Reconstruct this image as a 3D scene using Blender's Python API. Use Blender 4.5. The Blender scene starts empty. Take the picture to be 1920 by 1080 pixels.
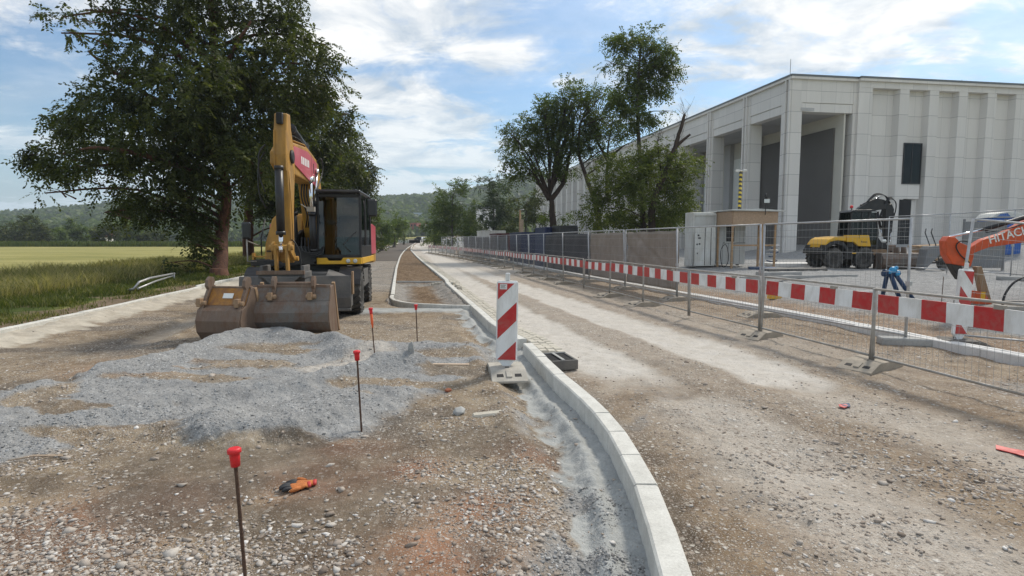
import bpy, math, random
import numpy as np
from mathutils import Vector, Matrix
R = math.radians
scn = bpy.context.scene
COL = scn.collection
# ------------------------------------------------------------------ camera
HAZE = 0.00034
CAM_H, FPX, PITCH = 1.70, 1050.0, math.atan(90/1050)
cam = bpy.data.cameras.new('camera'); camo = bpy.data.objects.new('camera', cam); COL.objects.link(camo)
camo.location = (0, 0, CAM_H); camo.rotation_euler = (R(90) - PITCH, 0, 0)
cam.sensor_width = 36; cam.lens = FPX/1920*36; cam.clip_start = 0.05; cam.clip_end = 12000
scn.camera = camo
# ------------------------------------------------------------------ sun, sky, exposure
SUN_EL, SUN_AZ = R(48), R(42)            # azimuth measured from +Y (ahead) towards +X (right)
sd = Vector((math.sin(SUN_AZ)*math.cos(SUN_EL), math.cos(SUN_AZ)*math.cos(SUN_EL), math.sin(SUN_EL)))
sl = bpy.data.lights.new('sun', 'SUN'); sl.energy = 2.4; sl.angle = R(8); sl.color = (1.0, 0.92, 0.80)
so = bpy.data.objects.new('sun', sl); COL.objects.link(so); so.rotation_euler = sd.to_track_quat('Z', 'Y').to_euler()
scn.view_settings.view_transform = 'Standard'; scn.view_settings.look = 'None'
scn.view_settings.exposure = 0.38; scn.view_settings.gamma = 1.0

class NT:
    def __init__(s, tree): s.t = tree; s.n = tree.nodes; s.l = tree.links
    def new(s, typ, ins=None, **kw):
        n = s.n.new(typ)
        for k, v in kw.items(): setattr(n, k, v)
        for k, v in (ins or {}).items():
            if isinstance(v, bpy.types.NodeSocket): s.l.new(v, n.inputs[k])
            else: n.inputs[k].default_value = v
        return n
    def math(s, op, a, b=0.0, c=None, clamp=False):
        n = s.n.new('ShaderNodeMath'); n.operation = op; n.use_clamp = clamp
        for i, v in enumerate((a, b, c)):
            if v is None: continue
            if isinstance(v, bpy.types.NodeSocket): s.l.new(v, n.inputs[i])
            else: n.inputs[i].default_value = v
        return n.outputs[0]
    def mix(s, f, a, b, mode='MIX'):
        n = s.n.new('ShaderNodeMix'); n.data_type = 'RGBA'; n.blend_type = mode
        for i, v in ((0, f), (6, a), (7, b)):
            if isinstance(v, bpy.types.NodeSocket): s.l.new(v, n.inputs[i])
            else: n.inputs[i].default_value = v if i == 0 else (tuple(v) + (1,))[:4]
        return n.outputs[2]
    def ramp(s, f, stops):
        n = s.n.new('ShaderNodeValToRGB'); cr = n.color_ramp
        while len(cr.elements) > 1: cr.elements.remove(cr.elements[-1])
        for i, (p, c) in enumerate(stops):
            e = cr.elements[0] if i == 0 else cr.elements.new(p)
            e.position = p; c = (c,)*3 if isinstance(c, (int, float)) else c
            e.color = (*c, 1)
        s.l.new(f, n.inputs[0]); return n.outputs[0]
    def noise(s, vec, scale, detail=4, rough=.55, dist=0.0, out=0):
        n = s.new('ShaderNodeTexNoise', {'Vector': vec, 'Scale': scale, 'Detail': detail, 'Roughness': rough, 'Distortion': dist})
        return n.outputs[out]

world = bpy.data.worlds.new('World'); scn.world = world; world.use_nodes = True
def build_world():
    t = NT(world.node_tree); t.n.clear()
    sky = t.new('ShaderNodeTexSky', sky_type='NISHITA', sun_disc=False, sun_elevation=SUN_EL, sun_rotation=SUN_AZ)
    sky.air_density = 1.2; sky.dust_density = 1.5; sky.ozone_density = 1.6; sky.altitude = 200
    tc = t.new('ShaderNodeTexCoord'); d = tc.outputs['Generated']
    sx = t.new('ShaderNodeSeparateXYZ', {0: d}); x, y, z = sx.outputs
    zz = t.math('ADD', t.math('MAXIMUM', z, 0.0), 0.16)
    px, py = t.math('DIVIDE', x, zz), t.math('DIVIDE', y, zz)
    p = t.new('ShaderNodeCombineXYZ', {0: px, 1: py, 2: 3.7}).outputs[0]
    big = t.noise(p, .95, 2, .5, .3)
    mid = t.noise(p, 2.6, 8, .62, .5)
    ps = t.new('ShaderNodeCombineXYZ', {0: t.math('MULTIPLY', px, .55), 1: t.math('MULTIPLY', py, 1.5), 2: 9.1}).outputs[0]
    streak = t.noise(ps, 2.4, 7, .6, .9)
    # altocumulus ahead of the camera, thin veil elsewhere
    az = t.math('DIVIDE', x, t.math('MAXIMUM', y, .05))
    ahead = t.ramp(t.math('ADD', t.math('MULTIPLY', az, .5), .5), [(.12, .3), (.30, .5), (.36, .86), (.46, .8), (.53, .10), (.60, .22), (.72, .66), (.90, .45)])
    c0 = t.math('ADD', t.math('MULTIPLY', mid, .62), t.math('MULTIPLY', streak, .38))
    c1 = t.math('ADD', c0, t.math('MULTIPLY', t.math('SUBTRACT', big, .5), .35))
    c2 = t.math('ADD', c1, t.math('MULTIPLY', t.math('SUBTRACT', ahead, .5), .22))
    mask = t.ramp(c2, [(.375, 0.0), (.45, .35), (.53, .9), (.68, 1.0)])
    veil = t.ramp(t.noise(ps, 1.1, 5, .6, .6), [(.33, .02), (.70, .5)])
    hz = t.ramp(z, [(0.0, .7), (.10, .3), (.3, .03), (1, 0)])
    m = t.math('MAXIMUM', t.math('MAXIMUM', mask, veil), hz)
    shade = t.noise(p, 3.1, 6, .6, .4)
    cloud = t.mix(t.ramp(t.math('ADD', t.math('MULTIPLY', shade, .6), t.math('MULTIPLY', c2, .4)), [(.42, 0), (.56, 1)]), CLOUD_D, CLOUD_L)
    hazec = t.mix(t.ramp(z, [(0.0, 1), (.25, 0)]), cloud, HAZE_L)
    blue = t.mix(1.0, sky.outputs[0], SKY_TINT, 'MULTIPLY')
    colr = t.mix(m, blue, hazec)
    bg = t.new('ShaderNodeBackground', {0: colr, 1: SKY_STR})
    out = t.new('ShaderNodeOutputWorld', {0: bg.outputs[0]})
SKY_STR = .108
CLOUD_D, CLOUD_L, HAZE_L = (4.1, 4.7, 5.3), (8.0, 7.95, 7.75), (5.2, 6.4, 7.2)
SKY_TINT = (.58, .80, .96)
build_world()
world.cycles.sampling_method = 'MANUAL'; world.cycles.sample_map_resolution = 512
scn.cycles.max_bounces = 6; scn.cycles.diffuse_bounces = 3; scn.cycles.glossy_bounces = 3
scn.cycles.transparent_max_bounces = 12; scn.cycles.transmission_bounces = 4
scn.cycles.volume_bounces = 0

# ------------------------------------------------------------------ helpers: tags, meshes
def tag(o, label=None, cat=None, group=None, kind=None):
    if label: o['label'] = label
    if cat: o['category'] = cat
    if group: o['group'] = group
    if kind: o['kind'] = kind
    return o
def link(name, me, mats=None, parent=None):
    o = bpy.data.objects.new(name, me); COL.objects.link(o)
    for m in (mats if isinstance(mats, (list, tuple)) else [mats]):
        if m is not None: me.materials.append(m)
    if parent is not None: o.parent = parent
    return o
def empty(name, loc=(0, 0, 0), rz=0, label=None, cat=None, group=None):
    o = bpy.data.objects.new(name, None); COL.objects.link(o); o.location = loc; o.rotation_euler = (0, 0, rz)
    o.empty_display_size = .2
    return tag(o, label, cat, group)
def copy_tree(o, parent=None, skip=()):
    c = o.copy(); COL.objects.link(c)
    if parent is not None: c.parent = parent
    for ch in o.children:
        copy_tree(ch, c)
    return c
def V3(p): return Vector(p)
class MB:
    """collects shapes, each face with a material slot; build() links ONE mesh object"""
    def __init__(s): s.v = []; s.f = []; s.m = []; s.sm = []
    def add(s, vs, fs, m=0, smooth=False, M=None):
        b = len(s.v)
        if M is not None: vs = [M @ Vector(v) for v in vs]
        s.v += [tuple(v) for v in vs]
        for f in fs: s.f.append(tuple(b+i for i in f)); s.m.append(m); s.sm.append(smooth)
        return s
    def box(s, x0, x1, y0, y1, z0, z1, m=0, M=None, bev=0.0):
        if bev > 0:
            b = min(bev, (x1-x0)*.45, (y1-y0)*.45, (z1-z0)*.45)
            vs = []; rings = []
            for (z, i) in ((z0, b), (z0+b, 0), (z1-b, 0), (z1, b)):
                pts = [(x0+b+i*.0, y0+i), (x1-b, y0+i), (x1-i, y0+b), (x1-i, y1-b), (x1-b, y1-i), (x0+b, y1-i), (x0+i, y1-b), (x0+i, y0+b)]
                rings.append([len(vs)+k for k in range(8)]); vs += [(p[0], p[1], z) for p in pts]
            fs = [tuple(reversed(rings[0])), tuple(rings[3])]
            for a, c in zip(rings, rings[1:]):
                for k in range(8): fs.append((a[k], a[(k+1) % 8], c[(k+1) % 8], c[k]))
            return s.add(vs, fs, m, False, M)
        vs = [(x0, y0, z0), (x1, y0, z0), (x1, y1, z0), (x0, y1, z0), (x0, y0, z1), (x1, y0, z1), (x1, y1, z1), (x0, y1, z1)]
        return s.add(vs, [(3, 2, 1, 0), (4, 5, 6, 7), (0, 1, 5, 4), (1, 2, 6, 5), (2, 3, 7, 6), (3, 0, 4, 7)], m, False, M)
    def tube(s, pts, r, n=8, m=0, cap=True, M=None, smooth=True):
        pts = [Vector(p) for p in pts]; rs = r if isinstance(r, (list, tuple)) else [r]*len(pts)
        vs = []; up = None
        for i, p in enumerate(pts):
            d = (pts[min(i+1, len(pts)-1)] - pts[max(i-1, 0)])
            d = d.normalized() if d.length > 1e-9 else Vector((0, 0, 1))
            if up is None: up = Vector((0, 0, 1)) if abs(d.z) < .95 else Vector((0, 1, 0))
            a = d.cross(up).normalized(); b = d.cross(a).normalized(); up = -b if False else (a.cross(d)).normalized()
            for k in range(n):
                t = 2*math.pi*k/n
                vs.append(p + (a*math.cos(t) + up*math.sin(t))*rs[i])
        fs = []
        for i in range(len(pts)-1):
            for k in range(n):
                fs.append((i*n+k, i*n+(k+1) % n, (i+1)*n+(k+1) % n, (i+1)*n+k))
        s.add(vs, fs, m, smooth, M)
        if cap:
            b = len(s.v)-len(vs); L = len(pts)-1
            s.f += [tuple(b+k for k in reversed(range(n))), tuple(b+L*n+k for k in range(n))]; s.m += [m, m]; s.sm += [False, False]
        return s
    def prism(s, poly, d0, d1, axis='x', m=0, M=None, smooth=False):
        """polygon in the two other axes extruded along axis"""
        f = {'x': lambda p, d: (d, p[0], p[1]), 'y': lambda p, d: (p[0], d, p[1]), 'z': lambda p, d: (p[0], p[1], d)}[axis]
        n = len(poly); vs = [f(p, d0) for p in poly] + [f(p, d1) for p in poly]
        s.add(vs, [(k, (k+1) % n, n+(k+1) % n, n+k) for k in range(n)], m, smooth, M)
        b = len(s.v)-2*n
        s.f += [tuple(b+k for k in reversed(range(n))), tuple(b+n+k for k in range(n))]; s.m += [m, m]; s.sm += [False, False]
        return s
    def lathe(s, prof, n=16, m=0, M=None, smooth=True):
        vs = []; L = len(prof)
        for (r, z) in prof:
            for k in range(n): t = 2*math.pi*k/n; vs.append((r*math.cos(t), r*math.sin(t), z))
        fs = [(i*n+k, i*n+(k+1) % n, (i+1)*n+(k+1) % n, (i+1)*n+k) for i in range(L-1) for k in range(n)]
        s.add(vs, fs, m, smooth, M)
        b = len(s.v)-len(vs)
        s.f += [tuple(b+k for k in reversed(range(n))), tuple(b+(L-1)*n+k for k in range(n))]; s.m += [m, m]; s.sm += [False, False]
        return s
    def quad(s, a, b, c, d, m=0, M=None): return s.add([a, b, c, d], [(0, 1, 2, 3)], m, False, M)
    def build(s, name, mats, parent=None, fixn=True, bevel=0.0):
        me = bpy.data.meshes.new(name); me.from_pydata(s.v, [], s.f); me.update()
        me.polygons.foreach_set('material_index', s.m); me.polygons.foreach_set('use_smooth', s.sm)
        if fixn:
            import bmesh
            bm = bmesh.new(); bm.from_mesh(me); bmesh.ops.recalc_face_normals(bm, faces=bm.faces); bm.to_mesh(me); bm.free()
        o = link(name, me, mats, parent)
        if bevel > 0:
            md = o.modifiers.new('bevel', 'BEVEL'); md.width = bevel; md.segments = 2; md.limit_method = 'ANGLE'; md.angle_limit = R(40)
        return o
def T(x, y, z): return Matrix.Translation((x, y, z))
def RX(a): return Matrix.Rotation(a, 4, 'X')
def RY(a): return Matrix.Rotation(a, 4, 'Y')
def RZ(a): return Matrix.Rotation(a, 4, 'Z')
def text_mesh(txt, size, M, name, material, parent, depth=.004, bold=.0):
    cu = bpy.data.curves.new('lettering', 'FONT'); cu.body = txt; cu.size = size; cu.extrude = depth; cu.align_x = 'LEFT'; cu.offset = bold
    cu.resolution_u = 3
    tmp = bpy.data.objects.new('lettering_tmp', cu); COL.objects.link(tmp)
    dg = bpy.context.evaluated_depsgraph_get(); me = bpy.data.meshes.new_from_object(tmp.evaluated_get(dg))
    COL.objects.unlink(tmp); bpy.data.objects.remove(tmp)
    me.transform(M); me.materials.clear(); return link(name, me, material, parent)

def np_mesh(name, verts, faces4, mats, parent=None, smooth=False, attrs=None, tri=False):
    me = bpy.data.meshes.new(name); n = 3 if tri else 4
    V = np.asarray(verts, np.float32); F = np.asarray(faces4, np.int32)
    me.vertices.add(len(V)); me.vertices.foreach_set('co', V.ravel())
    me.loops.add(F.size); me.loops.foreach_set('vertex_index', F.ravel())
    me.polygons.add(len(F)); me.polygons.foreach_set('loop_start', np.arange(0, F.size, n, dtype=np.int32))
    me.polygons.foreach_set('loop_total', np.full(len(F), n, np.int32))
    if smooth: me.polygons.foreach_set('use_smooth', np.ones(len(F), bool))
    for k, (dom, arr) in (attrs or {}).items():
        a = me.attributes.new(k, 'FLOAT', dom); a.data.foreach_set('value', np.asarray(arr, np.float32).ravel())
    me.update(calc_edges=True); me.validate()
    return link(name, me, mats, parent)

# ------------------------------------------------------------------ numpy noise
def vnoise(x, y, seed=0):
    xi = np.floor(x).astype(np.int64); yi = np.floor(y).astype(np.int64); fx = x-xi; fy = y-yi
    fx = fx*fx*(3-2*fx); fy = fy*fy*(3-2*fy)
    def h(a, b):
        n = (a*374761393 + b*668265263 + seed*974634777) & 0xffffffff
        n = ((n ^ (n >> 13))*1274126177) & 0xffffffff; n = n ^ (n >> 16)
        return (n & 0xffff)/65535.0
    return (h(xi, yi)*(1-fx)+h(xi+1, yi)*fx)*(1-fy) + (h(xi, yi+1)*(1-fx)+h(xi+1, yi+1)*fx)*fy
def fbm(x, y, oct=4, seed=0, gain=.5):
    a = 0; amp = 1; tot = 0
    for o in range(oct):
        a = a + amp*vnoise(x*2**o+17.3*o, y*2**o-9.1*o, seed+o); tot += amp; amp *= gain
    return a/tot
def ss(a, b, x):
    t = np.clip((x-a)/(b-a), 0, 1); return t*t*(3-2*t)

# ------------------------------------------------------------------ lines of the site, in metres (camera at the origin, looking along +Y)
KB = np.array([(.62, 1.0), (.68, 2.2), (.71, 2.66), (.772, 3.23), (.792, 3.73), (.778, 4.70), (.648, 5.62), (.458, 6.59), (.092, 8.81), (-.34, 10.2), (-.74, 12.2), (-.97, 13.3), (-2.5, 20.9), (-2.88, 23.2), (-7.07, 43.4), (-11.6, 66), (-15.9, 88), (-21.1, 120), (-32.6, 200), (-70, 400)])
MD = np.array([(-3.55, 16.3), (-5.5, 26.1), (-7.76, 37.7), (-13, 66), (-18.5, 100), (-29.8, 178), (-33, 200)])
LK = np.array([(-7.4, 1.0), (-7.8, 4.0), (-8.75, 9.57), (-10.2, 18.1), (-11.4, 23.9), (-18.4, 75), (-25, 118), (-36.5, 190), (-42, 225)])
WK = np.array([(8.0, 1.0), (6.95, 7.4), (6.6, 8.9), (5.95, 12.9), (3.05, 25.8), (-3.6, 58), (-9.5, 88), (-15, 120), (-27, 200)])
def curve(A):
    def f(Y): return np.interp(Y, A[:, 1], A[:, 0])
    return f
XK, XM, XL, XW = curve(KB), curve(MD), curve(LK), curve(WK)

def base_z(X, Y):
    X = np.asarray(X, float); Y = np.asarray(Y, float)
    s = np.maximum(0, Y-60); r = .012*s*s/(s+20); r = np.minimum(r, 5.5)
    w = ss(-.42, -.30, X/np.maximum(Y, 1e-3))
    z = r*w
    q = .98*(X-6.0) + .2*(Y-12.9)
    z = z + (.45*ss(1.2, 5.5, q) + .9*ss(19, 28, q))*ss(5, 10, Y)
    xl = XL(Y); z = z + .12*ss(0.05, .5, xl-X) - .0*X
    return z
def gp(px, py, dz=0.0):
    """where the line of sight through a pixel of the photograph meets the ground (raised by dz)"""
    c, s = math.cos(PITCH), math.sin(PITCH)
    a, b = (px-960)/FPX, (540-py)/FPX
    d = Vector((a, c + b*s, -s + b*c)); z = dz; t = 10
    for _ in range(40):
        if d.z > -1e-5: t = 300; break
        t2 = (z-CAM_H)/d.z; t = .5*t + .5*min(t2, 400) if _ else t2
        z = float(base_z(d.x*t, d.y*t)) + dz
    return Vector((d.x*t, d.y*t, CAM_H+d.z*t))
def at(px, py, Y):
    c, s = math.cos(PITCH), math.sin(PITCH)
    a, b = (px-960)/FPX, (540-py)/FPX
    d = Vector((a, c + b*s, -s + b*c)); t = Y/d.y
    return Vector((d.x*t, Y, CAM_H+d.z*t))
def gz(x, y): return float(base_z(x, y))
# ------------------------------------------------------------------ materials
def new_mat(name):
    m = bpy.data.materials.new(name); m.use_nodes = True; t = NT(m.node_tree); t.n.clear()
    return m, t
def finish(t, bsdf): t.new('ShaderNodeOutputMaterial', {0: bsdf})
def pmat(name, col, rough=.6, metal=0.0, var=.12, scale=5.0, bump=0.0, bscale=50.0, dirt=0.0, dirtcol=(.22, .17, .12), dscale=3.0, streak=0.0, spec=.5, coat=0.0):
    m, t = new_mat(name); tc = t.new('ShaderNodeTexCoord').outputs['Object']
    n1 = t.noise(tc, scale, 5, .6)
    c = t.mix(t.ramp(n1, [(.3, 0), (.7, 1)]), tuple(v*(1-var) for v in col), tuple(min(1, v*(1+var)) for v in col))
    r = rough
    if dirt > 0:
        mp = t.new('ShaderNodeMapping', {0: tc, 3: (1, 1, .35 if streak else 1)}).outputs[0]
        n2 = t.noise(mp, dscale, 7, .68, .4)
        f = t.ramp(n2, [(.52-.3*dirt, 0), (.75-.15*dirt, min(1, .35+dirt))])
        c = t.mix(f, c, dirtcol)
        r = t.math('ADD', t.math('MULTIPLY', f, .9-rough), rough, clamp=True)
    ins = {'Base Color': c, 'Roughness': r, 'Metallic': metal, 'Specular IOR Level': spec}
    if coat: ins['Coat Weight'] = coat
    if bump > 0:
        ins['Normal'] = t.new('ShaderNodeBump', {'Height': t.noise(tc, bscale, 4, .6), 'Strength': bump, 'Distance': .02}).outputs[0]
    finish(t, t.new('ShaderNodeBsdfPrincipled', ins).outputs[0]); return m
def leafmat(name, c0, c1, c2, trans=.35):
    m, t = new_mat(name)
    a = t.new('ShaderNodeAttribute', attribute_name='rnd').outputs['Fac']
    c = t.ramp(a, [(0, c0), (.55, c1), (1, c2)])
    d = t.new('ShaderNodeBsdfPrincipled', {'Base Color': c, 'Roughness': .55, 'Specular IOR Level': .25})
    tr = t.new('ShaderNodeBsdfTranslucent', {0: t.mix(1.0, c, (1.25, 1.35, .55), 'MULTIPLY')})
    finish(t, t.new('ShaderNodeMixShader', {0: trans, 1: d.outputs[0], 2: tr.outputs[0]}).outputs[0]); return m
def glassmat(name, tint=(.35, .42, .4), refl=.5, rough=.02):
    m, t = new_mat(name)
    fr = t.new('ShaderNodeFresnel', {'IOR': 1.5}).outputs[0]
    g = t.new('ShaderNodeBsdfGlossy', {'Color': (.9, .95, .95, 1), 'Roughness': rough})
    tr = t.new('ShaderNodeBsdfTransparent', {0: (*tint, 1)})
    f = t.math('ADD', t.math('MULTIPLY', fr, .5+refl*.8), refl*.12, clamp=True)
    finish(t, t.new('ShaderNodeMixShader', {0: f, 1: tr.outputs[0], 2: g.outputs[0]}).outputs[0]); return m
def barkmat(name, c0, c1):
    m, t = new_mat(name); tc = t.new('ShaderNodeTexCoord').outputs['Object']
    mp = t.new('ShaderNodeMapping', {0: tc, 3: (1, 1, .22)}).outputs[0]
    n = t.noise(mp, 9, 6, .65, .3); c = t.mix(t.ramp(n, [(.35, 0), (.65, 1)]), c0, c1)
    bp = t.new('ShaderNodeBump', {'Height': n, 'Strength': .8, 'Distance': .05}).outputs[0]
    finish(t, t.new('ShaderNodeBsdfPrincipled', {'Base Color': c, 'Roughness': .9, 'Normal': bp}).outputs[0]); return m

def stones_fac(t, pos, scale, thr):
    """mask of small embedded stones and a random value per stone"""
    v = t.new('ShaderNodeTexVoronoi', {'Vector': pos, 'Scale': scale, 'Randomness': 1.0})
    rnd = t.new('ShaderNodeSeparateColor', {0: v.outputs['Color']}).outputs
    body = t.ramp(v.outputs['Distance'], [(.30, 1), (.52, 0)])
    keep = t.ramp(rnd[0], [(thr, 0), (thr+.05, 1)])
    return t.math('MULTIPLY', body, keep), rnd[1], v.outputs['Distance']
def attr(t, n): return t.new('ShaderNodeAttribute', attribute_name=n).outputs['Fac']

def earthmat():
    m, t = new_mat('earth_and_gravel'); pos = t.new('ShaderNodeNewGeometry').outputs['Position']
    wn = t.noise(pos, 1.7, 3, .5, out=1); wp = t.new('ShaderNodeVectorMath', {0: pos, 1: t.new('ShaderNodeVectorMath', {0: wn, 1: (.05, .05, .05)}, operation='MULTIPLY').outputs[0]}, operation='ADD').outputs[0]
    nL = t.noise(pos, .55, 5, .6, .3); nM = t.noise(pos, 3.2, 6, .65, .4); nF = t.noise(pos, 45, 5, .7)
    dirt = t.ramp(nM, [(.28, (.118, .080, .046)), (.5, (.215, .158, .098)), (.72, (.325, .255, .168))])
    dirt = t.mix(t.ramp(nL, [(.38, 0), (.66, .75)]), dirt, t.ramp(nM, [(.3, (.185, .148, .104)), (.7, (.375, .318, .24))]))
    dirt = t.mix(attr(t, 'red'), dirt, t.ramp(nM, [(.3, (.19, .09, .05)), (.7, (.36, .19, .115))]))
    dirt = t.mix(t.math('MULTIPLY', attr(t, 'dark'), .85), dirt, t.ramp(nM, [(.3, (.055, .045, .036)), (.7, (.13, .11, .09))]))
    conc = t.ramp(t.math('ADD', t.math('MULTIPLY', nM, .6), t.math('MULTIPLY', nF, .4)), [(.3, (.26, .27, .265)), (.7, (.48, .49, .475))])
    conc = t.mix(attr(t, 'sand'), conc, t.ramp(nM, [(.3, (.36, .32, .26)), (.7, (.58, .53, .44))]))
    grey = t.ramp(t.math('ADD', t.math('MULTIPLY', nM, .55), t.math('MULTIPLY', nF, .45)), [(.3, (.16, .159, .156)), (.5, (.28, .278, .272)), (.72, (.43, .428, .418))])
    lite = t.ramp(t.math('ADD', t.math('MULTIPLY', nM, .5), t.math('MULTIPLY', nF, .5)), [(.3, (.43, .395, .34)), (.7, (.64, .61, .565))])
    aG, aC, aL = attr(t, 'grey'), attr(t, 'conc'), attr(t, 'light')
    jit = t.math('MULTIPLY', t.math('SUBTRACT', t.noise(pos, 9, 5, .7), .5), .9)
    sharp = lambda a: t.ramp(t.math('ADD', a, t.math('MULTIPLY', jit, t.math('MULTIPLY', t.math('MULTIPLY', a, t.math('SUBTRACT', 1.0, a)), 4.0))), [(.25, 0), (.75, 1)])
    soft = lambda a: t.ramp(t.math('ADD', a, t.math('MULTIPLY', jit, t.math('MULTIPLY', t.math('MULTIPLY', a, t.math('SUBTRACT', 1.0, a)), 5.5))), [(.12, 0), (.88, 1)])
    aGs, aCs, aLs = soft(aG), sharp(aC), t.math('MULTIPLY', t.math('ADD', aL, t.math('MULTIPLY', t.math('MULTIPLY', jit, .55), t.math('MULTIPLY', aL, t.math('SUBTRACT', 1.0, aL)))), 1.0, clamp=True)
    c = t.mix(aLs, dirt, lite); c = t.mix(aGs, c, grey); c = t.mix(aCs, c, conc)
    sc = t.noise(pos, .9, 4, .6)
    s1, r1, d1 = stones_fac(t, wp, 24, .55); s2, r2, d2 = stones_fac(t, wp, 55, .45); s3, r3, d3 = stones_fac(t, pos, 120, .35)
    dens = attr(t, 'stones')
    stc = lambda r: t.ramp(r, [(0, (.20, .165, .135)), (.4, (.36, .30, .25)), (.75, (.50, .46, .40)), (1, (.66, .63, .58))])
    gst = lambda r: t.ramp(r, [(0, (.125, .128, .13)), (.5, (.30, .305, .305)), (1, (.52, .525, .52))])
    k = t.math('SUBTRACT', 1.0, t.math('MULTIPLY', aCs, .8))
    for s_, r_, w_ in ((s3, r3, .75), (s2, r2, .8), (s1, r1, .85)):
        f = t.math('MULTIPLY', t.math('MULTIPLY', s_, w_), t.math('MULTIPLY', dens, k))
        c = t.mix(f, c, t.mix(aGs, stc(r_), gst(r_)))
    h = t.math('ADD', t.math('ADD', t.math('MULTIPLY', t.math('MULTIPLY', s1, dens), .55), t.math('MULTIPLY', t.math('MULTIPLY', s2, dens), .35)), t.math('ADD', t.math('MULTIPLY', s3, .14), t.math('MULTIPLY', nF, .35)))
    h = t.math('ADD', h, t.math('MULTIPLY', t.noise(pos, 14, 5, .6), .8))
    bp = t.new('ShaderNodeBump', {'Height': h, 'Strength': .75, 'Distance': .022}).outputs[0]
    finish(t, t.new('ShaderNodeBsdfPrincipled', {'Base Color': c, 'Roughness': .95, 'Specular IOR Level': .15, 'Normal': bp}).outputs[0]); return m
def asphaltmat():
    m, t = new_mat('new_asphalt'); pos = t.new('ShaderNodeNewGeometry').outputs['Position']
    n = t.noise(pos, .35, 4, .6); nf = t.noise(pos, 30, 4, .7)
    c = t.ramp(t.math('ADD', t.math('MULTIPLY', n, .6), t.math('MULTIPLY', nf, .4)), [(.3, (.085, .072, .06)), (.7, (.15, .128, .108))])
    bp = t.new('ShaderNodeBump', {'Height': nf, 'Strength': .3, 'Distance': .01}).outputs[0]
    finish(t, t.new('ShaderNodeBsdfPrincipled', {'Base Color': c, 'Roughness': .9, 'Specular IOR Level': .2, 'Normal': bp}).outputs[0]); return m
def soilmat():
    m, t = new_mat('topsoil'); pos = t.new('ShaderNodeNewGeometry').outputs['Position']
    n = t.noise(pos, 4.5, 7, .7, .4); g = attr(t, 'grey')
    c = t.ramp(n, [(.3, (.085, .055, .034)), (.5, (.17, .118, .075)), (.72, (.29, .215, .145))])
    c = t.mix(g, c, t.ramp(n, [(.3, (.17, .16, .145)), (.7, (.37, .35, .32))]))
    s1, r1, d1 = stones_fac(t, pos, 16, .7)
    c = t.mix(t.math('MULTIPLY', s1, .6), c, (.36, .29, .22))
    bp = t.new('ShaderNodeBump', {'Height': t.math('ADD', n, t.math('MULTIPLY', s1, .3)), 'Strength': 1.0, 'Distance': .06}).outputs[0]
    finish(t, t.new('ShaderNodeBsdfPrincipled', {'Base Color': c, 'Roughness': .97, 'Specular IOR Level': .1, 'Normal': bp}).outputs[0]); return m
def meadowmat():
    m, t = new_mat('mown_meadow'); pos = t.new('ShaderNodeNewGeometry').outputs['Position']
    mp = t.new('ShaderNodeMapping', {0: pos, 2: (0, 0, R(-12)), 3: (.35, 1, 1)}).outputs[0]
    n = t.noise(mp, .16, 6, .65, .5); nf = t.noise(pos, 5, 6, .75); v = attr(t, 'verge'); so_ = attr(t, 'soil')
    c = t.ramp(t.math('ADD', t.math('MULTIPLY', n, .65), t.math('MULTIPLY', nf, .35)), [(.32, (.165, .17, .055)), (.5, (.285, .265, .095)), (.68, (.42, .37, .155))])
    gv = t.ramp(nf, [(.3, (.035, .055, .014)), (.7, (.10, .125, .035))])
    c = t.mix(v, c, gv)
    c = t.mix(t.ramp(t.math('ADD', so_, t.math('MULTIPLY', t.math('SUBTRACT', nf, .5), .8)), [(.35, 0), (.65, 1)]), c, t.ramp(nf, [(.3, (.10, .072, .046)), (.7, (.27, .21, .145))]))
    bp = t.new('ShaderNodeBump', {'Height': nf, 'Strength': .8, 'Distance': .08}).outputs[0]
    finish(t, t.new('ShaderNodeBsdfPrincipled', {'Base Color': c, 'Roughness': .95, 'Specular IOR Level': .1, 'Normal': bp}).outputs[0]); return m
def concmat(name, c0, c1, joints=None, scale=6.0, pits=.4):
    m, t = new_mat(name); tc = t.new('ShaderNodeTexCoord').outputs['Object']
    n = t.noise(tc, scale, 7, .65); nf = t.noise(tc, scale*14, 4, .7)
    c = t.mix(t.ramp(t.math('ADD', t.math('MULTIPLY', n, .55), t.math('MULTIPLY', nf, .45)), [(.34, 0), (.66, 1)]), c0, c1)
    st = t.noise(t.new('ShaderNodeMapping', {0: tc, 3: (1, 1, .3)}).outputs[0], scale*.5, 6, .7, .5)
    c = t.mix(t.ramp(st, [(.55, 0), (.75, pits)]), c, tuple(v*.55 for v in c0))
    bp = t.new('ShaderNodeBump', {'Height': nf, 'Strength': .3, 'Distance': .006}).outputs[0]
    finish(t, t.new('ShaderNodeBsdfPrincipled', {'Base Color': c, 'Roughness': .85, 'Specular IOR Level': .3, 'Normal': bp}).outputs[0]); return m
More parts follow.
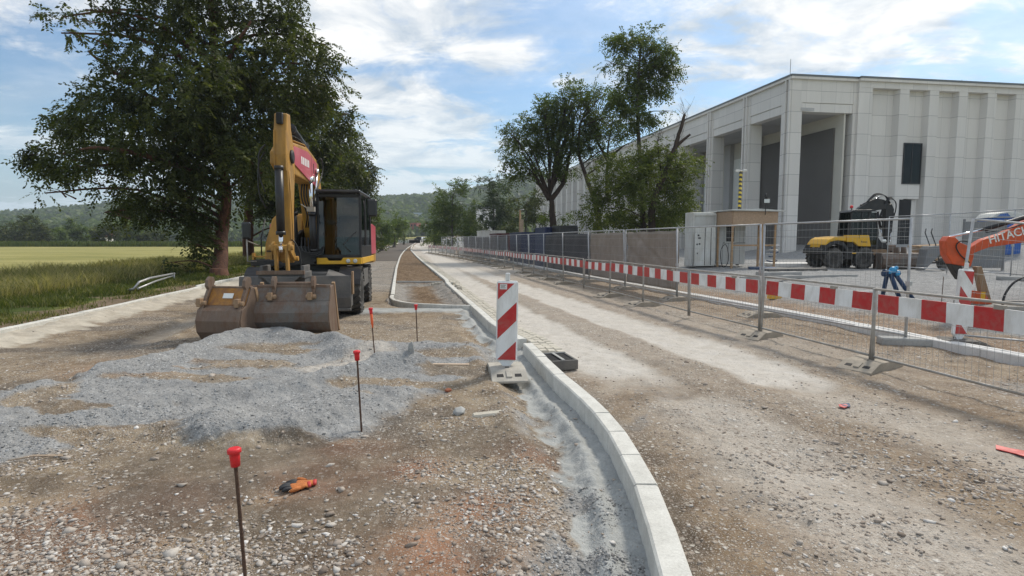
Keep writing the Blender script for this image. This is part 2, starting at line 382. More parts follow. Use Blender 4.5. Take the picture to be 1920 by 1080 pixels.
def rustmat(name, paint, steel, rust, amount, rough=.6):
    m, t = new_mat(name); tc = t.new('ShaderNodeTexCoord').outputs['Object']
    n = t.noise(tc, 3.2, 8, .68, .5); n2 = t.noise(t.new('ShaderNodeMapping', {0: tc, 3: (1.5, 1, .25)}).outputs[0], 7, 6, .7, .3); nf = t.noise(tc, 40, 4, .7)
    c = t.mix(t.ramp(n, [(.42, 0), (.55, amount)]), paint, t.mix(t.ramp(n2, [(.35, 0), (.65, 1)]), steel, rust))
    c = t.mix(t.ramp(nf, [(.5, 0), (.8, .45)]), c, tuple(v*.5 for v in rust))
    bp = t.new('ShaderNodeBump', {'Height': t.math('ADD', n2, nf), 'Strength': .25, 'Distance': .01}).outputs[0]
    finish(t, t.new('ShaderNodeBsdfPrincipled', {'Base Color': c, 'Roughness': t.ramp(n2, [(.3, rough-.15), (.7, rough+.2)]), 'Metallic': .15, 'Normal': bp}).outputs[0]); return m
def panelmat(name, col, w, hgt, z0, dark=.55, jw=.032):
    """cladding panels: thin joints at a regular pitch along the wall (object x) and in height"""
    m, t = new_mat(name); tc = t.new('ShaderNodeTexCoord').outputs['Object']
    x, y, z = t.new('ShaderNodeSeparateXYZ', {0: tc}).outputs
    def joint(v, pitch, off):
        f = t.math('FRACT', t.math('DIVIDE', t.math('SUBTRACT', v, off), pitch))
        return t.math('LESS_THAN', f, jw/pitch), t.math('FLOOR', t.math('DIVIDE', t.math('SUBTRACT', v, off), pitch))
    jz, iz = joint(z, hgt, z0); jx, ix = joint(t.math('ADD', x, t.math('MULTIPLY', y, 1.0)), w, .03)
    wn = t.new('ShaderNodeTexWhiteNoise', {0: t.new('ShaderNodeCombineXYZ', {0: ix, 1: iz, 2: 0.0}).outputs[0]}, noise_dimensions='3D').outputs[0]
    c = t.mix(wn, tuple(v*.93 for v in col), tuple(min(1, v*1.04) for v in col))
    st = t.noise(t.new('ShaderNodeMapping', {0: tc, 3: (1, 1, .12)}).outputs[0], 1.3, 7, .7, .3)
    c = t.mix(t.ramp(st, [(.45, 0), (.8, .35)]), c, tuple(v*.72 for v in col))
    j = t.math('MAXIMUM', jz, t.math('MULTIPLY', jx, .45))
    c = t.mix(t.math('MULTIPLY', j, dark), c, (.09, .09, .09))
    finish(t, t.new('ShaderNodeBsdfPrincipled', {'Base Color': c, 'Roughness': .6, 'Specular IOR Level': .3}).outputs[0]); return m
def striped(name, cols, period, axis_vec, rough=.45):
    """two-colour slanted stripes in object space"""
    m, t = new_mat(name); tc = t.new('ShaderNodeTexCoord').outputs['Object']
    d = t.new('ShaderNodeVectorMath', {0: tc, 1: axis_vec}, operation='DOT_PRODUCT').outputs['Value']
    f = t.math('GREATER_THAN', t.math('FRACT', t.math('DIVIDE', d, period)), .5)
    n = t.noise(tc, 6, 6, .7)
    c = t.mix(f, cols[0], cols[1]); c = t.mix(t.ramp(n, [(.5, 0), (.8, .4)]), c, (.3, .26, .2))
    finish(t, t.new('ShaderNodeBsdfPrincipled', {'Base Color': c, 'Roughness': rough}).outputs[0]); return m

M = {}
M['earth'] = earthmat(); M['asphalt'] = asphaltmat(); M['soil'] = soilmat(); M['meadow'] = meadowmat()
M['kerb'] = concmat('kerb_concrete', (.46, .45, .41), (.72, .71, .66), scale=5, pits=.5)
M['kerbnew'] = concmat('pale_kerb', (.55, .54, .52), (.78, .77, .74), scale=5, pits=.25)
M['sett'] = concmat('pale_setts', (.38, .35, .29), (.63, .59, .50), scale=7, pits=.4)
M['conc'] = concmat('grey_concrete', (.27, .27, .26), (.45, .45, .43), scale=4)
M['foot'] = concmat('dusty_recycled_plastic', (.25, .22, .18), (.42, .37, .30), scale=7, pits=.6)
M['footdark'] = concmat('dark_recycled_plastic', (.09, .085, .08), (.22, .205, .185), scale=7, pits=.6)
M['footpale'] = concmat('pale_dusty_plastic', (.31, .29, .25), (.50, .47, .41), scale=7, pits=.5)
M['galv'] = pmat('galvanised_steel', (.46, .47, .48), .42, .55, .12, 8, dirt=.22, dirtcol=(.33, .30, .26))
M['galvd'] = pmat('dusty_galvanised_steel', (.40, .39, .37), .55, .35, .15, 8, dirt=.45, dirtcol=(.33, .28, .22))
M['wire'] = pmat('fence_wire', (.36, .37, .37), .5, .4, .1)
M['white'] = pmat('white_reflective_board', (.78, .79, .79), .4, 0, .04, 4, dirt=.30, dirtcol=(.45, .42, .37), dscale=5, streak=1)
M['red'] = pmat('red_reflective_board', (.47, .018, .022), .38, 0, .10, 4, dirt=.26, dirtcol=(.33, .16, .13), dscale=9)
M['redcap'] = pmat('red_plastic_cap', (.72, .022, .03), .45, 0, .06, 20, dirt=.1)
M['orangetape'] = pmat('orange_paint', (.75, .12, .03), .6)
M['rebar'] = pmat('rusty_rebar', (.11, .065, .045), .8, .3, .3, 30, bump=.5)
M['yellow'] = pmat('machine_yellow', (.50, .255, .035), .5, 0, .10, 3, dirt=.48, dirtcol=(.22, .14, .065), dscale=3.5, streak=1)
M['yellow2'] = pmat('bright_yellow_paint', (.72, .40, .02), .38, 0, .06, 3, dirt=.12, dirtcol=(.35, .22, .08))
M['orange'] = pmat('machine_orange', (.60, .085, .02), .42, 0, .08, 3, dirt=.2, dirtcol=(.24, .07, .03), dscale=5)
M['black'] = pmat('black_paint', (.014, .014, .016), .42, 0, .2, 4, dirt=.14, dirtcol=(.07, .063, .053))
M['blackm'] = pmat('matt_black_metal', (.022, .022, .024), .6, .2, .2, 6, dirt=.4, dirtcol=(.09, .082, .07))
M['dusty'] = pmat('dusty_dark_steel', (.085, .086, .088), .6, .2, .2, 3, dirt=.6, dirtcol=(.20, .185, .165), dscale=2.5)
M['chrome'] = pmat('chrome_rod', (.75, .76, .78), .15, 1.0, .03)
M['rubber'] = pmat('tyre_rubber', (.03, .03, .031), .85, 0, .2, 8, bump=.4, dirt=.55, dirtcol=(.14, .13, .115), dscale=4)
M['hose'] = pmat('hydraulic_hose', (.014, .014, .015), .55)
M['glass'] = glassmat('cab_glass', (.20, .26, .25), .25)
M['glassd'] = glassmat('dark_cab_glass', (.02, .025, .026), .1)
M['mirror'] = pmat('mirror_black', (.02, .021, .024), .35)
M['pinkred'] = pmat('pinkish_red_livery', (.52, .07, .10), .35, 0, .06, 3, dirt=.10, dirtcol=(.5, .30, .28), spec=.8)  # pinkish red with paler pink patches mixed in
M['lamp'] = pmat('lamp_glass', (.62, .63, .60), .15, .1, .04)
M['rustyb'] = rustmat('worn_yellow_bucket', (.40, .185, .035), (.20, .115, .06), (.24, .10, .04), .8)
M['steelb'] = rustmat('worn_grey_bucket', (.16, .145, .13), (.17, .13, .10), (.15, .085, .055), .9)
M['browns'] = rustmat('brown_worn_steel', (.175, .125, .093), (.21, .16, .12), (.16, .085, .05), .9)
M['tan'] = rustmat('earth_covered_steel', (.36, .24, .14), (.30, .21, .14), (.22, .13, .075), .6, .75)
M['seat'] = pmat('seat_fabric', (.035, .037, .04), .9)
M['osb'] = pmat('osb_board', (.40, .28, .185), .8, 0, .25, 22, bump=.2, bscale=40)
M['timber'] = pmat('raw_timber', (.40, .25, .13), .75, 0, .2, 5, dirt=.2)
M['plank'] = pmat('pale_timber', (.52, .40, .29), .75, 0, .15, 5, dirt=.2)
M['cwhite'] = pmat('container_white', (.60, .61, .58), .5, 0, .04, 2, dirt=.3, dirtcol=(.38, .34, .28), dscale=2.5, streak=1)
M['cgrey'] = pmat('container_panel', (.50, .51, .49), .5, 0, .05, 2, dirt=.18, dirtcol=(.33, .29, .24), dscale=2.5, streak=1)
M['cdark'] = pmat('dark_opening', (.015, .015, .016), .8)
M['bluep'] = pmat('blue_plastic', (.012, .10, .38), .4, 0, .1)
M['bluelite'] = pmat('light_blue_wrap', (.03, .30, .58), .35, 0, .25, 8)
M['bluedk'] = pmat('dark_blue_steel', (.018, .05, .12), .45, .1, .2, 8)
M['bluebox'] = pmat('blue_container', (.012, .025, .085), .55, 0, .1, 3, dirt=.15, dirtcol=(.06, .06, .08))
M['maroon'] = pmat('maroon_container', (.10, .022, .028), .6, 0, .1, 3, dirt=.2)
M['greybox'] = pmat('grey_container', (.19, .195, .20), .6, 0, .1, 3, dirt=.2)
M['tarpt'] = pmat('tan_mesh_tarp', (.30, .255, .215), .85, 0, .18, 2.2, bump=.25, bscale=8, dirt=.15)
M['tarpd'] = pmat('black_mesh_tarp', (.058, .058, .064), .8, 0, .15, 3, bump=.2, bscale=8, dirt=.2, dirtcol=(.075, .07, .07))
M['tarpg'] = pmat('grey_mesh_tarp', (.17, .17, .175), .85, 0, .15, 3, bump=.2, bscale=8)
M['whitebag'] = pmat('white_sack_cloth', (.66, .65, .62), .8, 0, .1, 8, bump=.3, bscale=20)
M['bark'] = barkmat('linden_bark', (.022, .015, .011), (.075, .05, .035))
M['barkred'] = barkmat('reddish_bark', (.05, .022, .013), (.15, .066, .038))
M['barkg'] = barkmat('grey_bark', (.03, .027, .022), (.11, .095, .075))
M['facade'] = panelmat('stone_cladding', (.72, .685, .64), 1.28, 1.63, .35)
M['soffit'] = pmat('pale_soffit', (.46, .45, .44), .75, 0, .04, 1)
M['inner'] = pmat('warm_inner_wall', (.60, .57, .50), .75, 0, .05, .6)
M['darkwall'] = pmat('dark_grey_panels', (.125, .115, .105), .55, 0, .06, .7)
M['roofedge'] = pmat('roof_edge_metal', (.14, .15, .155), .45, .4, .05)
M['window'] = glassmat('dark_window', (.03, .035, .038), .05)
M['windowlit'] = pmat('pale_window_film', (.80, .80, .76), .4, 0, .03, 1)
M['brickred'] = pmat('red_render', (.34, .085, .06), .8, 0, .1, 2)
M['renderY'] = pmat('yellow_render', (.66, .52, .33), .8, 0, .08, 2)
M['renderW'] = pmat('white_render', (.72, .71, .68), .8, 0, .05, 2)
M['roofred'] = pmat('red_roof_tiles', (.30, .10, .06), .8, 0, .2, 2)
M['rooflight'] = pmat('pale_blue_sheet', (.50, .58, .62), .5, 0, .06, 2)
M['carwhite'] = pmat('white_car_paint', (.78, .79, .80), .25, 0, .02, 2, coat=.6)
M['carblack'] = pmat('black_car_paint', (.02, .022, .026), .25, 0, .05, 2, coat=.6)
M['glove'] = pmat('orange_knit', (.50, .165, .045), .85, 0, .2, 30, bump=.5, bscale=120)
M['glovetip'] = pmat('black_glove_coating', (.03, .032, .035), .7, 0, .2, 30)
M['brick'] = pmat('broken_brick', (.36, .13, .07), .9, 0, .2, 20, bump=.4)
M['redscrap'] = pmat('red_scrap_plastic', (.52, .045, .04), .5, 0, .15, 12, dirt=.25)
M['navy'] = pmat('navy_scrap', (.03, .05, .12), .6)
M['caution'] = striped('hazard_stripes', ((.03, .03, .03), (.68, .50, .05)), .20, (.25, .25, .95))
M['stone'] = None
M['leafD'] = leafmat('linden_leaves_dark', (.026, .036, .011), (.058, .073, .022), (.13, .138, .042), .42)
M['leafM'] = leafmat('tree_leaves_mid', (.036, .056, .014), (.078, .108, .028), (.15, .18, .048), .48)
M['leafL'] = leafmat('bush_leaves_light', (.045, .07, .016), (.105, .13, .030), (.20, .22, .055), .42)
M['leafF'] = leafmat('far_tree_leaves', (.045, .07, .02), (.09, .128, .036), (.17, .205, .06), .4)
M['leafB'] = leafmat('bluish_poplar_leaves', (.024, .042, .018), (.05, .076, .032), (.11, .14, .062), .3)
M['grass'] = leafmat('verge_grass', (.06, .088, .02), (.14, .15, .044), (.40, .34, .17), .4)
def stonemat():
    m, t = new_mat('crushed_stone'); a = attr(t, 'rnd'); g = attr(t, 'grey'); tc = t.new('ShaderNodeNewGeometry').outputs['Position']
    c = t.ramp(a, [(0, (.20, .16, .13)), (.25, (.32, .265, .22)), (.5, (.43, .375, .32)), (.75, (.53, .49, .44)), (.93, (.64, .61, .57)), (1, (.76, .74, .71))])
    gc = t.ramp(a, [(0, (.14, .143, .145)), (.5, (.31, .315, .315)), (1, (.52, .525, .52))])
    c = t.mix(g, c, gc)
    c = t.mix(t.ramp(t.noise(tc, 90, 4, .7), [(.35, 0), (.75, .4)]), c, (.23, .19, .15))
    finish(t, t.new('ShaderNodeBsdfPrincipled', {'Base Color': c, 'Roughness': .9, 'Specular IOR Level': .2}).outputs[0]); return m
M['stone'] = stonemat()
# ------------------------------------------------------------------ terrain: one fan of land split into ground, road, lane, soil, meadow and yard
def poly_sd(X, Y, P):
    """signed distance to a polygon, positive inside"""
    P = [tuple(p)[:2] for p in P]; d = np.full(X.shape, 1e9); ins = np.zeros(X.shape, bool)
    for (ax, ay), (bx, by) in zip(P, P[1:]+P[:1]):
        ex, ey = bx-ax, by-ay; L = ex*ex+ey*ey+1e-12
        t = np.clip(((X-ax)*ex+(Y-ay)*ey)/L, 0, 1)
        d = np.minimum(d, np.hypot(X-ax-t*ex, Y-ay-t*ey))
        ins ^= ((ay > Y) != (by > Y)) & (X < (bx-ax)*(Y-ay)/(by-ay+1e-12)+ax)
    return np.where(ins, d, -d)
def line_d(X, Y, P):
    P = [tuple(p)[:2] for p in P]; d = np.full(X.shape, 1e9)
    for (ax, ay), (bx, by) in zip(P, P[1:]):
        ex, ey = bx-ax, by-ay; L = ex*ex+ey*ey+1e-12
        t = np.clip(((X-ax)*ex+(Y-ay)*ey)/L, 0, 1); d = np.minimum(d, np.hypot(X-ax-t*ex, Y-ay-t*ey))
    return d
GP = lambda pts: [tuple(gp(*p))[:2] for p in pts]
P_GREY = GP([(-120, 790), (60, 735), (250, 690), (400, 648), (500, 632), (625, 636), (730, 640), (900, 640), (935, 690), (905, 722), (830, 728), (770, 775), (690, 815), (600, 832), (500, 838), (430, 852), (360, 838), (280, 822), (150, 838), (60, 858), (-120, 885)])
RIDGES = [(GP([(-100, 845), (60, 812), (230, 786), (390, 752), (560, 735), (700, 700), (780, 690)]), .10, .17),
          (GP([(-100, 770), (120, 722), (280, 690), (420, 652), (510, 640), (630, 650)]), .12, .26),
          (GP([(350, 832), (450, 820), (560, 812), (690, 775), (760, 745)]), .07, .16),
          (GP([(640, 668), (740, 662), (850, 660)]), .09, .25)]
MOUND = [(GP([(400, 800)])[0], .13, .28), (GP([(740, 690)])[0], .12, .35), (GP([(560, 720)])[0], .06, .3), (GP([(500, 648)])[0], .10, .45)]
P_PALE = GP([(560, 700), (700, 655), (770, 668), (690, 705), (600, 715)])
def zones(X, Y):
    """0 ground, 1 haul road, 2 asphalt lane, 3 median soil, 4 meadow, 5 yard"""
    xk, xm, xl, xw = XK(Y), XM(Y), XL(Y), XW(Y)
    z = np.zeros(X.shape, np.int8)
    z[X > xk+.075] = 1; z[X > xw+.06] = 5
    front = 13.75 + .35*np.clip((X+1.0)/-2.5, 0, 1) + 1.6*np.clip((-2.6-X)/1.0, 0, 1)**2
    z[(X <= xk+.075) & (X > xm+.055) & (Y > front) & (Y < 200)] = 3
    z[(X <= xm+.055) & (X > xl-.065) & (Y > 45.0)] = 2
    z[(X <= xk+.075) & (Y >= 200) & (X > xl-.065)] = 2
    z[X <= xl-.065] = 4
    return z
def ground_fields(X, Y, fine=True):
    """height and material masks of the land"""
    A = {}
    zo = zones(X, Y); z = base_z(X, Y)
    xk, xl, xm, xw = XK(Y), XL(Y), XM(Y), XW(Y)
    near = ss(70, 20, Y)
    n1 = fbm(X*.8, Y*.8, 4, 3); n2 = fbm(X*4.1, Y*4.1, 4, 11); n3 = fbm(X*17, Y*17, 4, 23)
    wob = (fbm(X*2.2, Y*2.2, 4, 31)-.5)*.55
    g = np.zeros_like(X); c = np.zeros_like(X); l = np.zeros_like(X); red = np.zeros_like(X); dark = np.zeros_like(X); sand = np.zeros_like(X)
    st = .55 + .45*ss(.35, .65, fbm(X*1.1, Y*1.1, 3, 47))
    w0 = (zo == 0)
    # grey crushed stone spread in front of the excavator
    sdg = poly_sd(X, Y, P_GREY) + wob*.9
    gm = ss(-.14, .20, sdg)*w0
    dz = np.zeros_like(X)
    for P, h, w in RIDGES:
        d = line_d(X+wob*.35, Y+wob*.35, P); dz += 1.4*h*np.exp(-(d/w)**2)*(.45+1.1*n1)
    for (mx, my), h, w in MOUND: dz += 1.0*h*np.exp(-(((X-mx)**2+(Y-my)**2)/w**2))
    bare = ss(.47, .56, fbm(X*.75+5-Y*.15, Y*2.4+X*.3, 4, 77))*ss(.06, .0, dz-.04)
    g = np.maximum(g, gm*(1-.85*bare)); z = z + gm*(dz + .03*ss(0, .2, sdg) + .05*(n2-.5) + .022*(n3-.5))
    pale = ss(-.1, .1, poly_sd(X, Y, P_PALE)+wob*.4)*w0; l = np.maximum(l, pale*.8); g = g*(1-.7*pale)
    # concrete haunch and trench along the near kerb
    dk = xk - X
    tr = w0*ss(15, 12, Y)
    wv = .31 + .16*fbm(Y*1.3, Y*0+1.5, 3, 5)
    z = z - tr*.11*ss(wv+.30, wv-.02, dk)*ss(.0, .34, dk)*ss(13, 8.5, Y) - tr*.05*ss(.4, .1, dk) + tr*.07*np.exp(-((dk-.16-.10*n1)/.07)**2)*(.3+1.2*n2)
    z = z + tr*.05*np.exp(-((dk-.66-.2*n1)/.12)**2)*(n2) + tr*.03*(n3-.5)*ss(.7, .3, dk)
    c = np.maximum(c, tr*ss(wv+.12, wv-.14, dk+(n2-.5)*.5))
    g = np.maximum(g, tr*.8*ss(wv+.45, wv+.1, dk)*ss(.42, .6, n1+.35*(n2-.5)))
    # sandy haunch against the left kerb
    dl = X - xl; lw = .85+.5*(n1-.5)
    hz_ = w0*ss(60, 40, Y)
    z = z + hz_*.10*ss(lw, .1, dl)*(.6+.8*n2)
    c = np.maximum(c, hz_*ss(lw+.1, lw-.45, dl+(n2-.5)*.5)); sand = np.maximum(sand, hz_*ss(2.0, 1.2, dl))
    # grey base course ahead of the new asphalt, haunch round the tip of the median
    g = np.maximum(g, w0*.42*ss(16.5, 21, Y+wob*3)*(X > xl+.9)*ss(.25, .4, n1+.2))
    fr = w0*ss(.75, .15, np.abs(Y-13.5-.05*(X+1))+(n2-.5)*.4)*(X > -3.6)*(X < -.9); c = np.maximum(c, fr*.9); z = z + fr*.03
    # reddish and dark damp patches
    rp = [(670, 840, .35), (600, 900, .45), (900, 960, .4), (820, 1040, .5), (1000, 850, .3), (250, 690, .7), (120, 1000, .6), (330, 940, .4), (760, 880, .3)]
    for px, py, r in rp:
        q = gp(px, py); red = np.maximum(red, .85*np.exp(-(((X-q.x)/r)**2+((Y-q.y)/(r*.8))**2))*(.4+n2))
    red = red*w0
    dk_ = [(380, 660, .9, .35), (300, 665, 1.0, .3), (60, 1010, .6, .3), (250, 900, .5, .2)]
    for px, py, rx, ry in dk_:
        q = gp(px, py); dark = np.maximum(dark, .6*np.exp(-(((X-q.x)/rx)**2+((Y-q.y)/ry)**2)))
    pch = ss(.50, .62, fbm(X*.85+1.7, Y*1.25+4.0, 4, 133))*ss(7.0, 5.0, Y)*w0; dark = np.maximum(dark, .62*pch*(1-g)*(1-c)); st = st*(1-.55*pch)
    dark = np.maximum(dark, w0*.85*ss(.56, .68, fbm(X*.9+3, Y*1.4, 4, 91)))*w0
    for off in (2.3, 4.25):
        dr = np.abs(dl-off-.25*np.sin(Y*.25)); rt = w0*ss(.30, .12, dr)*ss(8, 10, Y)*ss(44, 30, Y); z = z - .035*rt + .02*w0*np.exp(-((dr-.36)/.07)**2)*ss(8, 10, Y)*ss(40, 25, Y); l = np.maximum(l, rt*.28); st = st*(1-.4*rt)
    # pale ridge of spilt concrete dust left of the machine
    # ---- haul road
    w1 = (zo == 1)
    def band(pts, w, soft=.25):
        P = GP(pts); d = line_d(X+wob*.5, Y+wob*.3, P); return ss(w+soft, w-soft*.6, d)
    t1 = band([(770, 456), (792, 466), (812, 482), (870, 525), (940, 572), (1010, 612), (1110, 668), (1220, 728)], .48)
    t2 = band([(790, 462), (812, 475), (850, 494), (960, 533), (1130, 592), (1280, 640), (1420, 686), (1480, 712)], .50)
    farl = ss(15, 34, Y+wob*6)*ss(3.1, 2.3, np.abs(X-(xk+2.35)))
    t3 = band([(1330, 770), (1480, 880), (1640, 985), (1800, 1090)], .45, .5)
    t4 = band([(1560, 740), (1740, 800), (1960, 880)], .4, .5)
    lane = ss(3.6, 2.2, np.abs(X-(xk+2.3)))*ss(4.0, 9.5, Y+wob*3)
    l = np.maximum(l, w1*np.maximum.reduce([t1*1.3*ss(5.4, 8.0, Y+wob*2), t2*1.3*ss(5.0, 7.4, Y+wob*2), farl*.85, .40*lane, .66*t3, .56*t4])*(.78+.3*n2))
    brown = w1*band([(1000, 560), (1120, 625), (1300, 715), (1420, 765), (1560, 830)], .55, .5)
    red = np.maximum(red, w1*.12*(.4+n1)); dark = np.maximum(dark, brown*.5*n2)
    sand = np.maximum(sand, 0*X)
    edge = xk + .0
    de = X-edge
    dark = np.maximum(dark, w1*.95*ss(.55, .25, de+(n2-.5)*.4)*ss(8.5, 6.0, Y))
    c = np.maximum(c, w1*.55*ss(.30, .12, de+(n2-.5)*.2)*ss(8, 12, Y)*0)
    z = z - w1*.03*np.maximum(t1, t2)*near - w1*.02*np.maximum(t3, t4) - w1*.07*ss(.9, .2, de)*ss(9, 6, Y) + w1*.03*(n2-.5) + w1*.05*np.exp(-((de-1.05)/.22)**2)*ss(9, 6, Y)*n2
    st = np.where(w1, st*(1-.75*np.maximum(t1, t2)), st)
    g = np.maximum(g, w1*.5*ss(.55, .7, fbm(X*.7+9, Y*.5, 4, 51))*ss(9, 6, Y))
    # ---- yard
    w5 = (zo == 5); q = .98*(X-6.0)+.2*(Y-12.9)
    g = np.maximum(g, w5*ss(1.3, 2.6, q+wob*1.5)); l = np.maximum(l, w5*.55*ss(3.5, 9, q)*ss(.3, .6, n1))
    red = np.maximum(red, w5*.45*ss(2.4, 1.2, q)*(.5+n1*.5))
    z = z + w5*.05*(n2-.5)
    # ---- meadow, verge
    w4 = (zo == 4); dv = xl-X
    verge = ss(9+3*wob, 5+3*wob, dv)*ss(.9, 1.5, dv+wob)
    soil = ss(1.5, .7, dv+wob*1.5) + .55*ss(.5, .7, fbm(X*.5, Y*.9, 3, 61))*ss(4.2, 2.2, dv)
    # ---- median
    w3 = (zo == 3)
    tip = w3*ss(21.8, 21.4, Y)
    z = z + w3*(.07*(n2-.2) + .02) - tip*.10 + tip*.12*ss(.5, .05, np.minimum(X-xm, np.minimum(xk-X, np.abs(21.7-Y)+.1)))
    mg = tip*ss(.9, .35, np.minimum(X-xm, np.minimum((xk-X)*1.2, 21.7-Y))+(n2-.5)*.4)
    g = np.where(w3, mg, g)
    # roughness of the land
    rough = np.where((zo == 2), 0, np.where(zo == 4, .5, 1.0))
    z = z + near*rough*(.035*(n1-.5) + .030*(n2-.5)) + rough*.012*(n3-.5)*ss(30, 10, Y)
    st = np.where(c > .5, .15, st)
    A.update(grey=g, conc=np.clip(c, 0, 1), light=np.clip(l, 0, 1), red=np.clip(red, 0, 1), dark=np.clip(dark, 0, 1), sand=sand, stones=st, verge=verge*w4, soil=np.clip(soil, 0, 1)*w4)
    return z, A, zo
def build_land():
    ys = [.45]
    while ys[-1] < 60: ys.append(ys[-1] + max(.009, .0042*ys[-1]))
    while ys[-1] < 900: ys.append(ys[-1]*1.018)
    ys = np.array(ys); us = np.linspace(-1, 1, 820); us = np.sign(us)*(.62*np.abs(us)**1.1+.38*np.abs(us)**4)*2.3
    Y, U = np.meshgrid(ys, us, indexing='ij'); X = U*(Y+.35)
    # let the columns follow the kerb line a little beyond the base field
    z, A, zo = ground_fields(X, Y)
    nr, nc = Y.shape; idx = np.arange(nr*nc).reshape(nr, nc)
    F = np.stack([idx[:-1, :-1], idx[:-1, 1:], idx[1:, 1:], idx[1:, :-1]], -1).reshape(-1, 4)
    cx = (X[:-1, :-1]+X[1:, 1:])*.5; cy = (Y[:-1, :-1]+Y[1:, 1:])*.5
    fz = zones(cx, cy).ravel()
    P = np.stack([X, Y, z], -1).reshape(-1, 3)
    spec = {0: ('ground', 'earth'), 1: ('haul_road', 'earth'), 2: ('asphalt_lane', 'asphalt'), 3: ('median_soil', 'soil'), 4: ('meadow', 'meadow'), 5: ('gravel_yard', 'earth')}
    for k, (nm, mt) in spec.items():
        Fk = F[fz == k]; used = np.zeros(nr*nc, bool); used[Fk.ravel()] = True
        remap = np.cumsum(used)-1
        o = np_mesh(nm, P[used], remap[Fk], M[mt], smooth=True, attrs={n: ('POINT', a.reshape(-1)[used]) for n, a in A.items()})
        tag(o, kind='structure')
    # coarse land behind and beside the camera, out to the horizon
    rs = 5000; mb = MB()
    mb.quad((-rs, -rs, -.6), (rs, -rs, -.6), (rs, rs, -.6), (-rs, rs, -.6))
    tag(mb.build('terrain', M['meadow']), kind='structure')
build_land()
def land_z(x, y):
    z, _, _ = ground_fields(np.array([float(x)]), np.array([float(y)])); return float(z[0])
def lp(px, py):
    p = gp(px, py); p.z = land_z(p.x, p.y); return p

# ------------------------------------------------------------------ loose stones
def icos():
    p = (1+5**.5)/2
    v = np.array([(-1, p, 0), (1, p, 0), (-1, -p, 0), (1, -p, 0), (0, -1, p), (0, 1, p), (0, -1, -p), (0, 1, -p), (p, 0, -1), (p, 0, 1), (-p, 0, -1), (-p, 0, 1)], float)
    f = np.array([(0, 11, 5), (0, 5, 1), (0, 1, 7), (0, 7, 10), (0, 10, 11), (1, 5, 9), (5, 11, 4), (11, 10, 2), (10, 7, 6), (7, 1, 8), (3, 9, 4), (3, 4, 2), (3, 2, 6), (3, 6, 8), (3, 8, 9), (4, 9, 5), (2, 4, 11), (6, 2, 10), (8, 6, 7), (9, 8, 1)])
    return v/np.linalg.norm(v[0]), f
def scatter_stones(name, n, sampler, size, seed, density=None):
    r = np.random.default_rng(seed); X, Y = sampler(r, n)
    z, A, zo = ground_fields(X, Y)
    keep = np.isin(zo, (0, 1, 5)) & (r.random(n) < (density(X, Y, A, zo) if density else 1))
    keep &= (X < XK(Y)-.02) | (X > XK(Y)+.22)
    keep &= (X > XL(Y)+.15)
    X, Y, z, g = X[keep], Y[keep], z[keep], A['grey'][keep]; n = len(X)
    V, F = icos()
    s = size[0]*np.exp(r.random(n)**2.2*math.log(size[1]/size[0]))
    s = np.where(g > .5, np.minimum(s*.75, .016), s)
    base = V[None]*(.42+.85*r.random((n, 12, 1)))*s[:, None, None]*np.stack([.8+.7*r.random(n), .7+.5*r.random(n), .35+.35*r.random(n)], -1)[:, None]
    a = r.random(n)*2*np.pi; ca, sa = np.cos(a)[:, None], np.sin(a)[:, None]; tx = (r.random(n)-.5)[:, None]*.9
    x, y, zz = base[..., 0], base[..., 1], base[..., 2]
    y, zz = y*np.cos(tx)-zz*np.sin(tx), y*np.sin(tx)+zz*np.cos(tx)
    x, y = x*ca-y*sa, x*sa+y*ca
    P = np.stack([x+X[:, None], y+Y[:, None], zz+z[:, None]+s[:, None]*.12], -1).reshape(-1, 3)
    Fa = (F[None]+np.arange(n)[:, None, None]*12).reshape(-1, 3)
    rn = np.repeat(np.clip(r.normal(.5, .24, n), 0, 1), 20); gg = np.repeat((g > .5).astype(float), 20)
    return tag(np_mesh(name, P, Fa, M['stone'], attrs={'rnd': ('FACE', rn), 'grey': ('FACE', gg)}, tri=True), kind='stuff')
def samp(y0, y1, u0, u1, pw=1.0):
    def f(r, n):
        t = r.random(n); Y = 1/(1/y0+(1/y1-1/y0)*t) if pw else y0+(y1-y0)*t
        return (u0+(u1-u0)*r.random(n))*Y, Y
    return f
def dens_all(X, Y, A, zo):
    n = fbm(X*1.6, Y*1.6, 4, 201); nb = fbm(X*.6, Y*.8, 3, 207)
    d = ss(.36, .62, n)*.85+.15
    d = d*(1-.75*A['dark'])
    left = np.clip(.38+1.6*ss(.40, .56, nb+.06*(Y < 4)), 0, 1)*d
    road = d*.85*(1-.9*A['light'])*np.clip(.2+ss(.42, .6, nb), 0, 1)
    d = np.where(zo == 1, road, left)
    d = np.where(A['conc'] > .4, .04, d); d = np.where(A['grey'] > .5, .8, d)
    return np.clip(d, 0, 1)
scatter_stones('loose_gravel', 135000, samp(2.0, 13, -1.1, 1.15), (.0042, .021), 5, dens_all)
scatter_stones('coarse_rubble', 2600, samp(2.3, 14, -1.0, 1.05), (.014, .038), 6, lambda X, Y, A, zo: dens_all(X, Y, A, zo)*np.where(A['grey'] > .5, .12, 1))
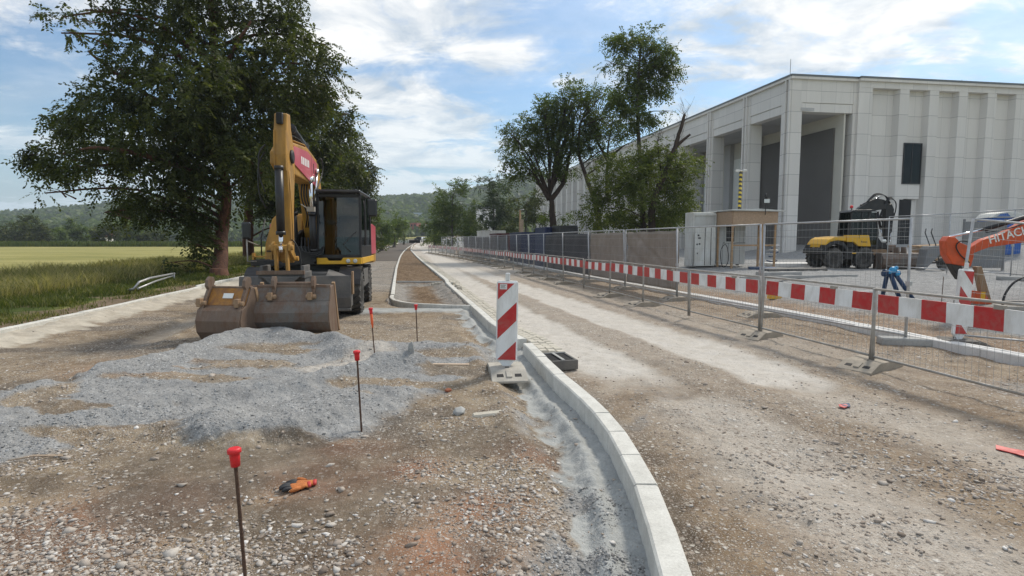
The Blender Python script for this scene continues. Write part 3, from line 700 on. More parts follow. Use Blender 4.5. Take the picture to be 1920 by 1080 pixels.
# ------------------------------------------------------------------ kerbs
def resample(pts, step):
    pts = [Vector(p) for p in pts]; out = [pts[0]]; acc = 0.0
    for a, b in zip(pts, pts[1:]):
        L = (b-a).length; d = step-acc
        while d <= L: out.append(a.lerp(b, d/L)); d += step
        acc = (acc+L) % step if L > 0 else acc
    return out
def smooth_path(A, n=6):
    """Catmull-Rom through the line's points"""
    P = [Vector((x, y)) for x, y in A]; out = []
    for i in range(len(P)-1):
        p0, p1, p2, p3 = P[max(i-1, 0)], P[i], P[i+1], P[min(i+2, len(P)-1)]
        for k in range(n):
            t = k/n
            out.append(.5*((2*p1)+(p2-p0)*t+(2*p0-5*p1+4*p2-p3)*t*t+(3*p1-p0-3*p2+p3)*t**3))
    out.append(P[-1]); return out
def kerb_run(name, pts, w, top, depth, material, side=1, stone=1.0, gap=.006, batter=0.0, jitter=.004, seed=1, ch=.012):
    """a run of kerb stones; the line given is one top edge, the stone lies to the side"""
    rnd = random.Random(seed); mb = MB()
    P = resample([Vector((p[0], p[1])) for p in pts], stone)
    for a, b in zip(P, P[1:]):
        d = (b-a).normalized(); n = Vector((d.y, -d.x))*side; a2, b2 = a+d*gap*.5, b-d*gap*.5
        za, zb = gz(a.x, a.y)*0+rise_z(a)+top+rnd.uniform(-jitter, jitter), rise_z(b)+top+rnd.uniform(-jitter, jitter)
        prof = [(0, -depth), (0, -ch), (ch, 0), (w-ch, 0), (w, -ch), (w, -depth)]
        va = [(a2.x+n.x*q, a2.y+n.y*q, za+h) for q, h in prof]; vb = [(b2.x+n.x*q, b2.y+n.y*q, zb+h) for q, h in prof]
        k = len(prof)
        mb.add(va+vb, [(i, (i+1) % k, k+(i+1) % k, k+i) for i in range(k)]+[tuple(range(k)), tuple(range(2*k-1, k-1, -1))])
    return tag(mb.build(name, material), kind='structure')
def rise_z(p):
    s = max(0.0, p.y-60); r = min(.012*s*s/(s+20), 5.5)
    t = min(1, max(0, (p.x/max(p.y, .1)+.42)/.12)); return r*t*t*(3-2*t)
kb = [p for p in smooth_path(KB[:19], 8)]
kerb_run('kerb', [p for p in kb if p.y < 9.01], .155, .13, .42, M['kerb'], 1, .5, seed=3, gap=.005, jitter=.004, ch=.014)
kerb_run('kerb', [p for p in kb if 8.8 < p.y < 120], .155, .13, .42, M['kerb'], 1, 1.0, seed=3)
# pale sett gutter on the road side of the kerb further on
def sett_strip(name, y0, y1, off, rows, size, top):
    mb = MB(); rnd = random.Random(8)
    P = resample([p for p in kb if y0 <= p.y <= y1], size)
    for a, b in zip(P, P[1:]):
        d = (b-a).normalized(); n = Vector((d.y, -d.x))
        for r in range(rows):
            o0 = off+r*(size*.8); g = .007; z = rise_z(a)+top-r*.012+rnd.uniform(-.007, .007)
            q = [a+d*g+n*(o0+g), b-d*g+n*(o0+g), b-d*g+n*(o0+size*.8-g), a+d*g+n*(o0+size*.8-g)]
            q = [Vector((v.x+rnd.uniform(-.005, .005), v.y+rnd.uniform(-.005, .005))) for v in q]
            c = sum(q, Vector((0, 0)))/4
            ti = [c+(v-c)*.86 for v in q]
            mb.add([(v.x, v.y, z-.1) for v in q]+[(v.x, v.y, z-.014) for v in q]+[(v.x, v.y, z) for v in ti], [(0, 1, 5, 4), (1, 2, 6, 5), (2, 3, 7, 6), (3, 0, 4, 7), (4, 5, 9, 8), (5, 6, 10, 9), (6, 7, 11, 10), (7, 4, 8, 11), (8, 9, 10, 11)])
    return tag(mb.build(name, M['sett']), kind='structure')
sett_strip('gutter_setts', 7.9, 60, .165, 3, .16, .105)
md = smooth_path(MD, 6)
tipp = [(-.99, 13.52), (-1.8, 13.72), (-2.57, 14.08), (-3.05, 14.6), (-3.38, 15.4), (-3.55, 16.3)]
tipc = smooth_path(tipp, 6)
kerb_run('median_kerb', tipc[:-1], .10, .115, .35, M['kerb'], 1, .27, seed=4, gap=.008)
kerb_run('median_kerb', [p for p in md if p.y < 185], .11, .12, .35, M['kerb'], 1, 1.0, seed=5)
kerb_run('cross_kerb', [(-4.50, 21.8), (-2.68, 21.8)], .10, .10, .4, M['conc'], -1, .45, seed=6)
lk = smooth_path(LK, 6)
kerb_run('verge_kerb', [p for p in lk if p.y < 200], .13, .17, .5, M['kerb'], -1, 1.0, gap=.010, seed=7, jitter=.006)
wk = smooth_path(WK, 6)
kerb_run('new_yard_kerb', [p for p in wk if 3 < p.y < 75], .12, .13, .35, M['kerbnew'], 1, 1.0, seed=9)
kerb_run('yard_edging', [Vector((p.x+.32, p.y)) for p in wk if 3 < p.y < 75], .10, .10, .3, M['kerbnew'], 1, 1.0, seed=10)
# stray setts and stones lying on the gutter
def rock(name, loc, size, material, seed, label=None, cat='stone', flat=.6, group=None):
    rnd = random.Random(seed); V, F = icos(); mb = MB()
    vs = [tuple(v*(np.array([size[0], size[1], size[2]]))*rnd.uniform(.72, 1.15)) for v in V]
    mb.add(vs, [tuple(f) for f in F]); o = mb.build(name, material)
    md_ = o.modifiers.new('bevel', 'BEVEL'); md_.width = min(size)*.15; md_.segments = 2
    o.location = loc; o.rotation_euler = (rnd.uniform(-.2, .2), rnd.uniform(-.2, .2), rnd.uniform(0, 6))
    return tag(o, label, cat, group)
def cobble(px, py, seed, label):
    mb = MB(); mb.box(-.08, .08, -.07, .07, 0, .11, bev=.02); o = mb.build('cobble_stone', M['sett'], bevel=.01)
    p = gp(px, py, .09); o.location = (p.x, p.y, p.z+.0); o.rotation_euler = (0, random.Random(seed).uniform(-.2, .2), seed)
    tag(o, label, 'stone', 'loose setts on the gutter')
cobble(850, 534, 1.1, 'loose pale sett on the gutter, farthest of those lying on it')
cobble(857, 539, 2.3, 'loose pale sett sitting on the gutter between two other loose setts')
cobble(862, 543, .4, 'loose pale sett on the gutter, nearest to the warning panel of the three')
# ------------------------------------------------------------------ steel pins with red caps
def pin(px, py, h, lean, cap, label, tape=False):
    p = lp(px, py); root = empty('marking_pin', p, 0, label, 'stake', 'rebar stakes with red caps')
    mb = MB(); top = Vector((lean, 0, h))
    pts = [Vector((0, 0, -.15)).lerp(top, 0) + (top-Vector((0, 0, -.15)))*(k/14) for k in range(15)]
    mb.tube(pts, [.0082+.0012*(k % 2) for k in range(15)], 8); mb.build('rod', M['rebar'], root)
    cb = MB(); cb.lathe([(.021, 0), (.023, .045), (.024, .062), (.031, .065), (.031, .082), (.024, .088)], 16)
    c = cb.build('cap', M['redcap'], root); c.location = top-Vector((lean*.06, 0, .055)); c.rotation_euler = (0, math.atan2(lean, h), 0)
    if tape:
        tb = MB(); tb.tube([top*.62, top*.75, top*.97], [.011, .018, .02], 10); tb.build('tape', M['orangetape'], root)
pin(465, 1113, .70, -.035, 1, 'rusty rebar stake with red cap standing in rubble, nearest to the viewer')
pin(679, 809, .70, -.03, 1, 'rusty rebar stake with red cap at the edge of the grey gravel spread')
pin(704, 674, .665, -.05, 1, 'rebar stake with red cap and orange painted upper half, right of the bucket', True)
pin(783, 641, .60, -.02, 1, 'rebar stake with red cap standing in front of the planting island')
# ------------------------------------------------------------------ red and white warning panels
def foot_plate(parent=None, L=.90, W=.44, H=.12, m='foot', name='base_foot'):
    """recycled plastic foot with sloped ends, grips and sockets, long axis x"""
    mb = MB(); a, b = L/2, W/2
    pr = [(-a, 0), (-a, .028), (-a+.05, .045), (-.24, H-.01), (-.20, H), (-.02, H), (.02, H), (.20, H), (.24, H-.01), (a-.05, .045), (a, .028), (a, 0)]
    mb.prism(pr, -b, b, 'y')
    for sx in (-1, 1):
        for sy in (-1, 1):
            Mx = T(sx*.315, sy*.11, .0795) @ RY(sx*.345)
            mb.box(-.055, .055, -.045, .045, -.012, .0005, 1, Mx)
        mb.box(sx*.10-.03, sx*.10+.03, -.03, .03, H-.01, H+.002, 1)
        mb.box(sx*.315-.07, sx*.315+.07, -.035, .035, -.02, .012, 0, T(0, 0, .0795) if False else T(sx*.315, 0, .082) @ RY(sx*.345) @ T(-sx*.315, 0, 0))
    o = mb.build(name, [M[m], M['cdark']], parent, bevel=.012); return o
def beacon(px, py, rz, lean, name_label, foot_label, dirn=1, group=None, mats=('white', 'red'), foot='foot', foot_rz=0, sc=1.0):
    p = gp(px, py)
    f = foot_plate(None, m=foot); f.location = p + Vector((0, 0, -.01)); f.rotation_euler = (0, 0, foot_rz)
    tag(f, foot_label, 'base foot', 'recycled plastic feet')
    root = empty('warning_panel', p + Vector((0, 0, .0)), rz, name_label, 'warning panel', group)
    root.rotation_euler = (0, lean, rz); root.scale = (sc,)*3
    w, h, d, z0 = .135, 1.02, .035, .17
    mb = MB(); mb.box(-w, w, -d, d, z0, z0+h, bev=.02); mb.build('shell', M['white'], root, bevel=.008)
    tw = .118; y = -d-.0025; b0, b1 = z0+.02, z0+h-.03
    fm = MB(); per = .50; slope = 2*tw*1.0
    def clip(zl, zr, t):       # one slanted stripe clipped to the face: lower edge at left zl, right zr, thickness t
        pts = [(-tw, zl), (tw, zr), (tw, zr+t), (-tw, zl+t)]
        out = []
        for lim, sgn in ((b0, 1), (b1, -1)):
            src = pts if lim == b0 else out; out = []
            for i in range(len(src)):
                A, B = src[i], src[(i+1) % len(src)]; da, db = sgn*(A[1]-lim), sgn*(B[1]-lim)
                if da >= 0: out.append(A)
                if da*db < 0: q = da/(da-db); out.append((A[0]+(B[0]-A[0])*q, A[1]+(B[1]-A[1])*q))
            if not out: return
        fm.prism([(dirn*x, z) for x, z in out], y, y+.002, 'y')
    for k in range(-1, 4):
        zl = b0 - .235 + k*per
        clip(zl, zl+slope, .235)
    fm.build('red_stripes', M[mats[1]], root)
    nb = MB(); nb.box(-.03, .03, -.02, .02, z0+h, z0+h+.10, bev=.01); nb.build('lamp_socket', M['white'], root)
    sb = MB(); sb.box(-.05, .05, -.025, .025, .05, z0+.01); sb.prism([(-.10, z0-.0), (.10, z0), (.05, z0-.06), (-.05, z0-.06)], -.02, .02, 'y'); sb.build('stem', M['white'], root)
    return root
bc = beacon(949, 701, R(-2), R(1.0), 'red and white striped warning panel standing left of the kerb in its plastic foot', 'dusty grey plastic foot under the warning panel beside the kerb', foot_rz=R(97), group=None, foot='footpale')
st = MB(); st.box(-.095, -.005, -.040, -.0385, 1.085, 1.15); s_ = st.build('sticker', M['white'], bc)
ln = MB(); 
for k, (a, b) in enumerate(((-.086, -.02), (-.08, -.03), (-.086, -.024))): ln.box(a, b, -.0415, -.040, 1.132-k*.016, 1.139-k*.016)
ln.build('sticker_print', M['greybox'], s_)
b2 = beacon(1795, 648, R(14), R(3.5), 'leaning red and white warning panel behind the mesh fence near the orange digger arm', 'dark plastic foot under the leaning warning panel behind the fence', dirn=-1, foot='footdark', foot_rz=R(-20), sc=1.04)
# ------------------------------------------------------------------ small things on the ground
def gully(px, py):
    p = lp(px, py); root = empty('gully_frame', p, R(14), 'dark cast iron gully grating lying against the road side of the kerb', 'drain grate')
    mb = MB(); W, L, H = .20, .26, .13
    for a in ((-W, -W+.035, -L, L), (W-.035, W, -L, L), (-W+.035, W-.035, -L, -L+.035), (-W+.035, W-.035, L-.035, L)): mb.box(*a, 0, H)
    mb.build('frame', M['dusty'], root, bevel=.006)
    g = MB()
    for k in range(7): g.box(-W+.05, W-.05, -L+.055+k*.062, -L+.085+k*.062, H-.05, H-.012)
    g.box(-.012, .012, -L+.036, L-.036, H-.055, H-.02); g.box(-W+.036, W-.036, -L+.036, L-.036, .01, .03)
    g.build('grate', M['blackm'], root)
    e = MB(); e.box(-W+.01, W-.01, L-.03, L-.012, H+.001, H+.012); e.box(-.02, .02, -L+.02, L-.02, H+.002, H+.010); e.build('rim', M['conc'], root)
gully(1046, 682)
def glove(px, py, rz, label, flip=1):
    p = lp(px, py); root = empty('work_glove', p+Vector((0, 0, .018)), rz, label, 'glove', 'work gloves lying on the rubble')
    import bmesh
    # palm and cuff
    mb = MB(); prof = [(-.075, .036), (-.055, .034), (-.03, .040), (0, .046), (.03, .045), (.045, .038)]
    n = 12; vs = []
    for x, w in prof:
        for k in range(n):
            t = 2*math.pi*k/n; vs.append((x, w*math.cos(t)*flip, .017*math.sin(t)*(1.2 if x > -.05 else .8)+.004*math.sin(x*90)))
    mb.add(vs, [(i*n+k, i*n+(k+1) % n, (i+1)*n+(k+1) % n, (i+1)*n+k) for i in range(len(prof)-1) for k in range(n)]+[tuple(reversed(range(n))), tuple(range((len(prof)-1)*n, len(prof)*n))], 0, True)
    mb.build('palm', M['glove'], root)
    for k, (y, L, a, c) in enumerate(((-.033, .058, -.16, .0), (-.011, .075, -.05, .006), (.011, .072, .05, .004), (.032, .06, .16, .0))):
        f = MB(); pts = [Vector((.035, y*flip, .002))]
        for q in range(1, 6):
            u = q/5; pts.append(Vector((.035+L*u*math.cos(a), (y+L*u*math.sin(a))*flip, .006+c+.012*math.sin(u*2.6)-.01*u)))
        f.tube(pts, [.0125, .0130, .0130, .0125, .0115, .007], 9); f.build('finger', M['glovetip'], root)
    th = MB(); th.tube([(-.02, -.034*flip, .004), (.005, -.056*flip, .008), (.03, -.068*flip, .008), (.05, -.066*flip, .004)], [.0145, .0145, .013, .007], 9); th.build('thumb', M['glove'], root)
    cf = MB(); cf.lathe([(.0, 0), (.030, 0), (.034, .004), (.033, .02), (.028, .022)], 12, M=T(-.093, 0, .002) @ RY(R(90)) @ Matrix.Diagonal((.5, 1.05, 1, 1))); cf.build('cuff', M['redscrap'], root)
glove(567, 911, R(196), 'orange knitted work glove with dark fingers lying on the rubble, upper one of the pair')
g2 = glove(556, 919, R(205), 'orange work glove with dark coated fingers tucked under the other glove on the rubble', -1)
def chunk(px, py, size, material, seed, name, label, cat):
    p = lp(px, py); rock(name, p+Vector((0, 0, size[2]*.55)), size, material, seed, label, cat)
chunk(840, 734, (.055, .035, .03), M['brick'], 3, 'brick_fragment', 'broken orange brick fragment on the ground left of the warning panel', 'brick')
chunk(861, 776, (.10, .08, .045), M['conc'], 4, 'concrete_lump', 'flat grey lump of broken concrete, left of the slab piece', 'concrete')
sl_ = MB(); sl_.box(-.15, .15, -.045, .045, 0, .045, bev=.012); so_ = sl_.build('slab_piece', M['sett'], bevel=.006); p_ = lp(915, 779); so_.location = p_-Vector((0, 0, .022)); so_.rotation_euler = (.03, -.05, R(12))
tag(so_, 'narrow pale slab piece half buried beside the grey concrete lump', 'concrete')
chunk(772, 692, (.05, .035, .10), M['conc'], 5, 'upright_stone', 'pointed grey stone standing on the gravel mound', 'stone')
pl = MB(); pl.box(-.33, .33, -.03, .03, 0, .03); po = pl.build('wood_lath', M['plank'], bevel=.004); p_ = lp(833, 690); po.location = p_+Vector((0, 0, .0)); po.rotation_euler = (0, .02, R(3)); tag(po, 'flat wooden lath lying on the grey gravel behind the warning panel', 'lath')
def scrap(px, py, s, label, mats, seed):
    p = lp(px, py); rnd = random.Random(seed); root = empty('plastic_scrap', p, rnd.uniform(0, 3), label, 'litter', None)
    for i, m in enumerate(mats):
        mb = MB(); n = 7; pts = [((s*rnd.uniform(.5, 1))*math.cos(k*6.28/n)+i*s*.5, (s*.6*rnd.uniform(.4, 1))*math.sin(k*6.28/n)) for k in range(n)]
        vs = [(x, y, .012+.02*rnd.random()) for x, y in pts]; vs2 = [(x, y, z-.006) for x, y, z in vs]
        mb.add(vs+vs2, [tuple(range(n)), tuple(range(2*n-1, n-1, -1))]+[(k, n+k, n+(k+1) % n, (k+1) % n) for k in range(n)]); mb.build('scrap_piece', M[m], root)
scrap(1583, 762, .09, 'small red and navy plastic scrap on the road', ('redscrap', 'navy'), 4)
scrap(1903, 848, .16, 'larger torn red plastic scrap at the right edge of the road', ('redscrap',), 5)
tw_ = MB(); tw_.tube([(0, 0, .01), (.16, .05, .03), (.34, .10, .012)], [.006, .008, .006], 6); to_ = tw_.build('dry_twig', M['plank']); to_.location = lp(15, 866); tag(to_, 'dry straw coloured twig lying at the left edge of the rubble', 'twig')
# ------------------------------------------------------------------ road barriers: low mesh panels with striped boards
ORD = ['first', 'second', 'third', 'fourth', 'fifth', 'sixth', 'seventh', 'eighth', 'ninth', 'tenth', 'eleventh', 'twelfth', 'thirteenth', 'fourteenth', 'fifteenth', 'sixteenth', 'seventeenth', 'eighteenth', 'nineteenth', 'twentieth']
LB = 2.42
def frame_tubes(mb, L, z0, z1, r, legs=0.0, n=8):
    mb.tube([(0, 0, z0-legs), (0, 0, z1+.01)], r, n); mb.tube([(L, 0, z0-legs), (L, 0, z1+.01)], r, n)
    mb.tube([(r, 0, z1), (L-r, 0, z1)], r*.8, n); mb.tube([(r, 0, z0), (L-r, 0, z0)], r*.8, n)
def low_barrier(white_first):
    root = empty('road_barrier', (0, 0, 0)); L = LB
    mb = MB(); frame_tubes(mb, L, .13, 1.03, .021, .10)
    mb.tube([(.06, 0, .13), (.06, 0, 1.02)], .008, 6) if False else None
    mb.build('frame', M['galvd'], root)
    b = MB(); x0, x1, n = .07, L-.07, 7; w = (x1-x0)/n
    for k in range(n):
        b.box(x0+k*w, x0+(k+1)*w, -.011+(-.0006 if (k % 2 == 0) != white_first else 0), .008, .73, .965, 0 if (k % 2 == 0) != white_first else 1)
    b.build('striped_board', [M['red'], M['white']], root, fixn=False)
    c = MB(); c.box(L*.30, L*.30+.10, -.03, .02, .955, 1.0); c.build('clip', M['galvd'], root)
    wm = MB(); nv = 30
    for k in range(1, nv): x = L*k/nv; wm.tube([(x, .004, .14), (x, .004, .73)], .0019, 4, cap=False)
    for z in (.20, .50, .71): wm.tube([(.02, .0, z), (L-.02, .0, z)], .002, 4, cap=False)
    wm.build('wire_mesh', M['wire'], root, fixn=False)
    return root
LP = [(5.60, 2.6), (5.20, 5.0), (4.80, 7.40), (4.36, 9.78), (3.84, 12.10), (3.40, 14.5), (2.93, 16.8), (2.46, 19.2), (1.98, 21.55), (1.50, 23.9), (1.02, 26.3), (.55, 28.65), (.06, 31.0), (-.44, 33.35), (-.96, 35.7), (-1.5, 38.05), (-2.04, 40.4), (-2.6, 42.75), (-3.17, 45.1), (-3.76, 47.4), (-4.36, 49.7), (-4.98, 52.05), (-5.6, 54.4), (-6.24, 56.7), (-6.9, 59.0), (-7.6, 61.4), (-8.3, 63.6), (-9.0, 66), (-9.75, 68.2), (-10.5, 70.5)]
protoA, protoB = low_barrier(False), low_barrier(True)
usedA = usedB = False
for i, ((xa, ya), (xb, yb)) in enumerate(zip(LP, LP[1:])):
    wf = i in (9, 10, 11, 13, 14, 16) or i > 18
    if wf: o = protoB if not usedB else copy_tree(protoB); usedB = True
    else: o = protoA if not usedA else copy_tree(protoA); usedA = True
    o.location = (xa, ya, gz(xa, ya)+.03); o.rotation_euler = (R(random.Random(i).uniform(-2.5, 2.5)), R(random.Random(i+9).uniform(-.6, .6)), math.atan2(yb-ya, xb-xa))
    d = math.hypot(xb-xa, yb-ya); o.scale = (min(1.0, (d-.05)/LB), 1, 1)
    if i < 1: lab = 'low mesh barrier with striped board cut by the right edge of the photo'
    elif i < 18: lab = 'low striped mesh road barrier, %s along the road from the viewer' % ORD[i]
    else: lab = 'small far low road barrier near the bend of the road'
    tag(o, lab, 'barrier', 'low red and white barriers along the road')
ft = foot_plate(None, m='foot', name='barrier_foot')
for i, (x, y) in enumerate(LP[1:]):
    if i in (3, 6, 11): continue
    o = ft if i == 0 else copy_tree(ft)
    o.location = (x, y, gz(x, y)-.012); o.rotation_euler = (0, 0, math.atan2(2.4, -.48)+R(90)+R([38, 22, 28, 0, 15, 20, 0, 12, 25, 8][i % 10])); 
    tag(o, ('dusty plastic foot under the low barriers, %s from the viewer along the road' % ORD[i]) if i < 17 else 'small far plastic foot under the low barriers', 'base foot', 'plastic feet of the road barriers')
# ------------------------------------------------------------------ tall mesh site fence
def tall_panel():
    root = empty('mesh_fence_panel', (0, 0, 0)); L = 3.42
    mb = MB(); frame_tubes(mb, L, .16, 2.0, .021, .14); mb.build('frame', M['galv'], root)
    wm = MB()
    for k in range(1, 34): x = L*k/34; wm.tube([(x, .003, .17), (x, .003, 1.99)], .0017, 4, cap=False)
    for z in (.28, .55, .85, 1.15, 1.45, 1.72, 1.86): wm.tube([(.02, 0, z), (L-.02, 0, z)], .0026, 4, cap=False)
    wm.build('wire_mesh', M['wire'], root, fixn=False)
    cl = MB(); cl.box(-.045, .03, -.03, .03, .95, 1.02); cl.build('clamp', M['galv'], root)
    return root
TP = [(6.40, 9.0), (5.52, 12.35), (4.65, 15.75), (3.88, 19.2), (3.12, 22.6), (2.38, 26.0), (1.68, 29.4), (1.0, 32.9), (.34, 36.3), (-.34, 39.7), (-1.05, 43.1), (-1.8, 46.5), (-2.6, 49.9), (-3.4, 53.2), (-4.3, 56.5), (-5.2, 59.8), (-6.1, 63.1), (-7.1, 66.4), (-8.1, 69.6), (-9.1, 72.9)]
tp = tall_panel(); TROT = []
for i, ((xa, ya), (xb, yb)) in enumerate(zip(TP, TP[1:])):
    o = tp if i == 0 else copy_tree(tp); o.location = (xa, ya, gz(xa, ya)); a = math.atan2(yb-ya, xb-xa)
    o.rotation_euler = (R(-1.5+random.Random(i).uniform(-1, 1)), 0, a); o.scale = (min(1.02, (math.hypot(xb-xa, yb-ya)-.06)/3.42), 1, 1.02); TROT.append(a)
    tag(o, ('tall mesh fence panel, %s along the road from the orange digger arm' % ORD[i]) if i < 14 else 'small far tall mesh fence panel near the bend of the road', 'fence', 'tall mesh fence panels along the road')
# panel standing across on the right, leaning, and the line farther back in the yard
o = copy_tree(tp); o.location = (7.22, 9.05, gz(7.22, 9.05)); o.rotation_euler = (0, R(5), R(-3)); tag(o, 'leaning tall mesh fence panel in front of the orange digger arm', 'fence', 'tall mesh fence panels along the road')
BK = [gp(1662, 507), gp(1775, 514), gp(1894, 524), gp(2040, 535)]
for i, (a, b) in enumerate(zip(BK, BK[1:])):
    o = copy_tree(tp); o.location = a; d = b-a; o.rotation_euler = (0, 0, math.atan2(d.y, d.x)); o.scale = (d.to_2d().length/3.42, 1, 1.1)
    tag(o, ['back yard mesh fence panel directly right of the parked yellow excavator', 'back yard mesh fence panel crossing behind the orange digger arm', 'back yard mesh fence panel at the right edge beside the blue toilet'][i], 'fence', 'mesh fence panels in the yard')
f2 = foot_plate(None, m='foot', name='fence_foot')  # recycled plastic feet of the tall fence panels
for i, (x, y) in enumerate(TP[1:]):
    o = f2 if i == 0 else copy_tree(f2); o.location = (x, y, gz(x, y)-.01); o.rotation_euler = (0, 0, R(8+7*(i % 3)))
    tag(o, ('plastic foot under the tall fence, %s from the orange digger arm' % ORD[i]) if i < 14 else 'small far plastic foot under the tall fence', 'base foot', 'plastic feet of the tall fence')
def blockfoot(p, rz, label, L=.72):
    mb = MB(); mb.box(-L/2, L/2, -.13, .13, 0, .13, bev=.015); o = mb.build('fence_block', M['conc'], bevel=.012); o.location = p; o.rotation_euler = (0, 0, rz)
    tag(o, label, 'base foot', 'concrete fence feet')
blockfoot(Vector((6.34, 8.95, gz(6.4, 9))), R(-14), 'rectangular concrete foot at the end of the tall fence row')
blockfoot(gp(1897, 526), 0, 'rectangular concrete foot of the back fence in the yard', .8)
# mesh tarps hanging on the fence
def tarp(i, material, label, sag=0.0, name='mesh_tarp'):
    (xa, ya), (xb, yb) = TP[i], TP[i+1]; L = math.hypot(xb-xa, yb-ya)
    nx, nz = 40, 22; rnd = np.random.default_rng(i); U, W = np.meshgrid(np.linspace(0, 1, nx), np.linspace(0, 1, nz))
    d = .018*np.sin(U*14+W*5+i) + .05*(fbm(U*4+i*7, W*3, 3, i)-.5) - .05
    top = 1.97-.02*np.sin(U*math.pi*3)**2 - sag*np.exp(-((U-.97)/.25)**2)*0
    Z = .28+(top-.28)*W
    if sag: d = d - .05*np.exp(-(((W-.15)-(U)*.95)/.045)**2)*sag - .04*np.exp(-(((W+.1)-(U)*.8)/.05)**2)*sag
    P = np.stack([.02+U*(L-.06), d, Z], -1).reshape(-1, 3); idx = np.arange(nx*nz).reshape(nz, nx)
    F = np.stack([idx[:-1, :-1], idx[:-1, 1:], idx[1:, 1:], idx[1:, :-1]], -1).reshape(-1, 4)
    o = np_mesh(name, P, F, M[material], smooth=True); o.location = (xa, ya, gz(xa, ya)); o.rotation_euler = (0, 0, TROT[i])
    o.modifiers.new('solid', 'SOLIDIFY').thickness = .004
    tag(o, label, 'tarp', 'mesh tarps hanging on the tall fence')
tarp(2, 'tarpt', 'tan mesh tarp with a diagonal fold, hung on the tall fence beside the site hut', 1.0)
tarp(3, 'tarpt', 'tan mesh tarp hanging flat on the tall fence, next to the black tarps')
tarp(4, 'tarpd', 'black mesh tarp on the tall fence directly behind the tan tarps')
tarp(5, 'tarpd', 'black mesh tarp on the tall fence beside the blue container')
for i in (9, 10, 11, 12, 13, 14): tarp(i, 'tarpg', 'grey mesh tarp on the far tall fence, %s from the blue container' % ORD[i-9])
# ------------------------------------------------------------------ wheeled excavator
def wheel(parent, loc, r, w, side, hub='blackm', lugs=22, name='wheel'):
    root_mb = MB(); n = 36
    prof = [(r*.56, -w/2+.02), (r*.70, -w/2), (r*.93, -w/2+.01), (r*.985, -w/2+.05), (r*.99, 0), (r*.985, w/2-.05), (r*.93, w/2-.01), (r*.70, w/2), (r*.56, w/2-.02)]
    root_mb.lathe(prof, n, M=RY(R(90)))
    for k in range(lugs):
        a = 2*math.pi*k/lugs
        for sg in (-1, 1):
            Mx = RX(a+(0.5*sg+.5)*math.pi/lugs) @ T(sg*w*.25, 0, r*.985) @ RZ(sg*.55)
            root_mb.box(-w*.27, w*.27, -.032*r/.5, .032*r/.5, -.03, .028, 0, Mx)
    o = root_mb.build(name, M['rubber'], parent); o.location = loc
    rb = MB(); rb.lathe([(r*.57, -w*.5+.02), (r*.55, -w*.25), (r*.5, -w*.15), (r*.2, -w*.12), (r*.18, -w*.30), (.01, -w*.30)], 28, M=RY(R(90)) if side < 0 else RY(R(-90)))
    for k in range(10):
        a = 2*math.pi*k/10; rb.tube([(side*w*.12, r*.36*math.cos(a), r*.36*math.sin(a)), (side*w*.2, r*.36*math.cos(a), r*.36*math.sin(a))], .014, 6)
    rb.build('rim', M[hub], o); return o
def cyl(parent, a, b, r, frac=.55, name='hydraulic_cylinder', barrel='black', n=14):
    a, b = Vector(a), Vector(b); d = b-a; mb = MB()
    mb.tube([a, a+d*frac], r, n); mb.tube([a+d*frac*.97, a+d*(frac+.02)], r*1.18, n); mb.tube([a-d.normalized()*.02, a+d.normalized()*.05], r*1.12, n)
    o = mb.build(name, M[barrel], parent)
    rb = MB(); rb.tube([a+d*frac, b], r*.52, n); rb.tube([b-d.normalized()*.06, b+d.normalized()*.05], r*.8, n)
    rb.build('rod', M['chrome'], o); return o
def hose(mb, pts, r=.016, n=6, sub=5):
    P = [Vector(p) for p in pts]; out = []
    for i in range(len(P)-1):
        p0, p1, p2, p3 = P[max(i-1, 0)], P[i], P[i+1], P[min(i+2, len(P)-1)]
        for k in range(sub):
            t = k/sub; out.append(.5*((2*p1)+(p2-p0)*t+(2*p0-5*p1+4*p2-p3)*t*t+(3*p1-p0-3*p2+p3)*t**3))
    out.append(P[-1]); mb.tube(out, r, n)
EXC = empty('wheeled_excavator', (-4.95, 14.15, .0), R(7), 'dusty yellow wheeled excavator with upright boom and black cab parked on the unfinished lane', 'excavator')
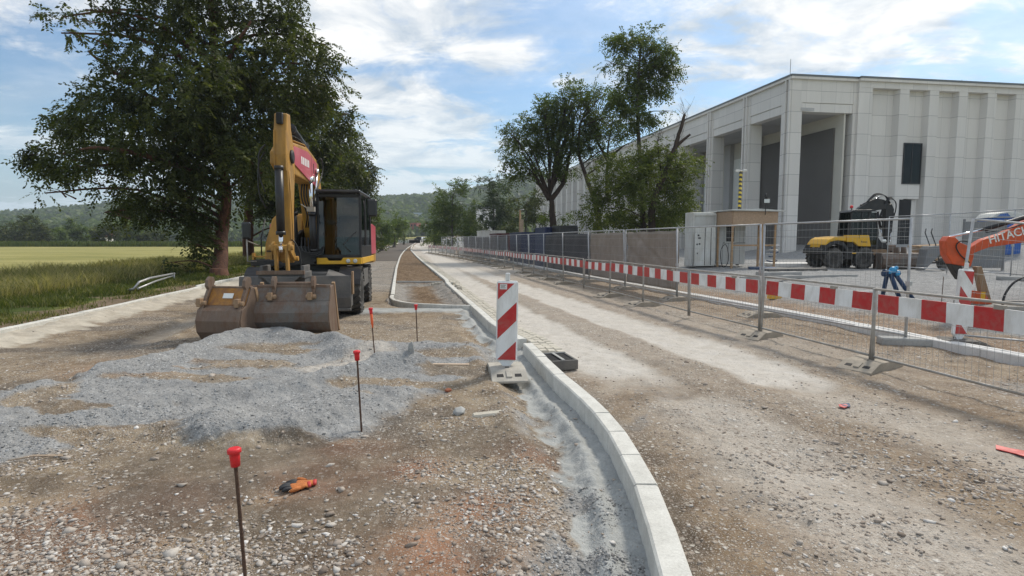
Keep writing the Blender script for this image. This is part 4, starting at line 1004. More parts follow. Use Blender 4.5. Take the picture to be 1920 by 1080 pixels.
def build_excavator(E):
    # chassis, turned a little against the upper body
    CH = MB(); MC = RZ(R(3))
    CH.box(-.55, .55, -1.9, 1.9, .55, .98, 0, MC); CH.box(-1.0, 1.0, -1.55, -1.0, .42, .62, 0, MC); CH.box(-1.0, 1.0, 1.0, 1.5, .42, .62, 0, MC)
    CH.box(-.9, .9, -.8, .8, .45, 1.0, 0, MC); CH.lathe([(.75, .95), (.75, 1.12)], 28)
    CH.box(.6, 1.22, -.75, .75, .55, .98, 0, MC); CH.box(-1.22, -.6, -.75, .75, .55, .98, 0, MC)
    CH.build('chassis', M['dusty'], E, bevel=.02)
    for sx in (-1, 1):
        for sy in (-1.28, 1.30):
            w = wheel(E, MC @ Vector((sx*1.0, sy, .50)), .51, .47, sx); w.rotation_euler = (0, 0, R(3))
        g = MB(); pts = [(math.cos(R(a))*.60, math.sin(R(a))*.60) for a in range(20, 161, 14)]
        pts = pts+[(p[0]*.95, p[1]*.95) for p in reversed(pts)]
        g.prism([(MC @ Vector((0, -1.28, 0))).y+p[0] and (p[0]-1.28, p[1]+.50) for p in pts], sx*1.0-.24, sx*1.0+.24, 'x', 0, MC); g.build('mudguard', M['black'], E)
    B = MB(); prof = [(-2.22, .93), (-2.27, .70), (-2.30, .45), (-2.24, .22), (-2.17, .22), (-2.22, .45), (-2.19, .70), (-2.14, .93)]
    B.prism(prof, -1.2, 1.08, 'x', 0, MC)
    B.prism([(-2.28, .22), (-2.28, .16), (-2.18, .16), (-2.16, .24)], -1.19, 1.07, 'x', 0, MC)
    B.add([(.55, -2.16, .93), (1.08, -2.15, .72), (1.08, -1.7, .85), (.55, -1.7, 1.05)], [(0, 1, 2, 3)], 0, False, MC)
    for sx in (-1, 1):
        B.box(sx*1.02-.06, sx*1.02+.06, -2.2, -1.9, .25, .8, 0, MC); B.prism([(-2.2, .35), (-2.2, .6), (-1.5, .75), (-1.5, .55)], sx*.55-.06, sx*.55+.06, 'x', 0, MC)
    b = B.build('blade', M['dusty'], E, bevel=.015)
    sc = MB(); sc.box(1.085, 1.125, -2.22, -2.05, .52, 1.02, 0, MC); sc.build('blade_side_plate', M['tan'], b, bevel=.008)
    # revolving upper body
    U = MB(); U.box(-1.22, 1.22, -1.1, 2.0, 1.10, 1.24); U.box(-.22, .24, -1.3, -.1, 1.14, 1.55); U.prism([(-1.35, 1.2), (-1.15, 1.75), (-.2, 2.0), (.2, 1.25)], -.27, -.19, 'x'); U.prism([(-1.35, 1.2), (-1.15, 1.75), (-.2, 2.0), (.2, 1.25)], .20, .28, 'x')
    U.build('turntable', M['blackm'], E, bevel=.015)
    H = MB()   # engine cover and side box on the machine's right
    prof = [(-1.06, 1.16), (-.22, 1.16), (-.20, 2.30), (-.84, 2.30), (-.92, 2.20), (-1.04, 1.6)]
    n = len(prof)
    vs = [(x, -.62+.28*max(0, (z-1.16)/1.14)**2, z) for x, z in prof]+[(x, 1.6, z) for x, z in prof]
    H.add(vs, [tuple(range(n)), tuple(range(2*n-1, n-1, -1))]+[(k, (k+1) % n, n+(k+1) % n, n+k) for k in range(n)])
    H.box(.22, 1.18, .72, 1.6, 1.2, 2.05); H.box(-1.0, -.3, .2, 1.4, 2.30, 2.36)
    hh = H.build('engine_cover', M['yellow'], E, bevel=.05)
    hr = MB(); hr.tube([(-.5, -.2, 2.3), (-.5, -.2, 2.40), (-.36, -.2, 2.40), (-.36, -.2, 2.3)], .014, 8); hr.build('top_rail', M['blackm'], hh); hr = MB(); hr.tube([(-1.15, -.5, 1.3), (-1.12, -.6, 1.75), (-1.1, -.3, 2.2)], .016, 8); hr.build('grab_rail', M['blackm'], hh)
    vt = MB(); [vt.box(-.52, -.40, -.40-.0, -.345, 2.02-k*.05, 2.05-k*.05) for k in range(4)]; vt.box(-1.0, -.4, -.615, -.60, 1.42, 1.45); vt.build('vent', M['cdark'], hh)
    W = MB(); pts = [(-1.24, 1.55), (-1.24, 2.0), (-1.0, 2.35), (-.6, 2.5), (.6, 2.5), (1.0, 2.35), (1.24, 2.0), (1.24, 1.55)]
    W.prism(pts, 1.06, 2.12, 'z'); W.build('counterweight', M['yellow'], E, bevel=.06)
    for sx, nm in ((-1, 'livery_panel'), (1, 'livery_panel')):
        p = MB(); p.prism([(-.15 if sx < 0 else .66, 1.32), (1.95, 1.32), (1.95, 2.08), (1.2, 2.14), (.05 if sx < 0 else .70, 2.10)], (sx*1.235 if sx > 0 else -1.10), (sx*1.26 if sx > 0 else -1.075), 'x'); p.build(nm, M['pinkred'], E, bevel=.006)
    # cab
    c = empty('cab', (0, 0, 0)); c.parent = E
    x0, x1, y0, y1, z0, z1 = .29, 1.30, -1.22, .62, 1.27, 2.86; t_ = .055
    F = MB()
    F.box(x0, x1, y0, y1, z1-.09, z1, bev=.03)
    F.prism([(y0-.02, z0), (y0-.0, z0+.5), (y0+.10, z1-.09), (y0+.17, z1-.09), (y0+.07, z0+.5), (y0+.06, z0)], x0, x0+t_, 'x')
    F.prism([(y0-.02, z0), (y0-.0, z0+.5), (y0+.10, z1-.09), (y0+.17, z1-.09), (y0+.07, z0+.5), (y0+.06, z0)], x1-t_, x1, 'x')
    for xx in (x0, x1-t_):
        F.box(xx, xx+t_, y1-.08, y1, z0, z1-.09); F.box(xx, xx+t_, -.35, -.28, z0, z1-.09); F.box(xx, xx+t_, y0+.06, y1-.08, z0, z0+.30)
    F.box(x0+t_, x1-t_, y0-.02, y0+.05, z0, z0+.09); F.box(x0+t_, x1-t_, y1-.06, y1, z0, z0+.9); F.box(x0+t_, x1-t_, y0+.1, y1-.06, z0-.02, z0+.02)
    F.prism([(y0+.09, z1-.17), (y0+.09, z1-.09), (y0+.17, z1-.09), (y0+.155, z1-.17)], x0+t_, x1-t_, 'x')
    F.box(x0+t_+.10, x0+t_+.13, y0+.02, y0+.05, z0+.09, z0+.62)
    F.build('cab_frame', M['black'], c, bevel=.012)
    G = MB()
    G.quad((x0+t_, y0+.005, z0+.09), (x1-t_, y0+.005, z0+.09), (x1-t_, y0+.02, z0+.5), (x0+t_, y0+.02, z0+.5))
    G.quad((x0+t_, y0+.02, z0+.5), (x1-t_, y0+.02, z0+.5), (x1-t_, y0+.11, z1-.17), (x0+t_, y0+.11, z1-.17))
    G.build('windscreen', M['glass'], c, fixn=False)
    G = MB()
    for xx in (x0+.02, x1-.02):
        G.quad((xx, y0+.1, z0+.3), (xx, -.35, z0+.3), (xx, -.35, z1-.09), (xx, y0+.16, z1-.09)); G.quad((xx, -.28, z0+.3), (xx, y1-.08, z0+.3), (xx, y1-.08, z1-.09), (xx, -.28, z1-.09))
    G.quad((x0+t_, y1-.03, z0+.9), (x1-t_, y1-.03, z0+.9), (x1-t_, y1-.03, z1-.09), (x0+t_, y1-.03, z1-.09)); G.build('side_glass', M['glass'], c, fixn=False)
    S = MB(); S.box(.58, 1.06, -.45, .05, z0+.35, z0+.5, bev=.04); S.box(.56, 1.08, .02, .16, z0+.45, z0+1.05, bev=.05); S.box(.66, .98, .03, .14, z0+1.08, z0+1.30, bev=.05); S.box(.5, .58, -.5, -.1, z0+.3, z0+.68); S.box(1.06, 1.14, -.5, -.1, z0+.3, z0+.68); S.tube([(.54, -.4, z0+.68), (.54, -.45, z0+.82)], .02); S.tube([(1.1, -.4, z0+.68), (1.1, -.45, z0+.82)], .02)
    S.build('operator_seat', M['seat'], c)
    K = MB(); K.tube([(.82, -.85, z0+.05), (.82, -.72, z0+.75)], .04); K.lathe([(.17, 0), (.185, .015), (.17, .03)], 20, M=T(.82, -.70, z0+.78) @ RX(R(-25))); K.box(.42, .62, -1.05, -.95, z0+.05, z0+.5); K.build('steering_column', M['blackm'], c)
    b = MB(); b.prism([(x0, z0-.13), (x1, z0-.13), (x1, z0+.02), (x1-.42, z0+.02), (x1-.46, z0-.05), (x0+.26, z0-.05), (x0+.22, z0+.02), (x0, z0+.02)], y0-.05, y0+.05, 'y'); b.box(x1-.06, x1+.012, y0+.05, 1.0, z0-.13, z0+.02); sill = b.build('sill', M['yellow2'], c, bevel=.012)
    for xx in (x1-.30, x1-.14):
        hl = MB(); hl.lathe([(.045, 0), (.05, .02), (.03, .03)], 14, M=T(xx, y0-.05, z0-.055) @ RX(R(90))); hl.build('headlight', M['lamp'], sill)
    for xx in (x0+.06, x1-.10):
        hb = MB(); hb.lathe([(.045, -.05), (.062, -.03), (.065, .02)], 14, M=T(xx, y0+.06, z1-.045) @ RX(R(90))); hbo = hb.build('work_light', M['black'], c)
        hg = MB(); hg.lathe([(.052, .021), (.03, .026)], 14, M=T(xx, y0+.06, z1-.045) @ RX(R(90))); hg.build('lens', M['lamp'], hbo)
    wi = MB(); wi.tube([(1.05, y0-.02, z0+.15), (.88, y0-.0, z0+.32), (1.18, y0+.03, z0+.62)], .012, 6); wi.build('wiper', M['blackm'], c)
    dr = MB(); dr.tube([(x1+.03, -.9, z0+.3), (x1+.05, -.95, z0+.5), (x1+.05, -.97, z0+1.2), (x1+.03, -.95, z0+1.35)], .014, 8); dr.build('door_rail', M['blackm'], c)
    # mirrors
    mm = MB(); mm.tube([(x1, y0+.15, z1-.2), (x1+.20, y0-.02, z1-.18), (x1+.27, y0-.05, z1-.25)], .016, 8); ma = mm.build('mirror_arm', M['blackm'], E)
    mh = MB(); mh.box(x1+.16, x1+.38, y0-.10, y0-.02, z1-.62, z1-.22, bev=.03); mh.build('mirror', M['mirror'], ma, bevel=.02)
    mm = MB(); mm.tube([(-1.05, -1.0, 1.2), (-1.20, -1.35, 1.22), (-1.20, -1.35, 1.75)], .016, 8); mm.tube([(-1.14, -.6, 1.55), (-1.20, -1.33, 1.68)], .013, 6); ma = mm.build('mirror_arm', M['galvd'], E)
    mh = MB(); mh.box(-1.30, -1.10, -1.40, -1.30, 1.72, 2.10, bev=.03); mh.build('mirror', M['mirror'], ma, bevel=.02)
    lad = MB()
    for k in range(3): lad.box(-1.18, -.78, -1.05, -.9, 1.02+k*.14, 1.05+k*.14)
    lad.box(-1.2, -1.16, -1.05, -.9, .9, 1.4); lad.box(-.8, -.76, -1.05, -.9, .9, 1.4); lad.build('steps', M['yellow'], E)
    # boom: steep lower part, level upper part
    bx = .04; w = .20
    L = MB(); L.prism([(-.35, 1.55), (-.70, 2.5), (-.95, 3.05), (-.85, 3.55), (-.55, 3.52), (-.30, 3.0), (-.05, 2.1), (.05, 1.65), (-.15, 1.45)], bx-w, bx+w, 'x')
    L.build('boom', M['yellow'], E, bevel=.025)
    Bm = MB(); prof = [(-.62, 3.60), (-1.6, 3.74), (-2.7, 3.66), (-3.08, 3.42), (-3.10, 3.18), (-2.7, 3.02), (-1.8, 3.0), (-.95, 2.98), (-.68, 3.2)]
    Bm.prism(prof, bx-w+.02, bx+w-.02, 'x'); bo = Bm.build('upper_boom', M['yellow'], E, bevel=.025)
    pn = MB(); pn.prism([(-.72, 3.50), (-1.6, 3.64), (-2.80, 3.58), (-2.92, 3.25), (-1.5, 3.02), (-.78, 2.94)], bx+w-.015, bx+w+.004, 'x'); pno = pn.build('livery_panel', M['pinkred'], bo)
    pw = MB(); 
    for k in range(5): pw.box(bx+w+.0045, bx+w+.006, -2.22+k*.15, -2.12+k*.15, 3.30, 3.46)
    pw.build('worn_lettering', M['windowlit'], pno)
    pk = MB(); pk.box(bx+w+.0045, bx+w+.006, -1.12, -1.05, 3.22, 3.45); pk.box(bx+w+.0045, bx+w+.0055, -1.30, -1.285, 3.10, 3.60); pk.build('slot', M['cdark'], pno)
    cyl(E, (bx-.27, -1.0, 1.45), (bx-.27, -1.22, 3.10), .075, .52); cyl(E, (bx+.20, -1.30, 1.45), (bx+.20, -1.42, 3.06), .075, .52)
    lp_ = MB(); lp_.tube([(bx-.34, -1.22, 3.10), (bx+.26, -1.30, 3.08)], .06, 12); lp_.build('pivot_pin', M['galvd'], bo)
    cyl(E, (bx+.20, -1.34, 1.9), (bx+.24, -.90, 3.3), .05, .45)
    cyl(E, (bx, -1.0, 3.83), (bx+.14, -3.30, 4.03), .085, .66, 'stick_cylinder')
    mount = MB(); mount.prism([(-.8, 3.6), (-1.1, 3.92), (-1.3, 3.66)], bx-.10, bx+.10, 'x'); mount.build('cylinder_lug', M['blackm'], bo)
    # stick
    S = MB(); sx_ = bx+.14; sw = .12
    S.prism([(-3.20, 4.10), (-3.42, 4.08), (-3.50, 3.75), (-3.56, 3.30), (-3.44, 2.3), (-3.40, 1.30), (-3.22, 1.25), (-3.16, 2.2), (-2.96, 3.15), (-2.98, 3.42), (-3.08, 3.65), (-3.16, 3.82)], sx_-sw, sx_+sw, 'x')
    so2 = S.build('stick', M['yellow'], E, bevel=.025)
    sl2 = MB(); sl2.box(sx_-.055, sx_+.055, -3.55, -3.34, 3.86, 4.07); sl2.build('fork_slot', M['cdark'], so2, bevel=.02)
    for q in (-1, 1):
        rb = MB(); rb.prism([(-3.53, 3.75), (-3.585, 3.3), (-3.565, 3.0), (-3.50, 3.0), (-3.5, 3.3), (-3.48, 3.75)], sx_+q*.10-.012, sx_+q*.10+.012, 'x'); rb.build('rib', M['yellow'], so2)
        pv = MB(); pv.lathe([(.13, 0), (.13, .03), (.08, .045)], 18, M=T(sx_+q*sw, -3.22, 3.30) @ RY(R(90*q))); pv.build('pivot_cap', M['blackm'], so2)
    cyl(E, (sx_, -3.66, 3.05), (sx_, -3.68, 1.52), .075, .80, 'bucket_cylinder')
    li = MB()
    for q in (-1, 1):
        li.prism([(-3.74, 1.62), (-3.62, 1.68), (-3.36, 1.42), (-3.38, 1.30), (-3.5, 1.36), (-3.74, 1.50)], sx_+q*.15-.025, sx_+q*.15+.025, 'x')
        li.prism([(-3.76, 1.60), (-3.64, 1.62), (-3.58, 1.0), (-3.70, .98)], sx_+q*.10-.025, sx_+q*.10+.025, 'x')
    li.tube([(sx_-.22, -3.68, 1.56), (sx_+.22, -3.68, 1.56)], .05, 12); li.tube([(sx_-.22, -3.33, 1.34), (sx_+.22, -3.33, 1.34)], .05, 12)
    li.build('bucket_link', M['yellow'], E, bevel=.01)
    # coupler with tilting grading bucket
    cp = MB(); cp.box(sx_-.42, sx_+.42, -3.75, -3.15, .98, 1.10); cp.box(sx_-.40, sx_-.34, -3.7, -3.2, 1.0, 1.22); cp.box(sx_+.34, sx_+.40, -3.7, -3.2, 1.0, 1.22); cp.box(sx_-.40, sx_+.40, -3.62, -3.25, .62, .98)
    cp.prism([(sx_-.34, 1.02), (sx_+.36, 1.02), (sx_+.12, .82), (sx_+.08, .58), (sx_-.08, .58), (sx_-.12, .82)], -3.82, -3.74, 'y'); cp.lathe([(.10, 0), (.10, .05), (.055, .07)], 20, M=T(sx_, -3.82, .82) @ RX(R(90)))
    cpo = cp.build('quick_coupler', M['dusty'], E, bevel=.012)
    pl_ = MB(); pl_.box(sx_-.43, sx_+.43, -3.80, -3.745, 1.06, 1.13); pl_.build('coupler_plate', M['browns'], cpo)
    tb = MB(); prof = [(-3.58, .72), (-3.76, .60), (-3.80, .40), (-3.72, .18), (-3.5, .04), (-3.05, .03), (-3.05, .06), (-3.48, .08), (-3.68, .2), (-3.75, .4), (-3.72, .57), (-3.56, .67)]
    tb.prism(prof, sx_-.62, sx_+.62, 'x')
    for xx in (sx_-.64, sx_+.60): tb.prism([(-3.58, .74), (-3.80, .60), (-3.82, .38), (-3.72, .14), (-3.5, .02), (-3.02, .0), (-3.1, .5)], xx, xx+.03, 'x')
    tb.box(sx_-.6, sx_+.60, -3.66, -3.58, .66, .74)
    tbo = tb.build('grading_bucket', M['browns'], E, bevel=.008)
    cyl(E, (sx_+.62, -3.60, .80), (sx_+.14, -3.66, .80), .055, .74, 'tilt_cylinder', 'browns'); cyl(E, (sx_-.62, -3.60, .80), (sx_-.1, -3.66, .80), .055, .45, 'tilt_cylinder', 'browns')
    # hoses
    h = MB()
    for k in range(4):
        o_ = k*.035
        hose(h, [(bx+.06+o_*.6, -.9, 3.68), (bx+.0+o_, -1.9, 3.80+o_*.4), (bx+.0+o_, -2.75, 3.74+o_*.3), (bx+.02+o_, -3.02, 3.50), (bx+.02+o_, -3.05, 3.05), (bx+.0+o_*.6, -3.15, 2.70-o_)], .017)
    hose(h, [(bx+.19, -3.0, 3.7), (bx+.24, -3.12, 3.3), (bx+.24, -3.1, 2.7), (bx+.16, -3.25, 2.45), (bx+.15, -3.3, 1.9), (bx+.14, -3.4, 1.5)], .015)
    hose(h, [(bx+.15, -3.35, 1.6), (bx+.27, -3.4, 1.7), (bx+.40, -3.4, 1.45), (bx+.42, -3.45, 1.0), (bx+.36, -3.5, .82)], .015)
    hose(h, [(bx-.18, -3.4, 3.35), (bx-.28, -3.45, 3.1), (bx-.29, -3.45, 2.6), (bx-.18, -3.42, 2.3)], .015)
    hose(h, [(bx-.18, -3.35, 3.5), (bx-.25, -3.5, 3.3), (bx-.26, -3.5, 2.9), (bx-.16, -3.5, 2.6)], .015)
    for k in range(3): hose(h, [(bx-.1+.07*k, -1.1, 1.75), (bx-.0+.08*k, -1.45, 1.45-.05*k), (bx+.3+.05*k, -1.35, 1.42), (bx+.36, -.95, 1.62+.1*k)], .018)
    for k in range(3): hose(h, [(bx-.1+.05*k, -.7, 2.0), (bx+.05*k, -.98, 2.3), (bx-.08+.06*k, -1.12, 2.7), (bx-.05+.05*k, -1.05, 3.1)], .016)
    hose(h, [(bx+.18, -.62, 3.55), (bx+.28, -.6, 3.62), (bx+.30, -.62, 3.3), (bx+.24, -1.3, 2.6), (bx+.20, -1.3, 2.0)], .018)
    h.build('hydraulic_hoses', M['hose'], E, fixn=False)
    pipes = MB()
    for k in range(2): pipes.tube([(bx+.08+.05*k, -.75, 3.66), (bx+.08+.05*k, -1.6, 3.79), (bx+.08+.05*k, -2.6, 3.72)], .013, 6)
    pipes.build('boom_pipes', M['yellow'], E, fixn=False); pipes = MB()
    for k in range(2): pipes.tube([(sx_+.08+.045*k, -3.47+.03*k, 3.0), (sx_+.10+.045*k, -3.42, 2.3), (sx_+.10+.045*k, -3.40, 1.5)], .011, 6)
    pipes.build('steel_pipes', M['yellow'], E, fixn=False)
    wl = MB(); wl.box(bx+.30, bx+.46, -2.3, -2.2, 2.30, 2.40, 0, T(0, 0, 0)); wl.tube([(bx+.18, -2.28, 2.45), (bx+.32, -2.25, 2.36)], .012, 6); wl.build('arm_lamp', M['galvd'], so2)
build_excavator(EXC)
# ------------------------------------------------------------------ loose buckets
def bucket(name, px, py, W, prof_scale, rz, mats, label, teeth=False, ears=(.28, .72), plate_slope=1.0, dz=-.03):
    p = lp(px, py); root = empty(name, Vector((p.x, p.y, p.z+dz)), rz, label, 'bucket', 'loose excavator buckets')
    s = prof_scale; th = .022
    outer = [(.30, .90), (.10, .86), (.0, .62), (-.05, .56), (-.10, .42), (-.085, .24), (-.0, .08), (.14, .0), (.62, -.01)]
    if mats[0] == 'rustyb': outer = [(.30, .96), (.22, .94), (.06, .66), (-.06, .60), (-.12, .42), (-.10, .22), (.02, .05), (.18, -.03), (.62, -.02)]
    outer = [(y*s, z*s) for y, z in outer]
    inner = []
    for i, (y, z) in enumerate(outer):
        a = Vector(outer[max(i-1, 0)]); b = Vector(outer[min(i+1, len(outer)-1)]); d = (b-a).normalized(); inner.append((y-d.y*th, z+d.x*th) if False else (y - d[1]*th*(-1)*-1*-1, z + d[0]*th))
    mb = MB(); split = 3
    mb.prism(outer[split-1:]+list(reversed(inner[split-1:])), -W/2, W/2, 'x', 0); sh = mb.build('shell', M[mats[1]], root, bevel=.006)
    pb = MB(); pb.prism(outer[:split]+list(reversed([(y+.03, z-.005) for y, z in outer[:split]])), -W/2+.005, W/2-.005, 'x'); pb.build('back_plate', M[mats[0]], root, bevel=.006)
    for sx in (-1, 1):
        sp = MB(); poly = outer+[(.52*s, .45*s)]
        sp.prism(poly, sx*W/2-.014, sx*W/2+.014, 'x'); so3 = sp.build('side_plate', M[mats[2]], root, bevel=.005)
        cutter = MB(); cutter.prism([(.66*s, -.03*s), (.56*s, .02*s), (.44*s, .46*s), (.30*s, .93*s), (.36*s, .95*s), (.50*s, .47*s), (.66*s, .02*s)], sx*W/2-.028, sx*W/2+.028, 'x'); cutter.build('side_cutter', M['tan'], so3, bevel=.005)
    for e in ears:
        x = -W/2+e*W
        eb = MB(); prof = [(-.0, .55), (.03, .84), (-.02, .90), (-.01, 1.0), (.05, 1.075), (.14, 1.07), (.17, 1.0), (.14, .94), (.20, .90), (.30, .88), (.12, .82), (.06, .66), (.02, .52)]
        if mats[0] == 'rustyb': prof = [(-.06, .59), (.14, .92), (.10, .98), (.12, 1.08), (.19, 1.14), (.28, 1.12), (.30, 1.04), (.27, 1.0), (.33, .96), (.30, .94), (.12, .68)]
        eb.prism([(y*s, z*s) for y, z in prof], x-.028, x+.028, 'x'); eo = eb.build('hook_ear', M[mats[2]], root, bevel=.006)
        pn = MB(); pn.tube([(x-.12, .01*s, .70*s), (x+.05, .01*s, .70*s)], .038, 12); pn.box(x-.085, x-.01, -.055*s, .06*s, .64*s, .78*s); pn.build('pin_boss', M['tan'], eo, bevel=.008)
    hd = MB(); hd.tube([(-W/2+ears[0]*W, .16*s, .93*s), (-W/2+ears[1]*W, .16*s, .93*s)], .03, 12) if mats[0] != 'rustyb' else None
    hd.box(-W/2, W/2, .10*s, .16*s, .86*s, .91*s) if mats[0] != 'rustyb' else hd.box(-W/2, W/2, .22*s, .28*s, .90*s, .97*s)
    hd.build('top_bar', M[mats[2]], root, bevel=.006)
    lpz = MB(); lpz.box(-W/2, W/2, .60*s, .74*s, -.03*s, .02*s); lpz.build('cutting_edge', M['tan'], root)
    return root
bucket('digging_bucket', 551, 637, 1.22, .93, R(4), ('steelb', 'steelb', 'browns'), 'wide worn grey brown excavator bucket on the gravel beside the yellow backed one', ears=(.24, .78))
bA = bucket('digging_bucket', 419, 644, .77, .98, R(-8), ('rustyb', 'browns', 'browns'), 'narrower excavator bucket with worn yellow back plate lying beside the grey brown one', ears=(.06, .93))
tg = MB(); tg.box(-.09, .09, -.006, .0, -.045, .045); t_o = tg.build('type_plate', M['windowlit'], bA); t_o.location = (.03, .135, .80); t_o.rotation_euler = (R(-30), 0, 0)
# ------------------------------------------------------------------ concert hall like building of pale stone, portico along the road
def build_hall():
    C0 = Vector((21.9, 45.0, 0)); a = math.atan2(.981, -.196); zb = .9; TOP = 14.55
    root = empty('stone_hall', (C0.x, C0.y, 0), 0, 'large pale stone clad hall with tall portico columns and ribbed front behind the site fence', 'building')
    aF = math.atan2(.148, .989)
    bay, nb = 5.9, 6; dep = 4.7
    # local frame of the side: x along the side away from the viewer, y outwards (towards the road) negative inside -> use matrices
    MS = RZ(a)                    # +x along the side, +y = left of it (towards the road)
    def part(name, mb, mat_, Mx, parent=root, bevel=0.0):
        o = mb.build(name, M[mat_], parent, bevel=bevel); o.matrix_local = Mx; return o
    L = nb*bay
    # portico columns: each a pier with two thin fins on its outer face
    for k in range(nb+1):
        x = k*bay; mb = MB()
        if k == 0: mb.box(x-.02, x+1.15, -.98, -.02, zb-1, TOP-.30); 
        else: mb.box(x-.55, x+.55, -1.25, -.02, zb-1, TOP-.30)
        c = part('column', mb, 'facade', MS)
        fb = MB()
        if k == 0: fb.box(x+.02, x+.20, -.019, .16, zb-1, TOP-.32); fb.box(x+.45, x+.60, -.019, .16, zb-1, TOP-.32)
        else: fb.box(x-.30, x-.14, -.019, .16, zb-1, TOP-.32); fb.box(x+.10, x+.26, -.019, .16, zb-1, TOP-.32)
        fo = fb.build('fin', M['facade'], c)
    # long beam above the openings, in two courses
    for k in range(nb):
        x0 = k*bay+(1.15 if k == 0 else .55); x1 = (k+1)*bay-.55; mb = MB()
        mb.box(x0, x1, -.85, -.06, TOP-2.05, TOP-.30); mb.box(x0, x1, -.85, -.10, TOP-2.75, TOP-2.10); mb.box(x0, x1, -.8, -.16, TOP-2.2, TOP-2.0)
        part('beam', mb, 'facade', MS)
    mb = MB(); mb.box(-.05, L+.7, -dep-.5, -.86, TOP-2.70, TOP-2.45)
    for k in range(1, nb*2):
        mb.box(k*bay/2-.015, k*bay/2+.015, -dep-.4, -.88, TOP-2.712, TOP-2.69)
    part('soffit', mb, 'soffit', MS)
    lampb = MB()
    for k in range(nb): lampb.box(k*bay+2.9, k*bay+3.3, -3.0, -2.6, TOP-2.95, TOP-2.705)
    part('soffit_lamp', lampb, 'blackm', MS)
    # inner wall of the portico
    def inner(x0, x1, z0, z1, mat_, d=0.0, nm='inner_wall'):
        mb = MB(); mb.box(x0, x1, -dep-.3, -dep+d, z0, z1); return part(nm, mb, mat_, MS)
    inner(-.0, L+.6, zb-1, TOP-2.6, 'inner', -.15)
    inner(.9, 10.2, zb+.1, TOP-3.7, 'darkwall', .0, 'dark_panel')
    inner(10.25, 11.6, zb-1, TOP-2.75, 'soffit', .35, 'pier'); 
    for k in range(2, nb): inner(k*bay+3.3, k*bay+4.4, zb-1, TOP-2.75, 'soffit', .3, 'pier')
    for k in range(2, nb):
        w = inner(k*bay+.2, k*bay+3.2, zb+3.6, zb+9.3, 'windowlit', -.10, 'pale_window'); 
        inner(k*bay+.2, k*bay+3.2, zb+.1, zb+3.0, 'window', -.10, 'low_window')
    # far wing: solid wall with fins and tall slits
    x0, x1 = L+.6, 84; mb = MB(); mb.box(x0, x1, -20, -.6, zb-1, TOP-.3); part('wing_wall', mb, 'facade', MS)
    n = 15
    for k in range(n):
        xx = x0+.4+(x1-x0-.8)*k/(n-1); mb = MB(); mb.box(xx-.32, xx+.32, -.6, .12, zb-1, TOP-.32); part('wing_fin', mb, 'facade', MS)
        if k < n-1 and k % 2 == 1:
            q = xx+(x1-x0)/(n-1)*.55; g = MB(); g.box(q-.55, q+.55, -.62, -.585, zb+4.4, TOP-3); g.box(q-.55, q+.55, -.62, -.585, zb+1.4, zb+3.4); part('slit_window', g, 'window', MS)
    # front: lintel over the portico opening, then ribbed wall
    MF = RZ(aF)                   # +x along the front to the right, -y outwards
    mb = MB(); mb.box(.86, 5.4, .02, .9, TOP-2.05, TOP-.30); mb.box(.86, 5.4, .05, .9, TOP-2.75, TOP-2.10); mb.box(.86, 5.4, .12, .8, TOP-2.2, TOP-2.0); part('lintel', mb, 'facade', MF)
    mb = MB(); mb.box(5.4, 5.7, -.02, 3.0, zb-1, TOP-.30); part('front_pier', mb, 'facade', MF)
    F0 = 5.7; wall = MB(); W = 62
    door = (12.55, 15.05, zb-.6, zb+3.6); win = (13.0, 15.2, zb+5.9, zb+9.4)
    # ribbed wall behind, solid behind the dark doorway box and the window
    y0 = .30
    wl, wr = 9.40, 11.62
    wall.box(F0, F0+W, y0, 3, zb-1, TOP-.30); wall.box(wl, wr, -.232, y0-.003, 5.05, 6.25)
    part('front_wall', wall, 'facade', MF)
    rib = []
    mb = MB(); mb.box(F0, F0+1.2, -.22, y0-.003, zb-1, TOP-.78); part('rib', mb, 'facade', MF)
    for k in range(1, 24):
        x = F0+.8+k*2.72; mb = MB(); zlo = zb-1
        poly = [(x, y0+.0), (x+.16, -.22), (x+1.0, -.22), (x+1.16, y0)]
        mb.prism([(px_, py_) for px_, py_ in poly], zlo, TOP-.78, 'z'); part('rib', mb, 'facade', MF)
    mb = MB(); mb.box(F0-.0, F0+W, -.235, y0-.003, TOP-.775, TOP-.30); part('cornice_band', mb, 'facade', MF)
    g = MB(); g.box(9.97, 11.60, -.255, -.23, 6.26, 9.54); wo = part('front_window', g, 'window', MF)
    fr = MB(); fr.box(9.94, 11.62, -.30, .29, 6.252, 6.32); fr.box(9.94, 11.62, -.30, .29, 9.48, 9.55); fr.box(9.94, 10.0, -.30, .29, 6.32, 9.48); fr.box(11.56, 11.62, -.30, .29, 6.32, 9.48); fr.box(10.72, 10.78, -.28, -.257, 6.32, 9.48); fr.build('frame', M['black'], wo)
    g = MB(); g.box(9.85, 10.95, -.245, .29, zb-.9, 5.0); part('doorway_shade', g, 'cdark', MF)  # dark box on the wall face paints the shade of the open doorway
    g = MB(); g.box(10.96, 11.6, .05, .29, zb-.9, 5.04); part('door_reveal', g, 'facade', MF)
    # roof slab and edge trim
    mb = MB()
    d1 = Vector((math.cos(a), math.sin(a))); d2 = Vector((math.cos(aF), math.sin(aF)))
    P = [Vector((0, 0)), d2*5.7, d2*5.7, d2*(F0+W), d2*(F0+W)+d1*84, d1*84]
    off = [Vector((-.12, -.18)), Vector((0, -.16)), Vector((0, -.42)), Vector((0, -.42)), Vector((0, 0)), Vector((-.15, 0))]
    poly = [(p.x+o_.x, p.y+o_.y) for p, o_ in zip(P, off)]
    mb.prism(poly, TOP-.30, TOP-.10, 'z'); part('roof', mb, 'facade', Matrix())
